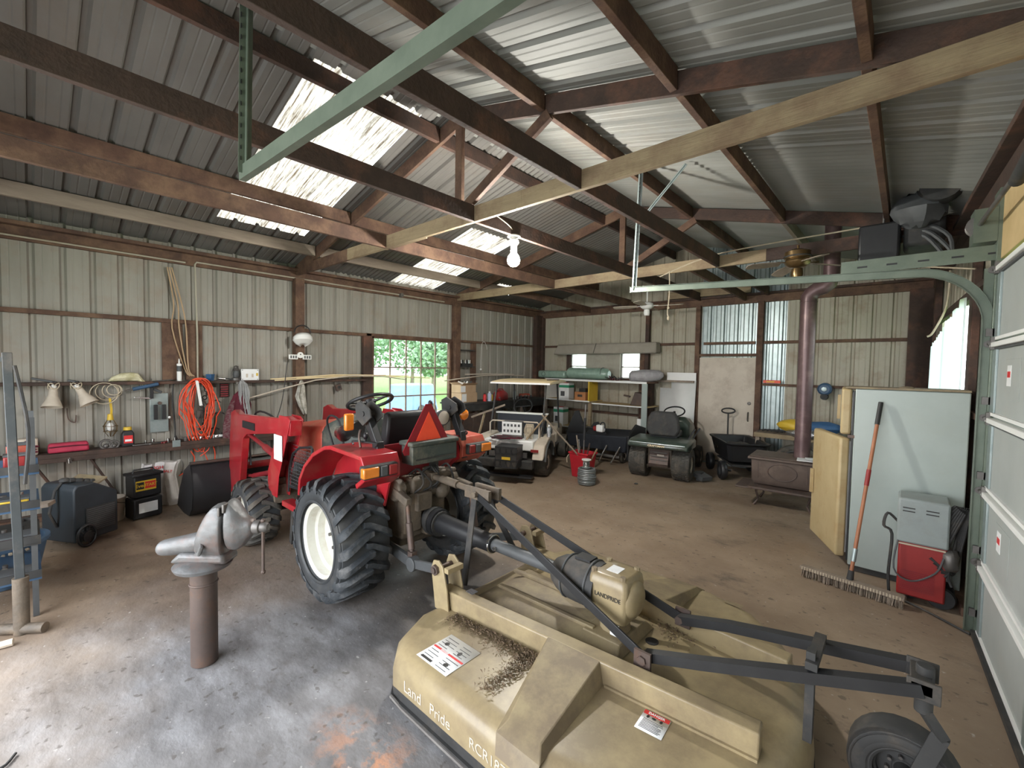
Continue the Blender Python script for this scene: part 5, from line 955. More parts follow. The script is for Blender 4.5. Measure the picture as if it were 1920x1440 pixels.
for z in (.27, .51, .75):
    for x in (.22, .12, .0):
        for y in [(-.26 + .075 * k) for k in range(8)]:
            sk += 1; m_ = q.choice(('chrome', 'chrome', 'dblack', 'iron')); solo(B().cyl((0, 0, 0), (0, 0, q.uniform(.03, .05)), q.uniform(.014, .026), n=10), 'rack_socket', m_, (-4.62 + x, -.31 + y, z), {'chrome': 'bright', 'dblack': 'black', 'iron': 'dull grey'}[m_] + ' round socket standing on the ' + {.27: 'lowest', .51: 'second', .75: 'third'}[z] + ' shelf of the rack', 'socket', 'sockets on the ' + {.27: 'lowest', .51: 'second', .75: 'third'}[z] + ' rack shelf')
for k, (x, y, z, d, m_, lb) in enumerate(((.18, .25, .99, (.09, .10, .10), 'weldred', 'red box on the top shelf of the rack'), (.02, .26, .99, (.09, .1, .15), 'redfade', 'orange box on the top shelf of the rack'), (.16, .09, .99, (.12, .12, .16), 'white', 'white tub on the top shelf of the rack'), (.2, .24, .27, (.14, .16, .03), 'paper', 'white tray on the lowest shelf of the rack'), (.2, .24, .75, (.10, .14, .05), 'yellow', 'yellow parts box on the third shelf of the rack'), (.2, .24, .51, (.14, .16, .04), 'reddark', 'dark red tray on the second shelf of the rack'))):
    o = thing('parts_bin', lb, 'box', (-4.62 + x, -.31 + y, z)); B().box((0, 0, d[2] / 2), d).build('bin', m_, o, bevel=.008); B().box((0, 0, d[2] + .006), (d[0] * 1.03, d[1] * 1.03, .012)).build('lid', 'dgrey', o)
# bench beyond the window
t = th('work_bench', 'long dark bench against the wall right of the window', 'workbench', (-6.55, 6.9, 0))
B().bb((-.30, -1.42, .985), (.30, 1.35, 1.02)).build('bench_top', 'dblack', t, bevel=.004); B().bb((.26, -1.42, .86), (.29, 1.35, .985)).build('apron', 'dblack', t)
for y in (-1.35, -.45, .45, 1.28):
    for x in (-.25, .24): B().bb((x - .03, y - .03, 0), (x + .03, y + .03, .985)).build('leg', 'greywood', t)
for k in range(3): B().bb((.28, -1.36 + k * .3, .02), (.29, -1.08 + k * .3, .82)).build('panel', 'rust', t)
B().bb((-.28, -1.4, .3), (.22, 1.3, .33)).build('lower_shelf', 'greywood', t)
for k, (y, z, d, lb) in enumerate(((5.86, 1.02, (.30, .42, .19), 'closed brown cardboard box on the bench, lowest of its stack'), (5.84, 1.21, (.28, .40, .15), 'open brown cardboard box on top of the other box on the bench'))):
    o = thing('cardboard_box', lb, 'box', (-6.55, y, z)); B().box((0, 0, d[2] / 2), d).build('carton', 'card', o, bevel=.004); B().box((d[0] / 2 + .001, -.14, d[2] / 2), (.003, .12, d[2] * .8)).build('side_label', 'paper', o)
    if k:
        for s_ in (-1, 1): B().box((s_ * .17, 0, d[2] + .02), (.09, .38, .004), (0, -s_ * .5, 0)).build('flap', 'card', o)
        for j in range(6): B().beam((rnd.uniform(-.1, .1), rnd.uniform(-.15, .15), d[2] - .05), (rnd.uniform(-.1, .1), rnd.uniform(-.15, .15), d[2] + .07), .01, .03).build('scrap', ['white', 'dgrey', 'chrome'][j % 3], o)
def bottle(name, lb, x, y, z, r, h, m_, mc, cat='bottle'):
    o = thing(name, lb, cat, (x, y, z)); B().lathe([(0, 0), (r, 0), (r, h * .72), (r * .8, h * .80), (r * .4, h * .86), (r * .4, h * .9), (0, h * .9)], n=16).build('bottle', m_, o); B().cyl((0, 0, h * .88), (0, 0, h), r * .5, n=12).build('cap', mc, o)
bottle('spray_can', 'red aerosol can on the bench right of the cardboard boxes', -6.42, 6.30, 1.02, .035, .17, 'inkred', 'black', 'can')
bottle('cleaner_bottle', 'pale blue bottle with white cap on the bench', -6.40, 6.42, 1.02, .042, .20, mat('palebluebottle', (.50, .55, .68), (.42, .46, .6), 5, .4), 'white')
bottle('glass_bottle', 'tall clear bottle right of the red fuel can', -6.42, 7.22, 1.02, .035, .22, 'fridge', 'dgrey')
bottle('yellow_bottle', 'small yellow bottle behind the cart roof post', -6.5, 6.58, 1.02, .03, .15, 'yellow', 'ink')
t = th('fuel_can', 'rounded red plastic fuel can on the bench', 'can', (-6.5, 6.86, 1.02)); 
b = B(); rings = []
for y, w_, h in ((-.16, .05, .10), (-.14, .09, .17), (-.05, .10, .21), (.05, .10, .20), (.14, .085, .15), (.17, .05, .08)): rings.append([(w_ * cx_, y, h / 2 + h / 2 * cz) for cx_, cz in ((-1, -.9), (-1, .5), (-.7, 1), (.7, 1), (1, .5), (1, -.9), (.8, -1), (-.8, -1))])
b.loft(rings).build('can_body', 'weldred', t, bevel=.01); B().tube([(0, -.10, .19), (0, -.06, .235), (0, .06, .23), (0, .09, .18)], .012, 8).build('handle', 'weldred', t); B().cyl((0, -.12, .15), (0, -.16, .22), .02).build('cap', 'ink', t)
t = th('orange_saw', 'orange and black power tool lying at the far end of the bench', 'tool', (-6.5, 7.65, 1.02)); B().box((0, 0, .06), (.14, .26, .10)).build('housing', 'redfade', t, bevel=.025); B().box((0, .17, .04), (.08, .12, .05)).build('blade_guard', 'dgrey', t, bevel=.01); B().cyl((.075, -.04, .05), (.09, -.04, .05), .035).build('cap', 'offwhite', t)
for k in range(5):
    o = thing('bench_part', ['grey engine part', 'dark bracket', 'round black fitting', 'rusty gear casting', 'small red tin'][k] + ' lying on the bench behind the cart', 'part', (-6.42 + .03 * k, 7.32 + .09 * k if k < 4 else 6.62, 1.02)); B().box((0, 0, .03), (.08, .06, .05)).build('base', ['iron', 'dblack', 'black', 'rust', 'weldred'][k], o, bevel=.008); B().cyl((0, 0, .05), (0, 0, .08), .02, n=10).build('stub', 'iron', o)
t = th('wall_bin', 'small black bin of screwdrivers on a wall shelf right of the window', 'bin', (XL + .09, 6.10, 1.73)); B().bb((-.06, -.12, 0), (.06, .16, .06)).build('bin', 'ink', t)
for k in range(7): B().cyl((0, -.1 + k * .038, .05), (rnd.uniform(-.02, .02), -.1 + k * .038, .13), .011, n=8).build('tool_handle', ['white', 'ink', 'chrome'][k % 3], t)
solo(B().bb((-.07, -.16, 0), (.07, .22, .02)), 'wall_shelf', 'dblack', (XL + .09, 6.09, 1.71), 'small dark wall shelf holding the black bin', 'shelf')
solo(B().bb((-.07, -.16, 0), (.07, .22, .02)), 'wall_shelf', 'dblack', (XL + .09, 6.09, 2.05), 'empty small wall shelf above the black bin', 'shelf')
solo(B().tube([(0, -.09, -.45), (0, -.08, .0), (0, -.04, .10), (0, .02, .11), (0, .08, .0), (0, .085, -.05)], .004, 5).sph((0, -.09, -.48), .022, 8, 6), 'hanging_wire', 'white', (XL + .05, 6.68, 2.15), 'thin white wire arching on the wall with a white bulb end', 'wire')
# ================================================================== back of the shed
# golf cart, seen from behind
t = th('golf_cart', 'stripped white golf cart with cream roof and wheel ramps, facing the back wall', 'golf cart', (-4.74, 5.36, 0), math.radians(24))
def P_(x, y, z): return (x, y, z)
def cwheel(x, y, R, W, par, m_='rubber2'):
    w_ = B().cyl((x - W * .4, y, R), (x + W * .4, y, R), R * .3).build('wheel', 'dblack', par)
    pr = [(R * .55, -W / 2), (R * .8, -W * .52), (R * .95, -W * .48), (R, -W * .36), (R, W * .36), (R * .95, W * .48), (R * .8, W * .52), (R * .55, W / 2)]
    B().lathe(pr, (x, y, R), 'x', 32, closed=True).build('tyre', m_, par); B().lathe([(R * .56, -W * .45), (R * .5, -W * .3), (0, -W * .25), (0, W * .25), (R * .5, W * .3), (R * .56, W * .45)], (x, y, R), 'x', 24, closed=True).build('rim', 'offwhite', par)
    return w_
for x in (-.47, .47):
    cwheel(x, 0, .225, .20, t); cwheel(x, 1.62, .22, .18, t)
B().bb((-.40, -.50, .20), (.40, 1.9, .30)).build('chassis', 'dblack', t, bevel=.01)
B().bb((-.45, -.56, .20), (.45, -.46, .33)).build('bumper', 'dblack', t, bevel=.015); B().bb((-.44, -.62, .08), (.46, -.50, .11)).build('lower_bar', 'black', t)
B().bb((-.30, -.40, .34), (.32, -.36, .42)).build('cross_bar', 'iron', t)
for s_ in (-1, 1):
    b = B(); x0, x1 = s_ * .38, s_ * .60; pr = arc((0, .27), .27, PI * .02, PI * .98, 12, 'yz'); pr2 = arc((0, .27), .30, PI * .02, PI * .98, 12, 'yz')
    poly = [(p[1], p[2]) for p in pr] + [(p[1], p[2]) for p in pr2[::-1]]; b.prism(poly, x0, x1, 'yz'); b.build('fender', 'dgrey', t)
    B().prism([(-.42, .32), (-.30, .54), (-.05, .62), (.42, .62), (.44, .40), (.28, .38), (.2, .52), (-.1, .54), (-.3, .36)], s_ * .40, s_ * .58, 'yz').build('side_body', 'offwhite', t, bevel=.015)
    B().bb((s_ * .44 - .06, -.405, .44), (s_ * .44 + .06, -.395, .48)).build('tail_light', 'weldred', t)
B().bb((-.40, -.36, .44), (.40, .36, .60)).build('rear_deck', 'white', t, bevel=.02)
B().bb((-.43, .34, .55), (.43, .42, .94)).build('seat_back', mat('navyblack', (.02, .025, .035), (.012, .016, .024), 5, .5), t, bevel=.01); B().bb((-.46, .33, .935), (.46, .43, .96)).build('back_trim', 'white', t, bevel=.004)
B().bb((-.43, .42, .52), (.43, .88, .66)).build('seat', 'dgrey', t, bevel=.03)
B().bb((-.48, 1.35, .30), (.40, 1.90, .62)).build('front_cowl', 'offwhite', t, bevel=.04); B().bb((-.44, .9, .28), (.44, 1.4, .31)).build('floor_pan', 'dblack', t)
B().tube([(-.40, -.1, .60), (-.40, -.1, .82), (-.36, -.1, .86), (.40, -.1, .86), (.43, -.1, .82), (.43, -.1, .60)], .012, 8).build('bag_rail', 'offwhite', t)
s1 = B().tor((0, 0, 0), .17, .014, 'z', 30, 8).xf(Matrix.Translation((-.18, 1.05, 1.0)) @ Matrix.Rotation(.9, 4, 'X')).build('steering_wheel', 'black', t); B().cyl((-.18, 1.05, 1.0), (-.18, 1.35, .72), .018).build('steering_column', 'black', t)
B().beam((-.33, 1.09, .98), (-.03, 1.02, 1.02), .03, .015).build('wheel_spoke', 'black', s1)
for x, y0, y1 in ((-.45, .02, .30), (.45, .02, .30), (-.44, 1.36, 1.22), (.44, 1.36, 1.22)): B().cyl((x * 1.0, y0, .60), (x * .96, y1, 1.47), .016).build('roof_post', 'dblack', t)
b = B(); rings = []
for y, w_, zt in ((.20, .50, 1.475), (.24, .53, 1.495), (.7, .54, 1.52), (1.2, .54, 1.52), (1.55, .53, 1.50), (1.60, .50, 1.475)): rings.append([(x, y, z) for x, z in ((-w_, 1.455), (-w_ * .98, zt - .01), (-w_ * .8, zt), (w_ * .8, zt), (w_ * .98, zt - .01), (w_, 1.455))])
b.loft(rings).build('roof', 'cream', t, bevel=.008); B().bb((-.52, .19, 1.45), (.52, .20, 1.478)).build('roof_edge', 'white', t)
B().beam((.40, .55, 1.522), (.52, .85, 1.522), .04, .015).build('roof_tape', 'rust', t)
B().beam((.43, -.3, .45), (.42, .36, .92), .02, .03).build('deck_strut', 'greywood', t)
# things on the cart
o = thing('charger_unit', 'white label panel of a charger standing on the golf cart deck', 'charger', (-4.66, 5.22, .60), math.radians(24)); B().bb((-.16, -.06, 0), (.16, .08, .06)).build('case', 'iron', o); B().bb((-.16, -.065, .05), (.16, .06, .27)).build('case_body', 'dgrey', o, bevel=.01); B().bb((-.165, -.070, .06), (.165, -.066, .265)).build('label_panel', 'paper', o)
for k in range(10): B().bb((-.14 + (k % 5) * .06, -.0715, .10 + (k // 5) * .09), (-.105 + (k % 5) * .06, -.0705, .14 + (k // 5) * .09)).build('symbol', 'dgrey', o)
o = thing('cable_tangle', 'tangle of red and black jumper cable on the golf cart deck', 'cable', (-4.62, 5.0, .61), math.radians(24)); q = random.Random(2)
for k in range(6): B().tube([(q.uniform(-.25, .25), q.uniform(-.10, .08), .012 + .03 * q.random()) for _ in range(9)], .007, 5).build('cable_loop', 'maroon' if k % 2 else 'dblack', o)
o = thing('rope_hank', 'hank of beige rope hung from the cart rail', 'rope', (-4.42, 5.35, .84), math.radians(24))
for k in range(6): B().tube([(.02 * k - .05, -.02, .0), (.02 * k - .08, -.03, -.1), (.02 * k - .06, -.03, -.2 - .03 * (k % 3)), (.02 * k - .03, -.03, -.1), (.02 * k - .04, -.02, .0)], .007, 5).build('rope_loop', 'rope', o)
o = thing('milk_crate', 'black plastic crate hung on the back of the golf cart', 'crate', (-4.36, 4.80, .26), math.radians(24))
for z in (.0, .10, .20, .29): B().box((0, 0, z + .012), (.34, .30, .024)).build('crate_band', 'black', o)
for k in range(8): x = -.15 + k * .043; B().beam((x, -.152, .02), (x + (.03 if k % 2 else -.03), -.152, .11), .008, .01).beam((x, -.152, .20), (x + (.03 if k % 2 else -.03), -.152, .28), .008, .01).build('lattice', 'black', o)
B().bb((-.16, -.145, .01), (.16, -.14, .30)).build('crate_wall', 'dblack', o); B().bb((-.06, -.158, .125), (.07, -.154, .165)).build('tag_label', 'yellow', o)
for x in (-.16, .16): B().bb((x - .006, -.15, 0), (x + .006, .15, .30)).build('crate_side', 'black', o)
solo(B().sph((0, 0, 0), .035, 10, 6).cyl((0, 0, .0), (0, 0, -.04), .012), 'hitch_ball', 'chrome', (-4.42, 4.80, .29), 'white hitch ball on the golf cart bumper', 'hitch')
bottle('spray_bottle', 'silver spray bottle standing on the right side of the golf cart deck', -4.24, 5.62, .62, .035, .20, 'silverwrap', 'white')
for k, (p, q_, r, m_, lb) in enumerate((((-4.18, 5.35, 1.0), (-3.82, 5.86, .34), .014, 'greywood', 'weathered wooden handle sloping from the cart into the red bucket'), ((-4.42, 5.2, .55), (-4.20, 5.5, .98), .014, 'tan', 'thin wooden handle leaning up against the cart roof post'), ((-5.62, 5.2, .85), (-5.15, 5.55, 1.08), .022, 'greywood', 'short grey plank leaning left of the golf cart'), ((-5.6, 5.25, .2), (-5.5, 5.4, .92), .028, 'tan', 'upright wooden stake left of the golf cart'))):
    if k < 2: solo(B().cyl(p, q_, r, n=10), 'broomstick', m_, (0, 0, 0), lb, 'handle')
    else: solo(B().beam(p, q_, .05, .03), 'wooden_stake', m_, (0, 0, 0), lb, 'plank')
# black grass sweeper behind the bucket
t = th('lawn_sweeper', 'black lawn sweeper with torn hopper between golf cart and lawn tractor', 'sweeper', (-4.30, 7.45, 0), .05)
b = B().add([(-.60, -.30, .22), (.58, -.30, .22), (.62, -.34, .52), (-.64, -.34, .46), (-.60, .40, .20), (.58, .40, .20), (.62, .45, .56), (-.64, .45, .50)], [(0, 1, 2, 3), (4, 7, 6, 5), (0, 3, 7, 4), (1, 5, 6, 2), (0, 4, 5, 1), (3, 2, 6, 7)]); b.build('hopper', mat('hopper_cloth', (.022, .026, .036), (.012, .014, .02), 6, .8, bump=.4), t, bevel=.02)
for x, h in ((-.42, .92), (.0, .74)): B().prism([(x - .26, .45), (x + .20, .52), (x + .02, h), (x - .06, h - .02)], -.30, -.27, 'xz').build('torn_flap', 'black', t)
B().prism([(-.34, .1), (.46, .0), (.42, .62), (.0, .72), (-.34, .54)], .62, .66, 'yz').build('side_plate', 'black', t, bevel=.01)
for x in (-.5, .45): cwheel(x, -.1, .13, .07, t)
for x, dx in ((.12, .14), (.36, .16)): B().cyl((x, -.42, .02), (x + dx, -.38, .34), .014).build('tow_tube', 'chrome', t)
B().cyl((-.55, -.35, .14), (.5, -.35, .14), .03).build('brush_axle', 'iron', t)
o = thing('hedge_tool', 'red and white power tool lying on top of the lawn sweeper', 'tool', (-4.17, 7.1, .56)); B().box((0, 0, .07), (.14, .12, .13)).build('housing', 'white', o, bevel=.02); B().box((-.10, 0, .06), (.09, .09, .09)).build('motor', 'weldred', o, bevel=.02); B().tube([(0, -.02, .13), (.03, -.02, .18), (.09, -.02, .17), (.10, -.02, .08)], .012).build('handle', 'black', o); B().beam((-.14, 0, .06), (-.42, .02, .08), .03, .02).build('blade', 'dblack', o)
# red bucket of tools, wire rolls
t = th('red_bucket', 'square red bucket full of long handled tools', 'bucket', (-3.82, 5.97, 0)); B().add([(x, y, z) for z, a in ((0, .13), (.37, .17), (.37, .185), (.40, .185), (.40, .165), (.03, .12)) for x, y in ((-a, -a * .8), (a, -a * .8), (a, a * .8), (-a, a * .8))], [(0, 1, 2, 3), (20, 23, 22, 21)] + [(r * 4 + i, r * 4 + (i + 1) % 4, r * 4 + 4 + (i + 1) % 4, r * 4 + 4 + i) for r in range(5) for i in range(4)]).build('bucket_body', mat('bucketred', (.52, .02, .035), (.4, .015, .025), 5, .45), t, bevel=.008); B().tube([(-.18, -.05, .38), (-.22, -.12, .30), (-.19, -.16, .22)], .006).build('rope_tie', 'rope', t)
for k, (dx, dy, h, m_, lb) in enumerate(((.02, .02, 1.12, 'iron', 'tall grey steel pole with black grip standing in the red bucket'), (.16, -.06, .52, 'rust', 'rusty rod leaning right in the red bucket'), (.26, .0, .44, 'tan', 'short wooden stick leaning far right in the red bucket'), (-.16, .05, .60, 'greywood', 'grey stick leaning left in the red bucket'), (-.08, .0, .55, 'chrome', 'bright rod leaning over the red bucket rim'))):
    o = thing('bucket_tool', lb, 'tool', (-3.82, 5.97, .04)); B().cyl((dx * .1, dy * .1, 0), (dx, dy, h), .012, n=8).build('shaft', m_, o)
    if k == 0: B().cyl((.012, .012, .55), (.016, .016, .90), .020, n=10).build('grip', 'black', o)
t = th('wire_roll', 'large coil of grey fence wire on the floor beside the red bucket', 'wire', (-3.52, 5.62, 0))
for k in range(9): B().tor((.004 * math.sin(k * 2), .004 * math.cos(k * 3), .018 + k * .026), .125 - .004 * abs(k - 4) / 2, .0165, 'z', 28, 6).build('wire_turn', 'wire', t)
B().cyl((0, 0, 0), (0, 0, .22), .11, n=20).build('coil_core', 'wire', t)
t = th('wire_spool', 'small silver wire spool standing on the fence wire coil', 'spool', (-3.53, 5.62, .245)); B().cyl((0, 0, 0), (0, 0, .012), .065, n=20).build('flange', 'galv', t); B().cyl((0, 0, .115), (0, 0, .127), .07, n=20).build('flange', 'white', t)
for k in range(5): B().tor((0, 0, .022 + k * .019), .045, .010, 'z', 20, 6).build('wire_turn', 'chrome', t)
B().cyl((0, 0, 0), (0, 0, .12), .038, n=14).build('core', 'galv', t)
# storage shelves
X0, X1, Y0_, Y1_ = -6.22, -3.72, 8.05, 8.58
t = th('storage_shelves', 'open white and brown storage shelves under the boarded back window', 'shelving', (-4.97, 8.3, 0))
wbuild(B().bb((X0 + .02, Y0_ + .004, 1.455), (X1 - .02, Y1_, 1.485)), 'top_board', mat('brownboard', (.20, .11, .07), (.14, .075, .05), 4, .6), t); wbuild(B().bb((X0 + .02, Y0_ - .008, 1.448), (X1 - .02, Y0_ + .004, 1.488)), 'top_edging', 'white', t)
wbuild(B().bb((X0, Y0_, 1.0), (X0 + .02, Y1_, 1.455)), 'side_panel', 'white', t); wbuild(B().bb((X1 - .11, Y0_ - .02, 0.0), (X1 - .0, Y0_ + .01, 1.45)), 'side_panel', 'fridge', t, bevel=.003); wbuild(B().bb((X1 - .16, Y0_ + .3, 0.0), (X1 - .08, Y1_ - .05, 1.45)), 'shelf_post', 'darkwood', t)
for a, c, z in ((X0, -5.02, 1.03), (-5.0, X1, 1.0), (X0, -5.0, .44), (-5.0, X1, .34)):
    wbuild(B().bb((a, Y0_ + .005, z - .02), (c, Y1_, z)), 'shelf_board', 'ply', t); wbuild(B().bb((a, Y0_ - .006, z - .022), (c, Y0_ + .005, z + .002)), 'shelf_edging', 'white', t)
wbuild(B().bb((-5.06, Y0_, 1.03), (-5.03, Y0_ + .35, 1.45)), 'divider', 'yellow', t); wbuild(B().bb((-5.03, Y0_ - .03, 0.0), (-4.96, Y0_ + .02, 1.0)), 'shelf_post', 'tan', t); wbuild(B().bb((X0, Y0_, 0), (X0 + .05, Y0_ + .05, 1.0)), 'shelf_post', 'greywood', t)
for k, (x, y, z, lb) in enumerate(((-5.72, 8.2, 1.03, 'white and green carton on the middle shelf'), (-5.86, 8.2, .44, 'white and green carton on the lower shelf'))):
    o = thing('water_carton', lb, 'box', (x, y, z), .1); h = .36 if k == 0 else .40; B().box((0, 0, h / 2), (.25, .24, h)).build('carton', 'paper', o, bevel=.003); B().box((0, 0, h * .80), (.253, .243, h * .16)).build('green_band', 'inkgreen', o); B().box((-.03, -.122, h * .35), (.10, .004, h * .3)).build('picture', 'dgrey', o); B().box((.0, -.02, h + .004), (.12, .1, .008)).build('red_mark', 'inkred', o)
o = thing('orange_carton', 'small orange brown box on the middle shelf', 'box', (-5.30, 8.22, 1.03)); B().box((0, 0, .09), (.28, .22, .18)).build('carton', mat('orangebox', (.50, .22, .09), (.38, .16, .06), 5, .7), o, bevel=.004); B().box((0, -.112, .10), (.12, .003, .05)).build('print', 'dblack', o); B().box((.03, 0, .22), (.16, .14, .08)).build('dark_contents', 'dblack', o)
o = thing('tin_funnel', 'brown metal funnel box on the right middle shelf', 'tin', (-4.02, 8.3, 1.0)); B().add([(-.14, -.1, 0), (.12, -.1, 0), (.12, .1, 0), (-.14, .1, 0), (-.04, -.1, .27), (.13, -.1, .24), (.13, .1, .24), (-.04, .1, .27)], [(0, 1, 2, 3), (4, 7, 6, 5), (0, 4, 5, 1), (1, 5, 6, 2), (2, 6, 7, 3), (3, 7, 4, 0)]).build('body', 'rust', o, bevel=.01); B().cyl((-.16, -.05, .17), (-.3, -.05, .19), .02).build('spout', 'rust', o)
o = thing('red_rag', 'crumpled dark red rag on the lower shelf', 'rag', (-3.98, 8.25, .34)); B().sph((0, 0, .11), (.17, .13, .12), 18, 10, .16, 3).build('rag_cloth', mat('ragred', (.34, .07, .05), (.2, .03, .025), 9, .9, bump=.5), o)
solo(B().box((0, 0, .1), (.17, .03, .2)), 'white_note', 'white', (-3.86, 8.12, .55), 'white card hooked on the shelf side above the red rag', 'card')
for k, (x, y, l, a) in enumerate(((-4.6, 8.3, .5, .3), (-4.9, 8.3, .4, -.2))): solo(B().beam((-l / 2, 0, .02), (l / 2, 0, .03), .05, .03).sph((l * .3, 0, .05), (.12, .08, .05), 10, 6, .2, k), 'rusty_part', 'rust', (x, y, .34 if k == 0 else .34), ['long rusty part lying on the lower shelf', 'dark rusty casting at the left of the lower shelf'][k], 'part', rz=a)
t = th('rolled_tarp', 'pale green plastic wrapped roll on top of the shelves', 'roll', (-5.2, 8.25, 1.485)); B().lathe([(0, -.52), (.08, -.52), (.125, -.47), (.13, -.2), (.124, 0), (.13, .25), (.12, .47), (.07, .53), (0, .52)], (0, 0, .13), 'x', 22).build('roll', 'teal', t); B().tube([(.38, -.13, .13), (.38, -.09, .23), (.38, 0, .262), (.38, .09, .22)], .006).build('tie', 'dgrey', t)
t = th('wrapped_bale', 'flat pale green wrapped bale at the left end of the shelf top', 'bale', (-6.15, 8.32, 1.49)); B().box((.0, 0, .085), (.78, .3, .17)).build('bale', 'teal', t, bevel=.04); B().tor((-.22, -.15, .09), .05, .006, 'y', 16).build('ring', 'dgrey', t)
t = th('plier_heap', 'heap of dark pliers on the shelf top', 'tool', (-4.45, 8.2, 1.488)); q = random.Random(9)
for k in range(14): x = q.uniform(-.16, .16); B().beam((x, q.uniform(-.06, .06), .01 + .01 * (k % 3)), (x + q.uniform(-.12, .12), q.uniform(-.1, .1), .04 + q.uniform(0, .06)), .02, .014).build('plier', 'maroon' if k % 3 == 0 else 'dblack', t)
t = th('grey_tarp_roll', 'bundle of crinkled grey tarp on the right end of the shelf top', 'tarp', (-3.82, 8.2, 1.488)); B().lathe([(0, -.30), (.07, -.32), (.12, -.27), (.13, -.05), (.12, .1), (.10, .25), (.04, .33), (0, .33)], (0, 0, .115), 'x', 18).xf(Matrix.Rotation(.25, 4, 'Z') @ Matrix.Rotation(-.08, 4, 'Y')).build('roll', mat('greytarp', (.40, .39, .40), (.24, .23, .24), 12, .5, bump=.9), t); B().tor((-.30, -.07, .10), .06, .012, 'x', 16).tor((-.31, -.075, .10), .03, .01, 'x', 12).build('roll_end', 'dgrey', t)
t = th('insulation_roll', 'long grey rolled blind over the back windows', 'blind', (-4.95, 8.5, 2.06)); B().add([(-1.28, -.16, -.02), (1.24, -.16, .0), (1.24, .1, .0), (-1.28, .1, -.02), (-1.16, -.14, .21), (1.22, -.12, .22), (1.22, .12, .22), (-1.16, .12, .21)], [(0, 1, 2, 3), (4, 7, 6, 5), (0, 4, 5, 1), (1, 5, 6, 2), (2, 6, 7, 3), (3, 7, 4, 0)]).build('blind_roll', 'greywood' if 0 else mat('blindgrey', (.36, .33, .28), (.26, .235, .195), 4, .85, bump=.3), t, bevel=.03); B().beam((-.18, -.17, .0), (-.12, -.15, .22), .02, .006).build('strap', 'dblack', t)
solo(B().bb((-.43, 0, 0), (.43, .03, .62)), 'fibre_board', mat('fibre', (.40, .38, .32), (.32, .30, .25), 7, .8, dirt=(.25, .21, .16)), (-5.03, 8.57, 1.49), 'grey fibre board covering the wall between the back windows', 'board')
# white sheets
t = th('hardboard_sheet', 'tall white panel leaning against the back wall behind the lawn tractor', 'panel', (-3.3, 8.5, 0)); wbuild(B().add([(-3.66, 8.46, .05), (-2.98, 8.42, .02), (-2.97, 8.52, 1.53), (-3.45, 8.54, 1.53), (-3.45, 8.54, 1.37), (-3.68, 8.55, 1.37)], [(0, 1, 2, 3, 4, 5)]), 'sheet', 'white', t, solid=.02)
solo(B().bb((-.30, 0, 0), (.26, .015, .15)), 'hardboard_sheet', 'white', (-3.23, 8.5, 1.53), 'short white panel behind the top edge of the tall white panel', 'panel')
solo(B().bb((-.36, -.05, 0), (.5, 0, .04)), 'rail_board', 'greywood', (-3.5, 8.52, 1.49), 'grey rail board crossing the top of the white panels', 'board')
# lawn tractor
t = th('lawn_tractor', 'dark green riding lawn tractor with black seat, seen from behind', 'mower', (-2.90, 6.86, 0), math.radians(9))
for x in (-.335, .335): 
    cwheel(x, 0, .255, .27, t, 'rubber2')
    b = B()
    for k in range(30):
        a = 2 * PI * k / 30
        for j in range(5):
            xx = x - .10 + .05 * j; c = Vector((xx, .256 * math.cos(a + .1 * (j % 2)), .255 + .256 * math.sin(a + .1 * (j % 2)))); b.box(c, (.035, .03, .014), (a - PI / 2 + .1 * (j % 2), 0, 0))
    b.build('tread', 'rubber2', t)
for x in (-.32, .32): cwheel(x, 1.2, .19, .16, t, 'rubber2')
B().bb((-.19, -.12, .16), (.19, .6, .50)).build('transaxle', 'grease', t, bevel=.02); B().add([(-.17, -.26, .22), (.17, -.26, .22), (.17, -.12, .20), (-.17, -.12, .20), (-.15, -.20, .24), (.15, -.20, .24), (.15, -.12, .46), (-.15, -.12, .46)], [(0, 1, 2, 3), (4, 7, 6, 5), (0, 4, 5, 1), (1, 5, 6, 2), (2, 6, 7, 3), (3, 7, 4, 0)]).build('hitch_plate', 'rust', t, bevel=.006)
for z in (.30, .36, .42): B().bb((-.13, -.195, z), (.13, -.185, z + .014)).build('fin', 'iron', t)
B().bb((-.02, -.20, .37), (.09, -.19, .40)).build('bright_plate', 'chrome', t)
rings = []
for y, w_, z0, z1 in ((-.36, .40, .53, .575), (-.33, .455, .51, .60), (-.20, .47, .50, .625), (.25, .47, .50, .64), (.42, .42, .45, .60)): rings.append([(-w_, y, z0), (-w_, y, z1 - .03), (-w_ * .93, y, z1), (w_ * .93, y, z1), (w_, y, z1 - .03), (w_, y, z0)])
B().loft(rings).build('rear_fender', mat('mowergreen', (.06, .085, .07), (.035, .05, .042), 5, .3, coat=.3, dirt=(.20, .19, .15), dscale=4, damt=.5), t, bevel=.012)
B().tube([(-.42, -.34, .585), (0, -.372, .588), (.42, -.34, .585)], .010, 8).build('bumper_trim', 'galv', t); text('CRAFTSMAN', .044, 'cream', t, (0, -.362, .553), (PI / 2, 0, 0), bold=.001)
B().prism([(-.20, .66), (.20, .66), (.265, .76), (.24, .95), (.19, 1.04), (.14, 1.06), (-.14, 1.06), (-.19, 1.04), (-.24, .95), (-.265, .76)], .0, .10, 'xz').build('seat_back', 'dblack', t, bevel=.03); B().bb((-.22, .05, .63), (.22, .46, .74)).build('seat_cushion', 'dgrey', t, bevel=.03)
B().tor((0, 0, 0), .17, .013, 'z', 28, 8).xf(Matrix.Translation((.0, .80, 1.0)) @ Matrix.Rotation(.45, 4, 'X')).build('steering_wheel', 'black', t); B().cyl((0, .80, 1.0), (0, .95, .6), .02).build('steering_column', 'black', t)
rings = []
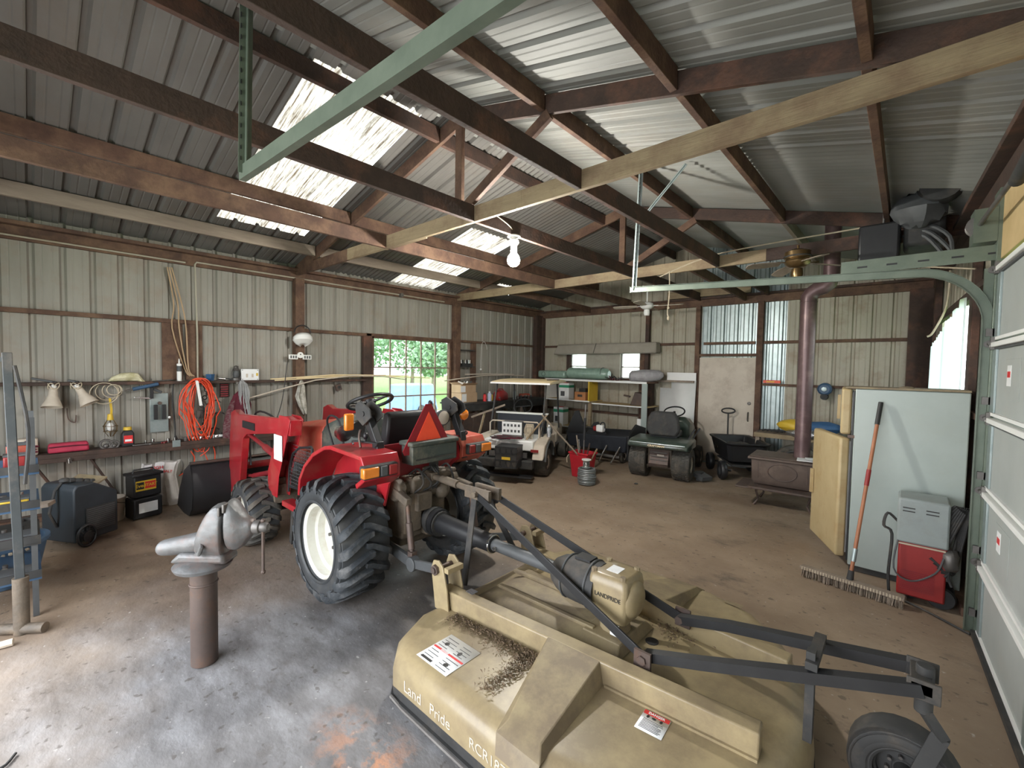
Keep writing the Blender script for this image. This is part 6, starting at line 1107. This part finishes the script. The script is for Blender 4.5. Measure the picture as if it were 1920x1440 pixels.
for y, w_, z0, z1 in ((.72, .24, .45, .86), (.80, .27, .40, .92), (1.2, .26, .36, .86), (1.5, .22, .34, .76)): rings.append([(-w_, y, z0), (-w_, y, z1 - .1), (-w_ * .7, y, z1), (w_ * .7, y, z1), (w_, y, z1 - .1), (w_, y, z0)])
B().loft(rings).build('hood', 'mower' if 0 else MATS['mowergreen'], t, bevel=.02)
for x, y in ((.40, .1), (.44, .3)): B().beam((x - .03, y, .62), (x + .07, y + .03, .80), .02, .02).build('lever', 'black', t)
solo(B().beam((-.08, 0, .10), (.12, -.1, .05), .2, .06).bb((-.05, -.1, 0), (.02, .05, .12)), 'discharge_chute', 'dgrey', (-2.36, 7.15, 0), 'grey plastic chute on the floor right of the lawn tractor', 'chute')
solo(B().sph((0, 0, .01), (.03, .02, .012), 8, 5, .2), 'dry_leaf', 'dblack', (-2.98, 6.15, 0), 'small dark scrap on the floor in front of the lawn tractor', 'scrap')
# dump cart
t = th('garden_cart', 'black poly dump cart with upright loop handle before the back door', 'cart', (-2.05, 7.92, 0), math.radians(-58))
rings = []
for s_, z in ((.80, .30), (.97, .56), (1.06, .59), (1.06, .61), (.93, .60), (.90, .56), (.74, .33)): rings.append([(x * s_, y * s_, z) for x, y in ((-.50, -.27), (-.45, -.31), (.45, -.31), (.52, -.25), (.52, .25), (.45, .31), (-.45, .31), (-.50, .27))])
b = B().loft(rings); b.build('tub', 'black', t, bevel=.006); B().bb((-.2, -.314, .44), (.0, -.308, .47)).build('badge', 'chrome', t)
for x in (-.42, .0):
    pass
B().bb((-.42, -.20, .22), (.40, .20, .25)).build('chassis', 'dblack', t); 
for x, y in ((-.36, -.33), (-.36, .33), (.36, -.33), (.36, .33)):
    R_ = .15; w_ = B().cyl((x, y * .6, R_), (x, y, R_), .018).build('axle', 'dblack', t); B().lathe([(R_ * .5, -.045), (R_ * .9, -.045), (R_, -.025), (R_, .025), (R_ * .9, .045), (R_ * .5, .045)], (x, y, R_), 'y', 26, closed=True).build('tyre', 'black', t); B().lathe([(R_ * .5, -.03), (0, -.02), (0, .02), (R_ * .5, .03)], (x, y, R_), 'y', 20, closed=True).build('rim', 'dgrey', t)
B().tube([(-.48, 0, .24), (-.56, .0, .6), (-.57, .0, .98)], .014, 8).build('handle_shaft', 'dblack', t); B().tube([(-.57 + .0, .11 * math.cos(a) * 1.0, 1.02 + .045 * math.sin(a)) for a in [2 * PI * k / 20 for k in range(20)]], .013, 8, True).build('handle_loop', 'black', t)
B().sph((.1, 0, .50), (.3, .18, .06), 12, 6, .25, 5).build('cart_load', 'dblack', t)
# wood stove and flue
t = th('wood_stove', 'rusty cast iron box stove on curved legs', 'stove', (-1.14, 6.60, 0), .06)
B().add([(x, y, z) for z, a, c in ((.27, .31, .20), (.33, .34, .23), (.60, .35, .24)) for x, y in ((-a, -c), (a, -c), (a, c), (-a, c))], [(0, 3, 2, 1), (8, 9, 10, 11)] + [(r * 4 + i, r * 4 + (i + 1) % 4, r * 4 + 4 + (i + 1) % 4, r * 4 + 4 + i) for r in range(2) for i in range(4)]).build('firebox', 'stove', t, bevel=.012)
B().bb((-.385, -.275, .60), (.385, .275, .63)).bb((-.37, -.26, .63), (.37, .26, .645)).build('top_plate', 'stove', t, bevel=.01); B().tor((0, 0, 0), .105, .006, 'y', 30).xf(Matrix.Translation((0, -.237, .46)) @ Matrix.Scale(1.5, 4, (1, 0, 0))).build('oval_panel', 'rust', t)
B().bb((-.27, -.24, .36), (-.262, -.235, .58)).build('side_molding', 'rust', t); B().bb((.262, -.24, .36), (.27, -.235, .58)).build('side_molding', 'rust', t)
B().bb((-.36, -.38, .235), (.36, .24, .265)).bb((-.50, -.40, .235), (-.30, .1, .255)).build('ash_shelf', 'rust', t, bevel=.006)
for x, y in ((-.27, -.2), (.29, -.2), (-.27, .2), (.29, .2)): B().tube([(x, y, .27), (x * 1.05, y * 1.05, .18), (x * .95, y * 1.0, .08), (x * 1.12, y * 1.1, .0)], .016, 8, rad=[.022, .016, .012, .018]).build('leg', 'rust', t)
for z in (.34, .44): B().cyl((.35, -.1, z), (.40, -.1, z), .02).build('draft_knob', 'iron', t)
solo(B().beam((-.12, 0, .0), (.12, .03, .0), .2, .008).beam((-.02, -.02, .02), (.16, .04, .02), .16, .006), 'loose_paper', 'paper', (-.86, 6.42, .655), 'loose white papers lying on the stove top', 'paper')
t = th('flue_pipe', 'tall dull maroon stove pipe rising from the stove into the roof', 'pipe', (-.96, 6.62, 0))
B().cyl((0, 0, .645), (0, 0, 2.64), .088, n=28).build('lower_pipe', 'flue', t); B().tube([(0, 0, 2.62), (.0, 0, 2.68), (.03, 0, 2.73), (.08, 0, 2.77), (.15, 0, 2.79), (.20, 0, 2.83), (.22, 0, 2.90)], .088, 20).build('elbow', 'flue', t); B().cyl((.22, 0, 2.86), (.22, 0, 3.75), .085, n=28).build('upper_pipe', 'flue', t); B().tor((0, 0, 2.62), .09, .006).build('joint_ring', 'flue', t); B().tor((.22, 0, 2.92), .088, .006).build('joint_ring', 'flue', t)
# bench of tarps, old tyre
t = th('plank_bench', 'rough plank bench against the back wall right of the door', 'bench', (-1.3, 8.3, 0)); B().bb((-.55, -.22, .70), (.45, .22, .73)).build('bench_top', 'greywood', t); B().bb((-.55, -.24, .66), (.45, -.22, .73)).build('front_rail', 'tan', t)
for x in (-.5, .4):
    for y in (-.19, .19): B().bb((x - .03, y - .03, 0), (x + .03, y + .03, .70)).build('leg', 'greywood', t)
def lump(name, m_, loc, r, lb, cat, seed, jit=.1, n=22): o = B().sph((0, 0, r[2] * .8), r, n, 12, jit, seed).build(name, m_, None, sub=1); o.location = loc; return tag(o, lb, cat)
lump('yellow_tarp', 'yellow', (-1.30, 8.2, .80), (.26, .16, .10), 'yellow rain tarp heaped on the bench behind the stove pipe', 'tarp', 1)
lump('blue_tarp', 'blue', (-.92, 8.2, .80), (.24, .16, .10), 'folded blue tarp right of the stove pipe', 'tarp', 2)
lump('foil_blanket', 'silverwrap', (-1.12, 8.16, .70), (.30, .18, .09), 'crumpled silver foil sheet under the yellow and blue tarps', 'foil', 3, .12)
for k in range(4): solo(B().tube([(-.15, 0, .01), (-.05, .03, .04), (.06, -.02, .03), (.15, .03, .01)], .008, 5), 'brush_stick', 'dblack', (-1.68 + .06 * k, 8.2 + .03 * k, .735), 'thin dark stick lying on the left of the plank bench', 'stick', 'sticks on the plank bench')
t = th('old_tyre', 'worn black tyre standing against the plank bench behind the stove', 'tyre', (-1.17, 7.66, .0), .15); B().lathe([(.17, -.08), (.28, -.10), (.32, -.07), (.33, 0), (.32, .07), (.28, .10), (.17, .08)], (0, 0, .33), 'y', 34, closed=True).build('tyre', 'rubber2', t); B().tor((0, -.1, .33), .24, .008, 'y', 30).build('bead', 'dgrey', t)
t = th('spare_wheel', 'dark spoked wheel leaning behind the flue pipe', 'wheel', (-.86, 7.85, 0), -.1); B().tor((0, 0, .28), .25, .035, 'y', 30).build('tyre', 'black', t)
for k in range(6): a = k * PI / 3; B().beam((0, 0, .28), (.24 * math.cos(a), 0, .28 + .24 * math.sin(a)), .03, .02).build('spoke', 'iron', t)
t = th('bench_grinder', 'round dark blue motor hung on the back wall girt', 'motor', (-.97, 8.52, 1.47)); B().lathe([(0, -.06), (.07, -.06), (.095, -.04), (.10, .06), (0, .06)], (0, 0, 0), 'y', 22).build('housing', 'navy', t); B().lathe([(0, -.08), (.035, -.075), (.04, -.06)], (0, 0, 0), 'y', 14).build('hub', 'galv', t); B().lathe([(0, -.05), (.05, -.05), (.055, .04), (0, .04)], (.0, 0, -.12), 'y', 18).build('gear_case', 'dblack', t)
t = th('spirit_level', 'orange plastic tool lying on the back wall girt by the door', 'tool', (-1.72, 8.56, 1.53)); B().box((0, 0, .03), (.26, .04, .05)).build('body', 'cord', t, bevel=.006); B().box((-.02, -.022, .03), (.12, .004, .02)).build('print', 'yellow', t)
# ceiling fans, bulb
def fan(name, lb, x, y, z, m_, mb, R_, a0, nb=5, tilt=0, tz=3.05):
    o = thing(name, lb, 'fan', (x, y, z)); B().cyl((0, 0, .06), (0, 0, tz - z), .012).build('down_rod', m_, o); B().lathe([(0, -.05), (.07, -.05), (.11, -.02), (.12, .01), (.10, .05), (.04, .07), (0, .075)], n=26).build('motor_housing', m_, o); B().lathe([(0, -.17), (.045, -.165), (.055, -.12), (.05, -.06), (0, -.05)], n=18).build('switch_cup', m_, o)
    for k in range(nb):
        a = a0 + 2 * PI * k / nb; ca, sa = math.cos(a), math.sin(a); br = B().beam((.10 * ca, .10 * sa, 0), (.2 * ca, .2 * sa, .005), .03, .008).build('blade_iron', m_, o)
        mt = Matrix.Rotation(a, 4, 'Z') @ Matrix.Rotation(tilt, 4, 'Y'); B().prism([(.17, -.045), (R_ * .6, -.065), (R_ - .03, -.06), (R_, -.03), (R_, .03), (R_ - .03, .06), (R_ * .6, .065), (.17, .045)], -.004, .004, 'xy').xf(mt @ Matrix.Rotation(.2, 4, 'X')).build('fan_blade', mb, o)
    return o
fan('ceiling_fan', 'white ceiling fan hanging near the back wall', -3.50, 7.45, 2.86, 'white', 'offwhite', .62, .15, 4, tz=3.12)
f2 = fan('ceiling_fan', 'brown ceiling fan with brass motor hanging near the stove pipe', -.90, 5.42, 2.88, 'brass', 'greywood', .50, .6, 4, .08, tz=3.06)
B().lathe([(.085, .02), (.12, .04), (.12, .11), (.08, .13), (0, .13)], n=26).build('brass_band', 'brass', f2); B().tor((0, 0, .06), .122, .008, 'z', 26).build('brass_band', 'dblack', f2)
mb_ = bpy.data.materials.new('lit_bulb'); mb_.use_nodes = True; mb_.node_tree.nodes['Principled BSDF'].inputs['Emission Color'].default_value = (1, .97, .9, 1); mb_.node_tree.nodes['Principled BSDF'].inputs['Emission Strength'].default_value = 1300
t = th('light_bulb', 'lit bare bulb hanging from a ceiling joist', 'lamp', (-2.98, 3.30, 2.82)); g_ = B().lathe([(0, -.075), (.03, -.068), (.056, -.045), (.064, -.01), (.054, .03), (.03, .06), (.028, .09), (0, .09)], n=24).build('glass', mb_, t); B().cyl((0, 0, .085), (0, 0, .14), .032, n=18).build('socket', 'white', t); B().lathe([(0, .14), (.035, .14), (.05, .165), (.05, .19), (.03, .2), (.03, .215), (.065, .22), (.065, .232), (0, .232)], n=20).build('holder', 'white', t)
B().cyl((.02, 0, .14), (.03, .0, .10), .004).build('pull_chain', 'chrome', t); B().tube([(0, 0, .23), (.02, -.08, .30), (.02, -.3, .36), (.02, -.5, .37)], .006, 5).build('flex', 'rope', t)
solo(B().tube([(0, 0, 0), (.01, 0, -.3), (-.01, 0, -.55), (.005, 0, -.62)], .008, 6).sph((.005, 0, -.64), (.02, .02, .03), 8, 6).sph((.0, 0, -.5), (.018, .018, .02), 8, 6), 'pull_rope', 'rope', (-2.46, 5.89, 3.08), 'knotted pull rope hanging from the far joist near the white fan', 'rope')
solo(B().tube([(-1.2, 0, -.2), (-.6, .0, -.03), (0, 0, 0.02), (.9, .0, .04), (1.4, .02, .06)], .008, 5), 'overhead_wire', 'rope', (-1.4, 5.90, 3.22), 'pale wire strung along the far truss', 'wire')
solo(B().tube([(0, 0, 0), (.12, .1, -.12), (.3, .3, -.25), (.55, .4, -.38), (.75, .3, -.42)], .008, 5), 'overhead_wire', 'dblack', (-2.6, 2.74, 3.7), 'dark wire sagging from the near truss to the joist', 'wire')
# ================================================================== garage door side
at0((0, 0, 0))
DY0, DY1 = .66, 4.22
XD = lambda y: XRW(y) + .0
def dq(y0, y1, z0, z1, x0, x1): 
    return B().add([(XD(y) + x, y, z) for y in (y0, y1) for x in (x0, x1) for z in (z0, z1)], [(0, 1, 3, 2), (4, 6, 7, 5), (0, 4, 5, 1), (2, 3, 7, 6), (0, 2, 6, 4), (1, 5, 7, 3)])
gd = struct(dq(DY0 - .02, DY1 + .02, -.01, .03, -.035, .05).build('door_2', 'dblack'))
for k in range(5):
    z0, z1 = .02 + .488 * k, .02 + .488 * (k + 1) - .012
    s_ = dq(DY0, DY1, z0, z1, .0, .045).build('door_section', 'doorgrey', gd, bevel=.004)
    dq(DY0, DY1, z1 - .035, z1 - .004, -.03, .004).build('top_strut', 'white', gd, bevel=.003); dq(DY0, DY1, z1 - .050, z1 - .037, -.014, .0).build('strut_lip', 'dgrey', gd)
    dq(DY0, DY1, z0, z0 + .02, -.014, .0).build('bottom_lip', 'white', gd)
    for y in (DY1 - .05, DY1 - 1.2, DY1 - 2.4, DY0 + .05): dq(y - .045, y + .045, z0 + .02, z1 - .04, -.012, .0).build('stile', 'galv', gd, bevel=.002)
    for j in range(4):
        y = DY1 - .32 - j * .86
        dq(y - .34, y + .0, z0 + .12, z1 - .12, -.002, .0).build('embossed_panel', 'doorgrey', gd, bevel=.002) if k in (1, 3) else None
    for y in (DY1 - .02,): B().cyl((XD(y) - .03, y, z1 - .01), (XD(y) - .03, y + .09, z1 - .01), .010).cyl((XD(y) - .03, y + .06, z1 - .01), (XD(y) - .03, y + .08, z1 - .01), .024).box((XD(y) - .02, y, z1 - .01), (.02, .05, .08)).build('hinge_roller', 'iron', gd)
    if k in (1, 3):
        y = DY1 - .42; st_ = dq(y - .045, y + .045, z0 + .20, z0 + .32, -.004, -.001).build('warning_sticker', 'paper', gd); dq(y - .035, y + .03, z0 + .25, z0 + .285, -.0055, -.004).build('sticker_print', 'inkred', st_)
def channel(path, w_=.058, d_=.028, t_=.003, yn=1):
    """C shaped track swept along a path in a plane y = const, open side to +-y"""
    pr = [(-w_ / 2, d_), (-w_ / 2, 0), (w_ / 2, 0), (w_ / 2, d_ * .8), (w_ / 2 - t_, d_ * .8), (w_ / 2 - t_, t_), (-w_ / 2 + t_, t_), (-w_ / 2 + t_, d_)]
    rings = []; P = [Vector(p) for p in path]
    for i, p in enumerate(P):
        d = (P[min(i + 1, len(P) - 1)] - P[max(i - 1, 0)]).normalized(); nrm = Vector((0, 1, 0)).cross(d).normalized()
        rings.append([p + nrm * a + Vector((0, yn * c, 0)) for a, c in pr])
    return B().loft(rings)
for name, yt, yn in (('far', 4.27, -1), ('near', .64, 1)):
    xd = XD(yt) - .035; path = [(xd, yt, .02), (xd, yt, .6), (xd, yt, 1.2), (xd, yt, 2.08)] + [(xd - .38 + .38 * math.cos(a), yt, 2.08 + .38 * math.sin(a)) for a in [PI / 2 * k / 10 for k in range(1, 11)]] + [(-1.0, yt, 2.51), (-2.2, yt, 2.57)]
    tr_ = channel(path, yn=yn).build('track', 'green', gd)
    B().bb((xd - .03, yt + (.005 if yn < 0 else -.03), .0), (xd + .06, yt + (.03 if yn < 0 else -.005), 2.45)).build('track_angle', 'green', gd)
    B().bb((xd - .80, yt, 2.50), (xd + .04, yt + .006, 2.60)).build('angle_iron', 'green', gd)
    for k in range(5): B().bb((xd - .70 + k * .17, yt - .004, 2.54), (xd - .64 + k * .17, yt, 2.552)).build('slot', 'black', gd)
    for z in (.12, .55, 1.05, 1.55, 2.0): B().bb((xd - .01, yt - .03, z), (xd + .05, yt + .03, z + .05)).build('track_bracket', 'iron', gd)
    B().beam((-2.16, yt + .01, 2.56), (-2.12, yt + .02, 3.88), .05, .004, (0, 1, 0)).beam((-2.16, yt + .01, 2.56), (-2.12, yt + .02, 3.88), .004, .05, (0, 1, 0)).build('hanger_angle', 'green' if yn > 0 else 'galv', gd)
    for k in range(26): B().box((-2.158 + .0017 * k, yt - .006, 2.62 + k * .045), (.010, .003, .016)).build('slot_hole', 'black', gd)
    B().beam((-2.14, yt + .02, 3.25), (-1.66, yt + .02, 3.72), .03, .004, (0, 1, 0)).beam((-2.14, yt + .02, 3.25), (-1.66, yt + .02, 3.72), .004, .03, (0, 1, 0)).build('hanger_brace', 'green' if yn > 0 else 'galv', gd)
dq(DY1 + .03, DY1 + .12, 0, 2.5, -.02, .06).build('side_seal', 'green', gd); dq(DY0 - .12, DY0 - .03, 0, 2.5, -.02, .06).build('side_seal', 'green', gd)
# torsion shaft, drums, opener motor
B().cyl((XD(4.4) - .10, 4.38, 2.74), (XD(.5) - .10, .5, 2.74), .013).build('torsion_shaft', 'iron', gd)
for y, r in ((4.30, .065), (.60, .065)): B().lathe([(.04, -.03), (r, -.03), (r * .8, -.02), (r * .8, .02), (r, .03), (.04, .03)], (XD(y) - .10, y, 2.74), 'y', 22).build('cable_drum', 'iron', gd)
B().cyl((XD(3) - .10, 3.4, 2.74), (XD(3) - .10, 2.2, 2.74), .032).build('torsion_spring', 'dblack', gd)
dq(4.24, 4.40, 2.62, 2.84, -.13, -.02).build('bearing_plate', 'green', gd)
t = th('shop_heater', 'dark grimy heater unit hung from the roof above the garage door corner', 'heater', (.02, 5.6, 2.72))
B().bb((-.42, -.25, .02), (-.12, .2, .42)).build('heater_case', 'black', t, bevel=.02); B().bb((-.10, -.2, .18), (.18, .2, .52)).build('blower_case', 'dblack', t, bevel=.04); B().sph((.0, -.25, .48), (.18, .14, .16), 14, 8, .15, 3).build('dusty_hood', 'dgrey', t); B().lathe([(0, -.1), (.14, -.1), (.16, 0), (.12, .08), (0, .1)], (.13, -.3, .64), 'y', 20).build('fan_drum', 'dblack', t); B().cyl((-.25, 0, .42), (-.25, 0, .62), .01).build('hanger_rod', 'iron', t); B().cyl((.0, 0, .5), (.0, 0, .62), .01).build('hanger_rod', 'iron', t)
B().lathe([(0, 0), (.06, 0), (.065, .02), (.055, .03), (0, .03)], (-.27, -.05, -.015), 'z', 18).build('sensor', 'offwhite', t)
for k in range(3): B().tube([(-.1, -.1, .3), (.05, -.2, .35 - .05 * k), (.2, -.3, .2 - .1 * k), (.22, -.3, .0)], .016, 6).build('duct_hose', 'dgrey', t)
solo(B().tube([(0, 0, 0), (.0, .02, -.2), (-.02, .04, -.4), (-.10, .1, -.62), (-.14, .12, -.66)], .010, 6), 'dangling_cord', 'rope', (.28, 6.3, 2.80), 'pale cord dangling beside the curtained window', 'cord')
solo(B().cyl((-.50, .3, .22), (.28, -.35, -.05), .006), 'tie_wire', 'rope', (.05, 4.9, 2.55), 'thin wire running down to the door track roller', 'wire')
# curtain on the garage wall window
b = B(); n_ = 60; vs = []
for i in range(n_ + 1):
    y = 5.38 + 2.5 * i / n_; x = XRW(y) - .035 + .018 * math.sin(i * 1.35); zt = 2.40 - .30 * i / n_ + .02 * math.sin(i * .7); zb = 1.42
    vs += [(x, y, zb), (x + .004, y, zt)]
b.add(vs, [(2 * i, 2 * i + 2, 2 * i + 3, 2 * i + 1) for i in range(n_)])
mc = bpy.data.materials.new('sheer_curtain'); mc.use_nodes = True; nn = mc.node_tree.nodes; LL = mc.node_tree.links; nn.clear(); oo = nn.new('ShaderNodeOutputMaterial'); ta = nn.new('ShaderNodeBsdfTranslucent'); td = nn.new('ShaderNodeBsdfDiffuse'); tt = nn.new('ShaderNodeBsdfTransparent'); m1 = nn.new('ShaderNodeMixShader'); m2 = nn.new('ShaderNodeMixShader')
ta.inputs[0].default_value = (.85, .88, .95, 1); td.inputs[0].default_value = (.8, .8, .82, 1); m1.inputs[0].default_value = .35; m2.inputs[0].default_value = .22
LL.new(ta.outputs[0], m1.inputs[1]); LL.new(td.outputs[0], m1.inputs[2]); LL.new(m1.outputs[0], m2.inputs[1]); LL.new(tt.outputs[0], m2.inputs[2]); LL.new(m2.outputs[0], oo.inputs[0])
cu = b.build('curtain', mc); tag(cu, 'thin white curtain over the window behind the refrigerator', 'curtain')
# refrigerator
t = th('refrigerator', 'old pale green refrigerator with yellowed doors ajar', 'refrigerator', (0, 5.18, 0))
wbuild(B().bb((-.33, 4.84, .05), (.37, 5.52, 1.605)), 'cabinet', 'fridge', t, bevel=.008); wbuild(B().bb((-.32, 4.86, 0), (.36, 5.5, .05)), 'plinth', 'dblack', t); wbuild(B().bb((-.333, 4.85, .08), (-.345, 5.51, 1.58)), 'door_gasket', 'ink', t)
def door(z0, z1, ang, nm):
    b = B().bb((-.075, 0, z0), (0, .68, z1)); mt = Matrix.Translation((-.35, 4.84, 0)) @ Matrix.Rotation(ang, 4, 'Z'); o = b.xf(mt); d_ = wbuild(o, nm, 'fridgedoor', t, bevel=.018)
    wbuild(B().bb((.0, .03, z0 + .03), (.02, .65, z1 - .03)).xf(mt), 'door_liner', 'white', d_, bevel=.006)
    wbuild(B().bb((-.105, .60, (z0 + z1) / 2 - .12), (-.08, .63, (z0 + z1) / 2 + .12)).xf(mt), 'door_handle', 'fridgedoor', d_); return d_
door(1.20, 1.605, math.radians(5), 'freezer_door'); door(.11, 1.17, math.radians(24), 'fresh_food_door')
wbuild(B().bb((-.37, 4.84, 1.172), (-.30, 4.88, 1.198)), 'hinge', 'rust', t)
wbuild(B().bb((-.40, 4.83, 1.607), (.37, 5.2, 1.622)).sph((.0, 4.92, 1.625), (.05, .04, .014), 8, 5), 'top_trim', 'tandust', t)
# push broom
t = th('push_broom', 'wide push broom leaning on the refrigerator, head on the floor', 'broom', (-.28, 4.40, 0), -.155)
B().bb((-.34, -.035, .055), (.34, .035, .085)).build('broom_block', 'greywood', t, bevel=.006)
b = B(); q = random.Random(6)
for i in range(420): x = q.uniform(-.33, .33); y = q.uniform(-.032, .032); b.beam((x, y, .058), (x + q.uniform(-.006, .006), y * 1.4, .002), .004, .004)
o = b.build('bristles', 'greywood', t); o['kind'] = 'stuff'
b = None
for k in range(34): B().bb((-.325 + k * .0193, -.037, .06), (-.317 + k * .0193, -.034, .084)).build('bristle_tuft', 'rope', t)
p0, p1 = Vector((.0, .01, .08)), Vector((.06, .42, 1.50)); hd = B().cyl(p0.lerp(p1, .04), p0.lerp(p1, .88), .0135, n=12).build('handle', mat('broomwood', (.42, .17, .08), (.30, .11, .05), 8, .5), t); B().cyl(p0.lerp(p1, .87), p1, .017, n=12).build('end_grip', 'ink', t); B().cyl(p0.lerp(p1, .52), p0.lerp(p1, .61), .0165, n=12).build('red_band', 'weldred', t); B().cyl(p0.lerp(p1, .10), p0.lerp(p1, .17), .018, n=12).build('metal_ferrule', 'galv', t); B().cyl(p0.lerp(p1, -.02), p0.lerp(p1, .05), .026, .02, n=12).build('socket', 'dblack', t)
solo(B().tube([(0, 0, .02), (.10, .06, .015), (.16, .0, .06)], .010, 6), 'broom_brace', 'dblack', (-.02, 4.50, 0), 'bent black bracket on the floor behind the broom head', 'bracket')
# welder
t = th('welder_charger', 'grey over red wheeled welding machine in front of the refrigerator', 'welder', (.13, 4.62, 0))
B().bb((-.145, -.16, .46), (.145, .13, .80)).build('grey_case', 'greyblue', t, bevel=.015); B().bb((-.13, -.14, .05), (.14, .12, .47)).build('red_case', 'weldred', t, bevel=.012)
for x in (-.08, .05): B().bb((x - .035, -.163, .70), (x + .035, -.160, .708)).build('vent_slot', 'ink', t); B().bb((x - .035, -.163, .725), (x + .035, -.160, .733)).build('vent_slot', 'ink', t)
B().bb((-.135, -.142, .44), (.13, -.139, .452)).build('trim_line', 'rope', t)
for k in range(11): B().bb((-.11, -.143, .10 + k * .014), (.08, -.140, .106 + k * .014)).build('louvre', 'reddark', t)
for y in (-.10, .06): B().lathe([(.02, -.02), (.075, -.022), (.085, 0), (.075, .022), (.02, .02)], (.12, y, .085), 'y', 22, closed=True).build('wheel', 'black', t)
q = random.Random(3)
for k in range(7): B().tube([(.12, -.12, .72 - .05 * k), (.18 + .01 * k, -.10, .78), (.19, -.05, .55 - .04 * k), (.15, -.12, .30), (.17 - .02 * k, -.14, .20 + .03 * k)], .010, 6).build('cable', 'dblack', t)
B().tube([(-.14, -.10, .60), (-.20, -.14, .66), (-.22, -.15, .56), (-.17, -.13, .5), (-.18, -.12, .2), (-.17, -.1, .02)], .010, 6).build('hose', 'dblack', t); B().tube([(-.13, -.15, .5), (-.15, -.17, .25), (-.05, -.17, .18), (.08, -.17, .28), (.12, -.16, .40)], .006, 6).build('thin_cable', 'dgrey', t)
B().sph((.16, -.12, .38), (.05, .05, .08), 10, 6, .2, 2).build('gas_regulator', 'iron', t)
solo(B().tube([(-.35, -.1, .012), (-.1, .02, .01), (.2, -.1, .012), (.5, -.35, .01)], .008, 6), 'floor_cord', 'dblack', (-.12, 4.55, 0), 'black cord lying on the floor under the welding machine', 'cord')
solo(B().tube([(-.2, .3, .05), (0, 0, .01), (.1, -.2, .01), (.25, -.35, .01)], .010, 6), 'floor_cord', 'dblack', (.26, 2.35, 0), 'black cord on the floor by the mower tail wheel', 'cord')
solo(B().tube([(-.1, 0, .008), (.1, .05, .01), (.16, .12, .008), (.1, .16, .008)], .006, 6), 'floor_cord', 'dblack', (-2.95, -.22, 0), 'short black wire on the floor at the lower left', 'cord')
# ================================================================== outdoors, seen through the windows
g = B().bb((-60, -30, -.14), (-6.95, 50, -.10)).build('ground', 'grass'); struct(g)
g = B().bb((-6.95, 8.75, -.14), (60, 50, -.10)).build('ground_behind', 'grass'); struct(g)
g = B().bb((.8, -30, -.14), (60, 8.75, -.10)).build('ground_side', 'grass'); struct(g)
g = B().bb((-6.95, -30, -.14), (.8, -1.4, -.02)).build('driveway', 'asphalt'); struct(g)
g = B().bb((-14, -5, -.10), (-9.2, 12, -.09)).build('path', 'asphalt'); struct(g)
q = random.Random(21)
def tree(x, y, h, r, lb, seed):
    o = thing('tree', lb, 'tree', (x, y, -.1)); qq = random.Random(seed)
    B().tube([(0, 0, 0), (.05, .03, h * .3), (.0, .1, h * .55)], .12, 8, rad=[.16, .12, .06]).build('trunk', 'greywood', o)
    b = B()
    for i in range(1500):
        u = Vector((qq.gauss(0, 1), qq.gauss(0, 1), qq.gauss(0, 1))).normalized() * (qq.random() ** .4) * r; p = Vector((u.x, u.y, h * .62 + u.z * .9)); a = Vector((qq.uniform(-1, 1), qq.uniform(-1, 1), qq.uniform(-1, 1))).normalized() * .16; c = a.orthogonal().normalized() * .09
        b.add([p - a, p - c, p + a, p + c], [(0, 1, 2, 3)])
    f_ = b.build('foliage', 'leaf', o); f_['kind'] = 'stuff'
for k, (x, y, h, r, lb) in enumerate(((-24, 13, 5.2, 2.2, 'bushy tree outside, behind the left column of window panes'), (-27, 19, 5.6, 2.6, 'broad tree outside, behind the middle window panes'), (-20, 15.5, 3.6, 1.2, 'slim young tree outside nearest the shed window'), (-26, 24, 6, 2.8, 'tall tree outside, behind the right column of window panes'), (-32, 14, 6.5, 3.0, 'farthest big tree outside the shed window'), (-19.5, 19.5, 3.8, 1.3, 'small leafy tree outside right of the young tree'), (-16, 26, 6, 2.4, 'tree outside beyond the corner of the shed'))): tree(x, y, h, r, lb, k)
t = th('blue_tractor_cover', 'blue covered trailer parked outside the shed window', 'trailer', (-12.2, 8.6, -.1), .4); B().box((0, 0, .75), (1.1, 1.6, .9), top=(.8, .8)).build('cover', mat('covblue', (.22, .34, .55), (.16, .26, .45), 4, .6), t, bevel=.05); B().lathe([(.1, -.06), (.26, -.07), (.28, 0), (.26, .07), (.1, .06)], (.5, -.3, .28), 'x', 20, closed=True).build('wheel', 'black', t); B().lathe([(.1, -.06), (.26, -.07), (.28, 0), (.26, .07), (.1, .06)], (.5, .4, .28), 'x', 20, closed=True).build('wheel', 'black', t)
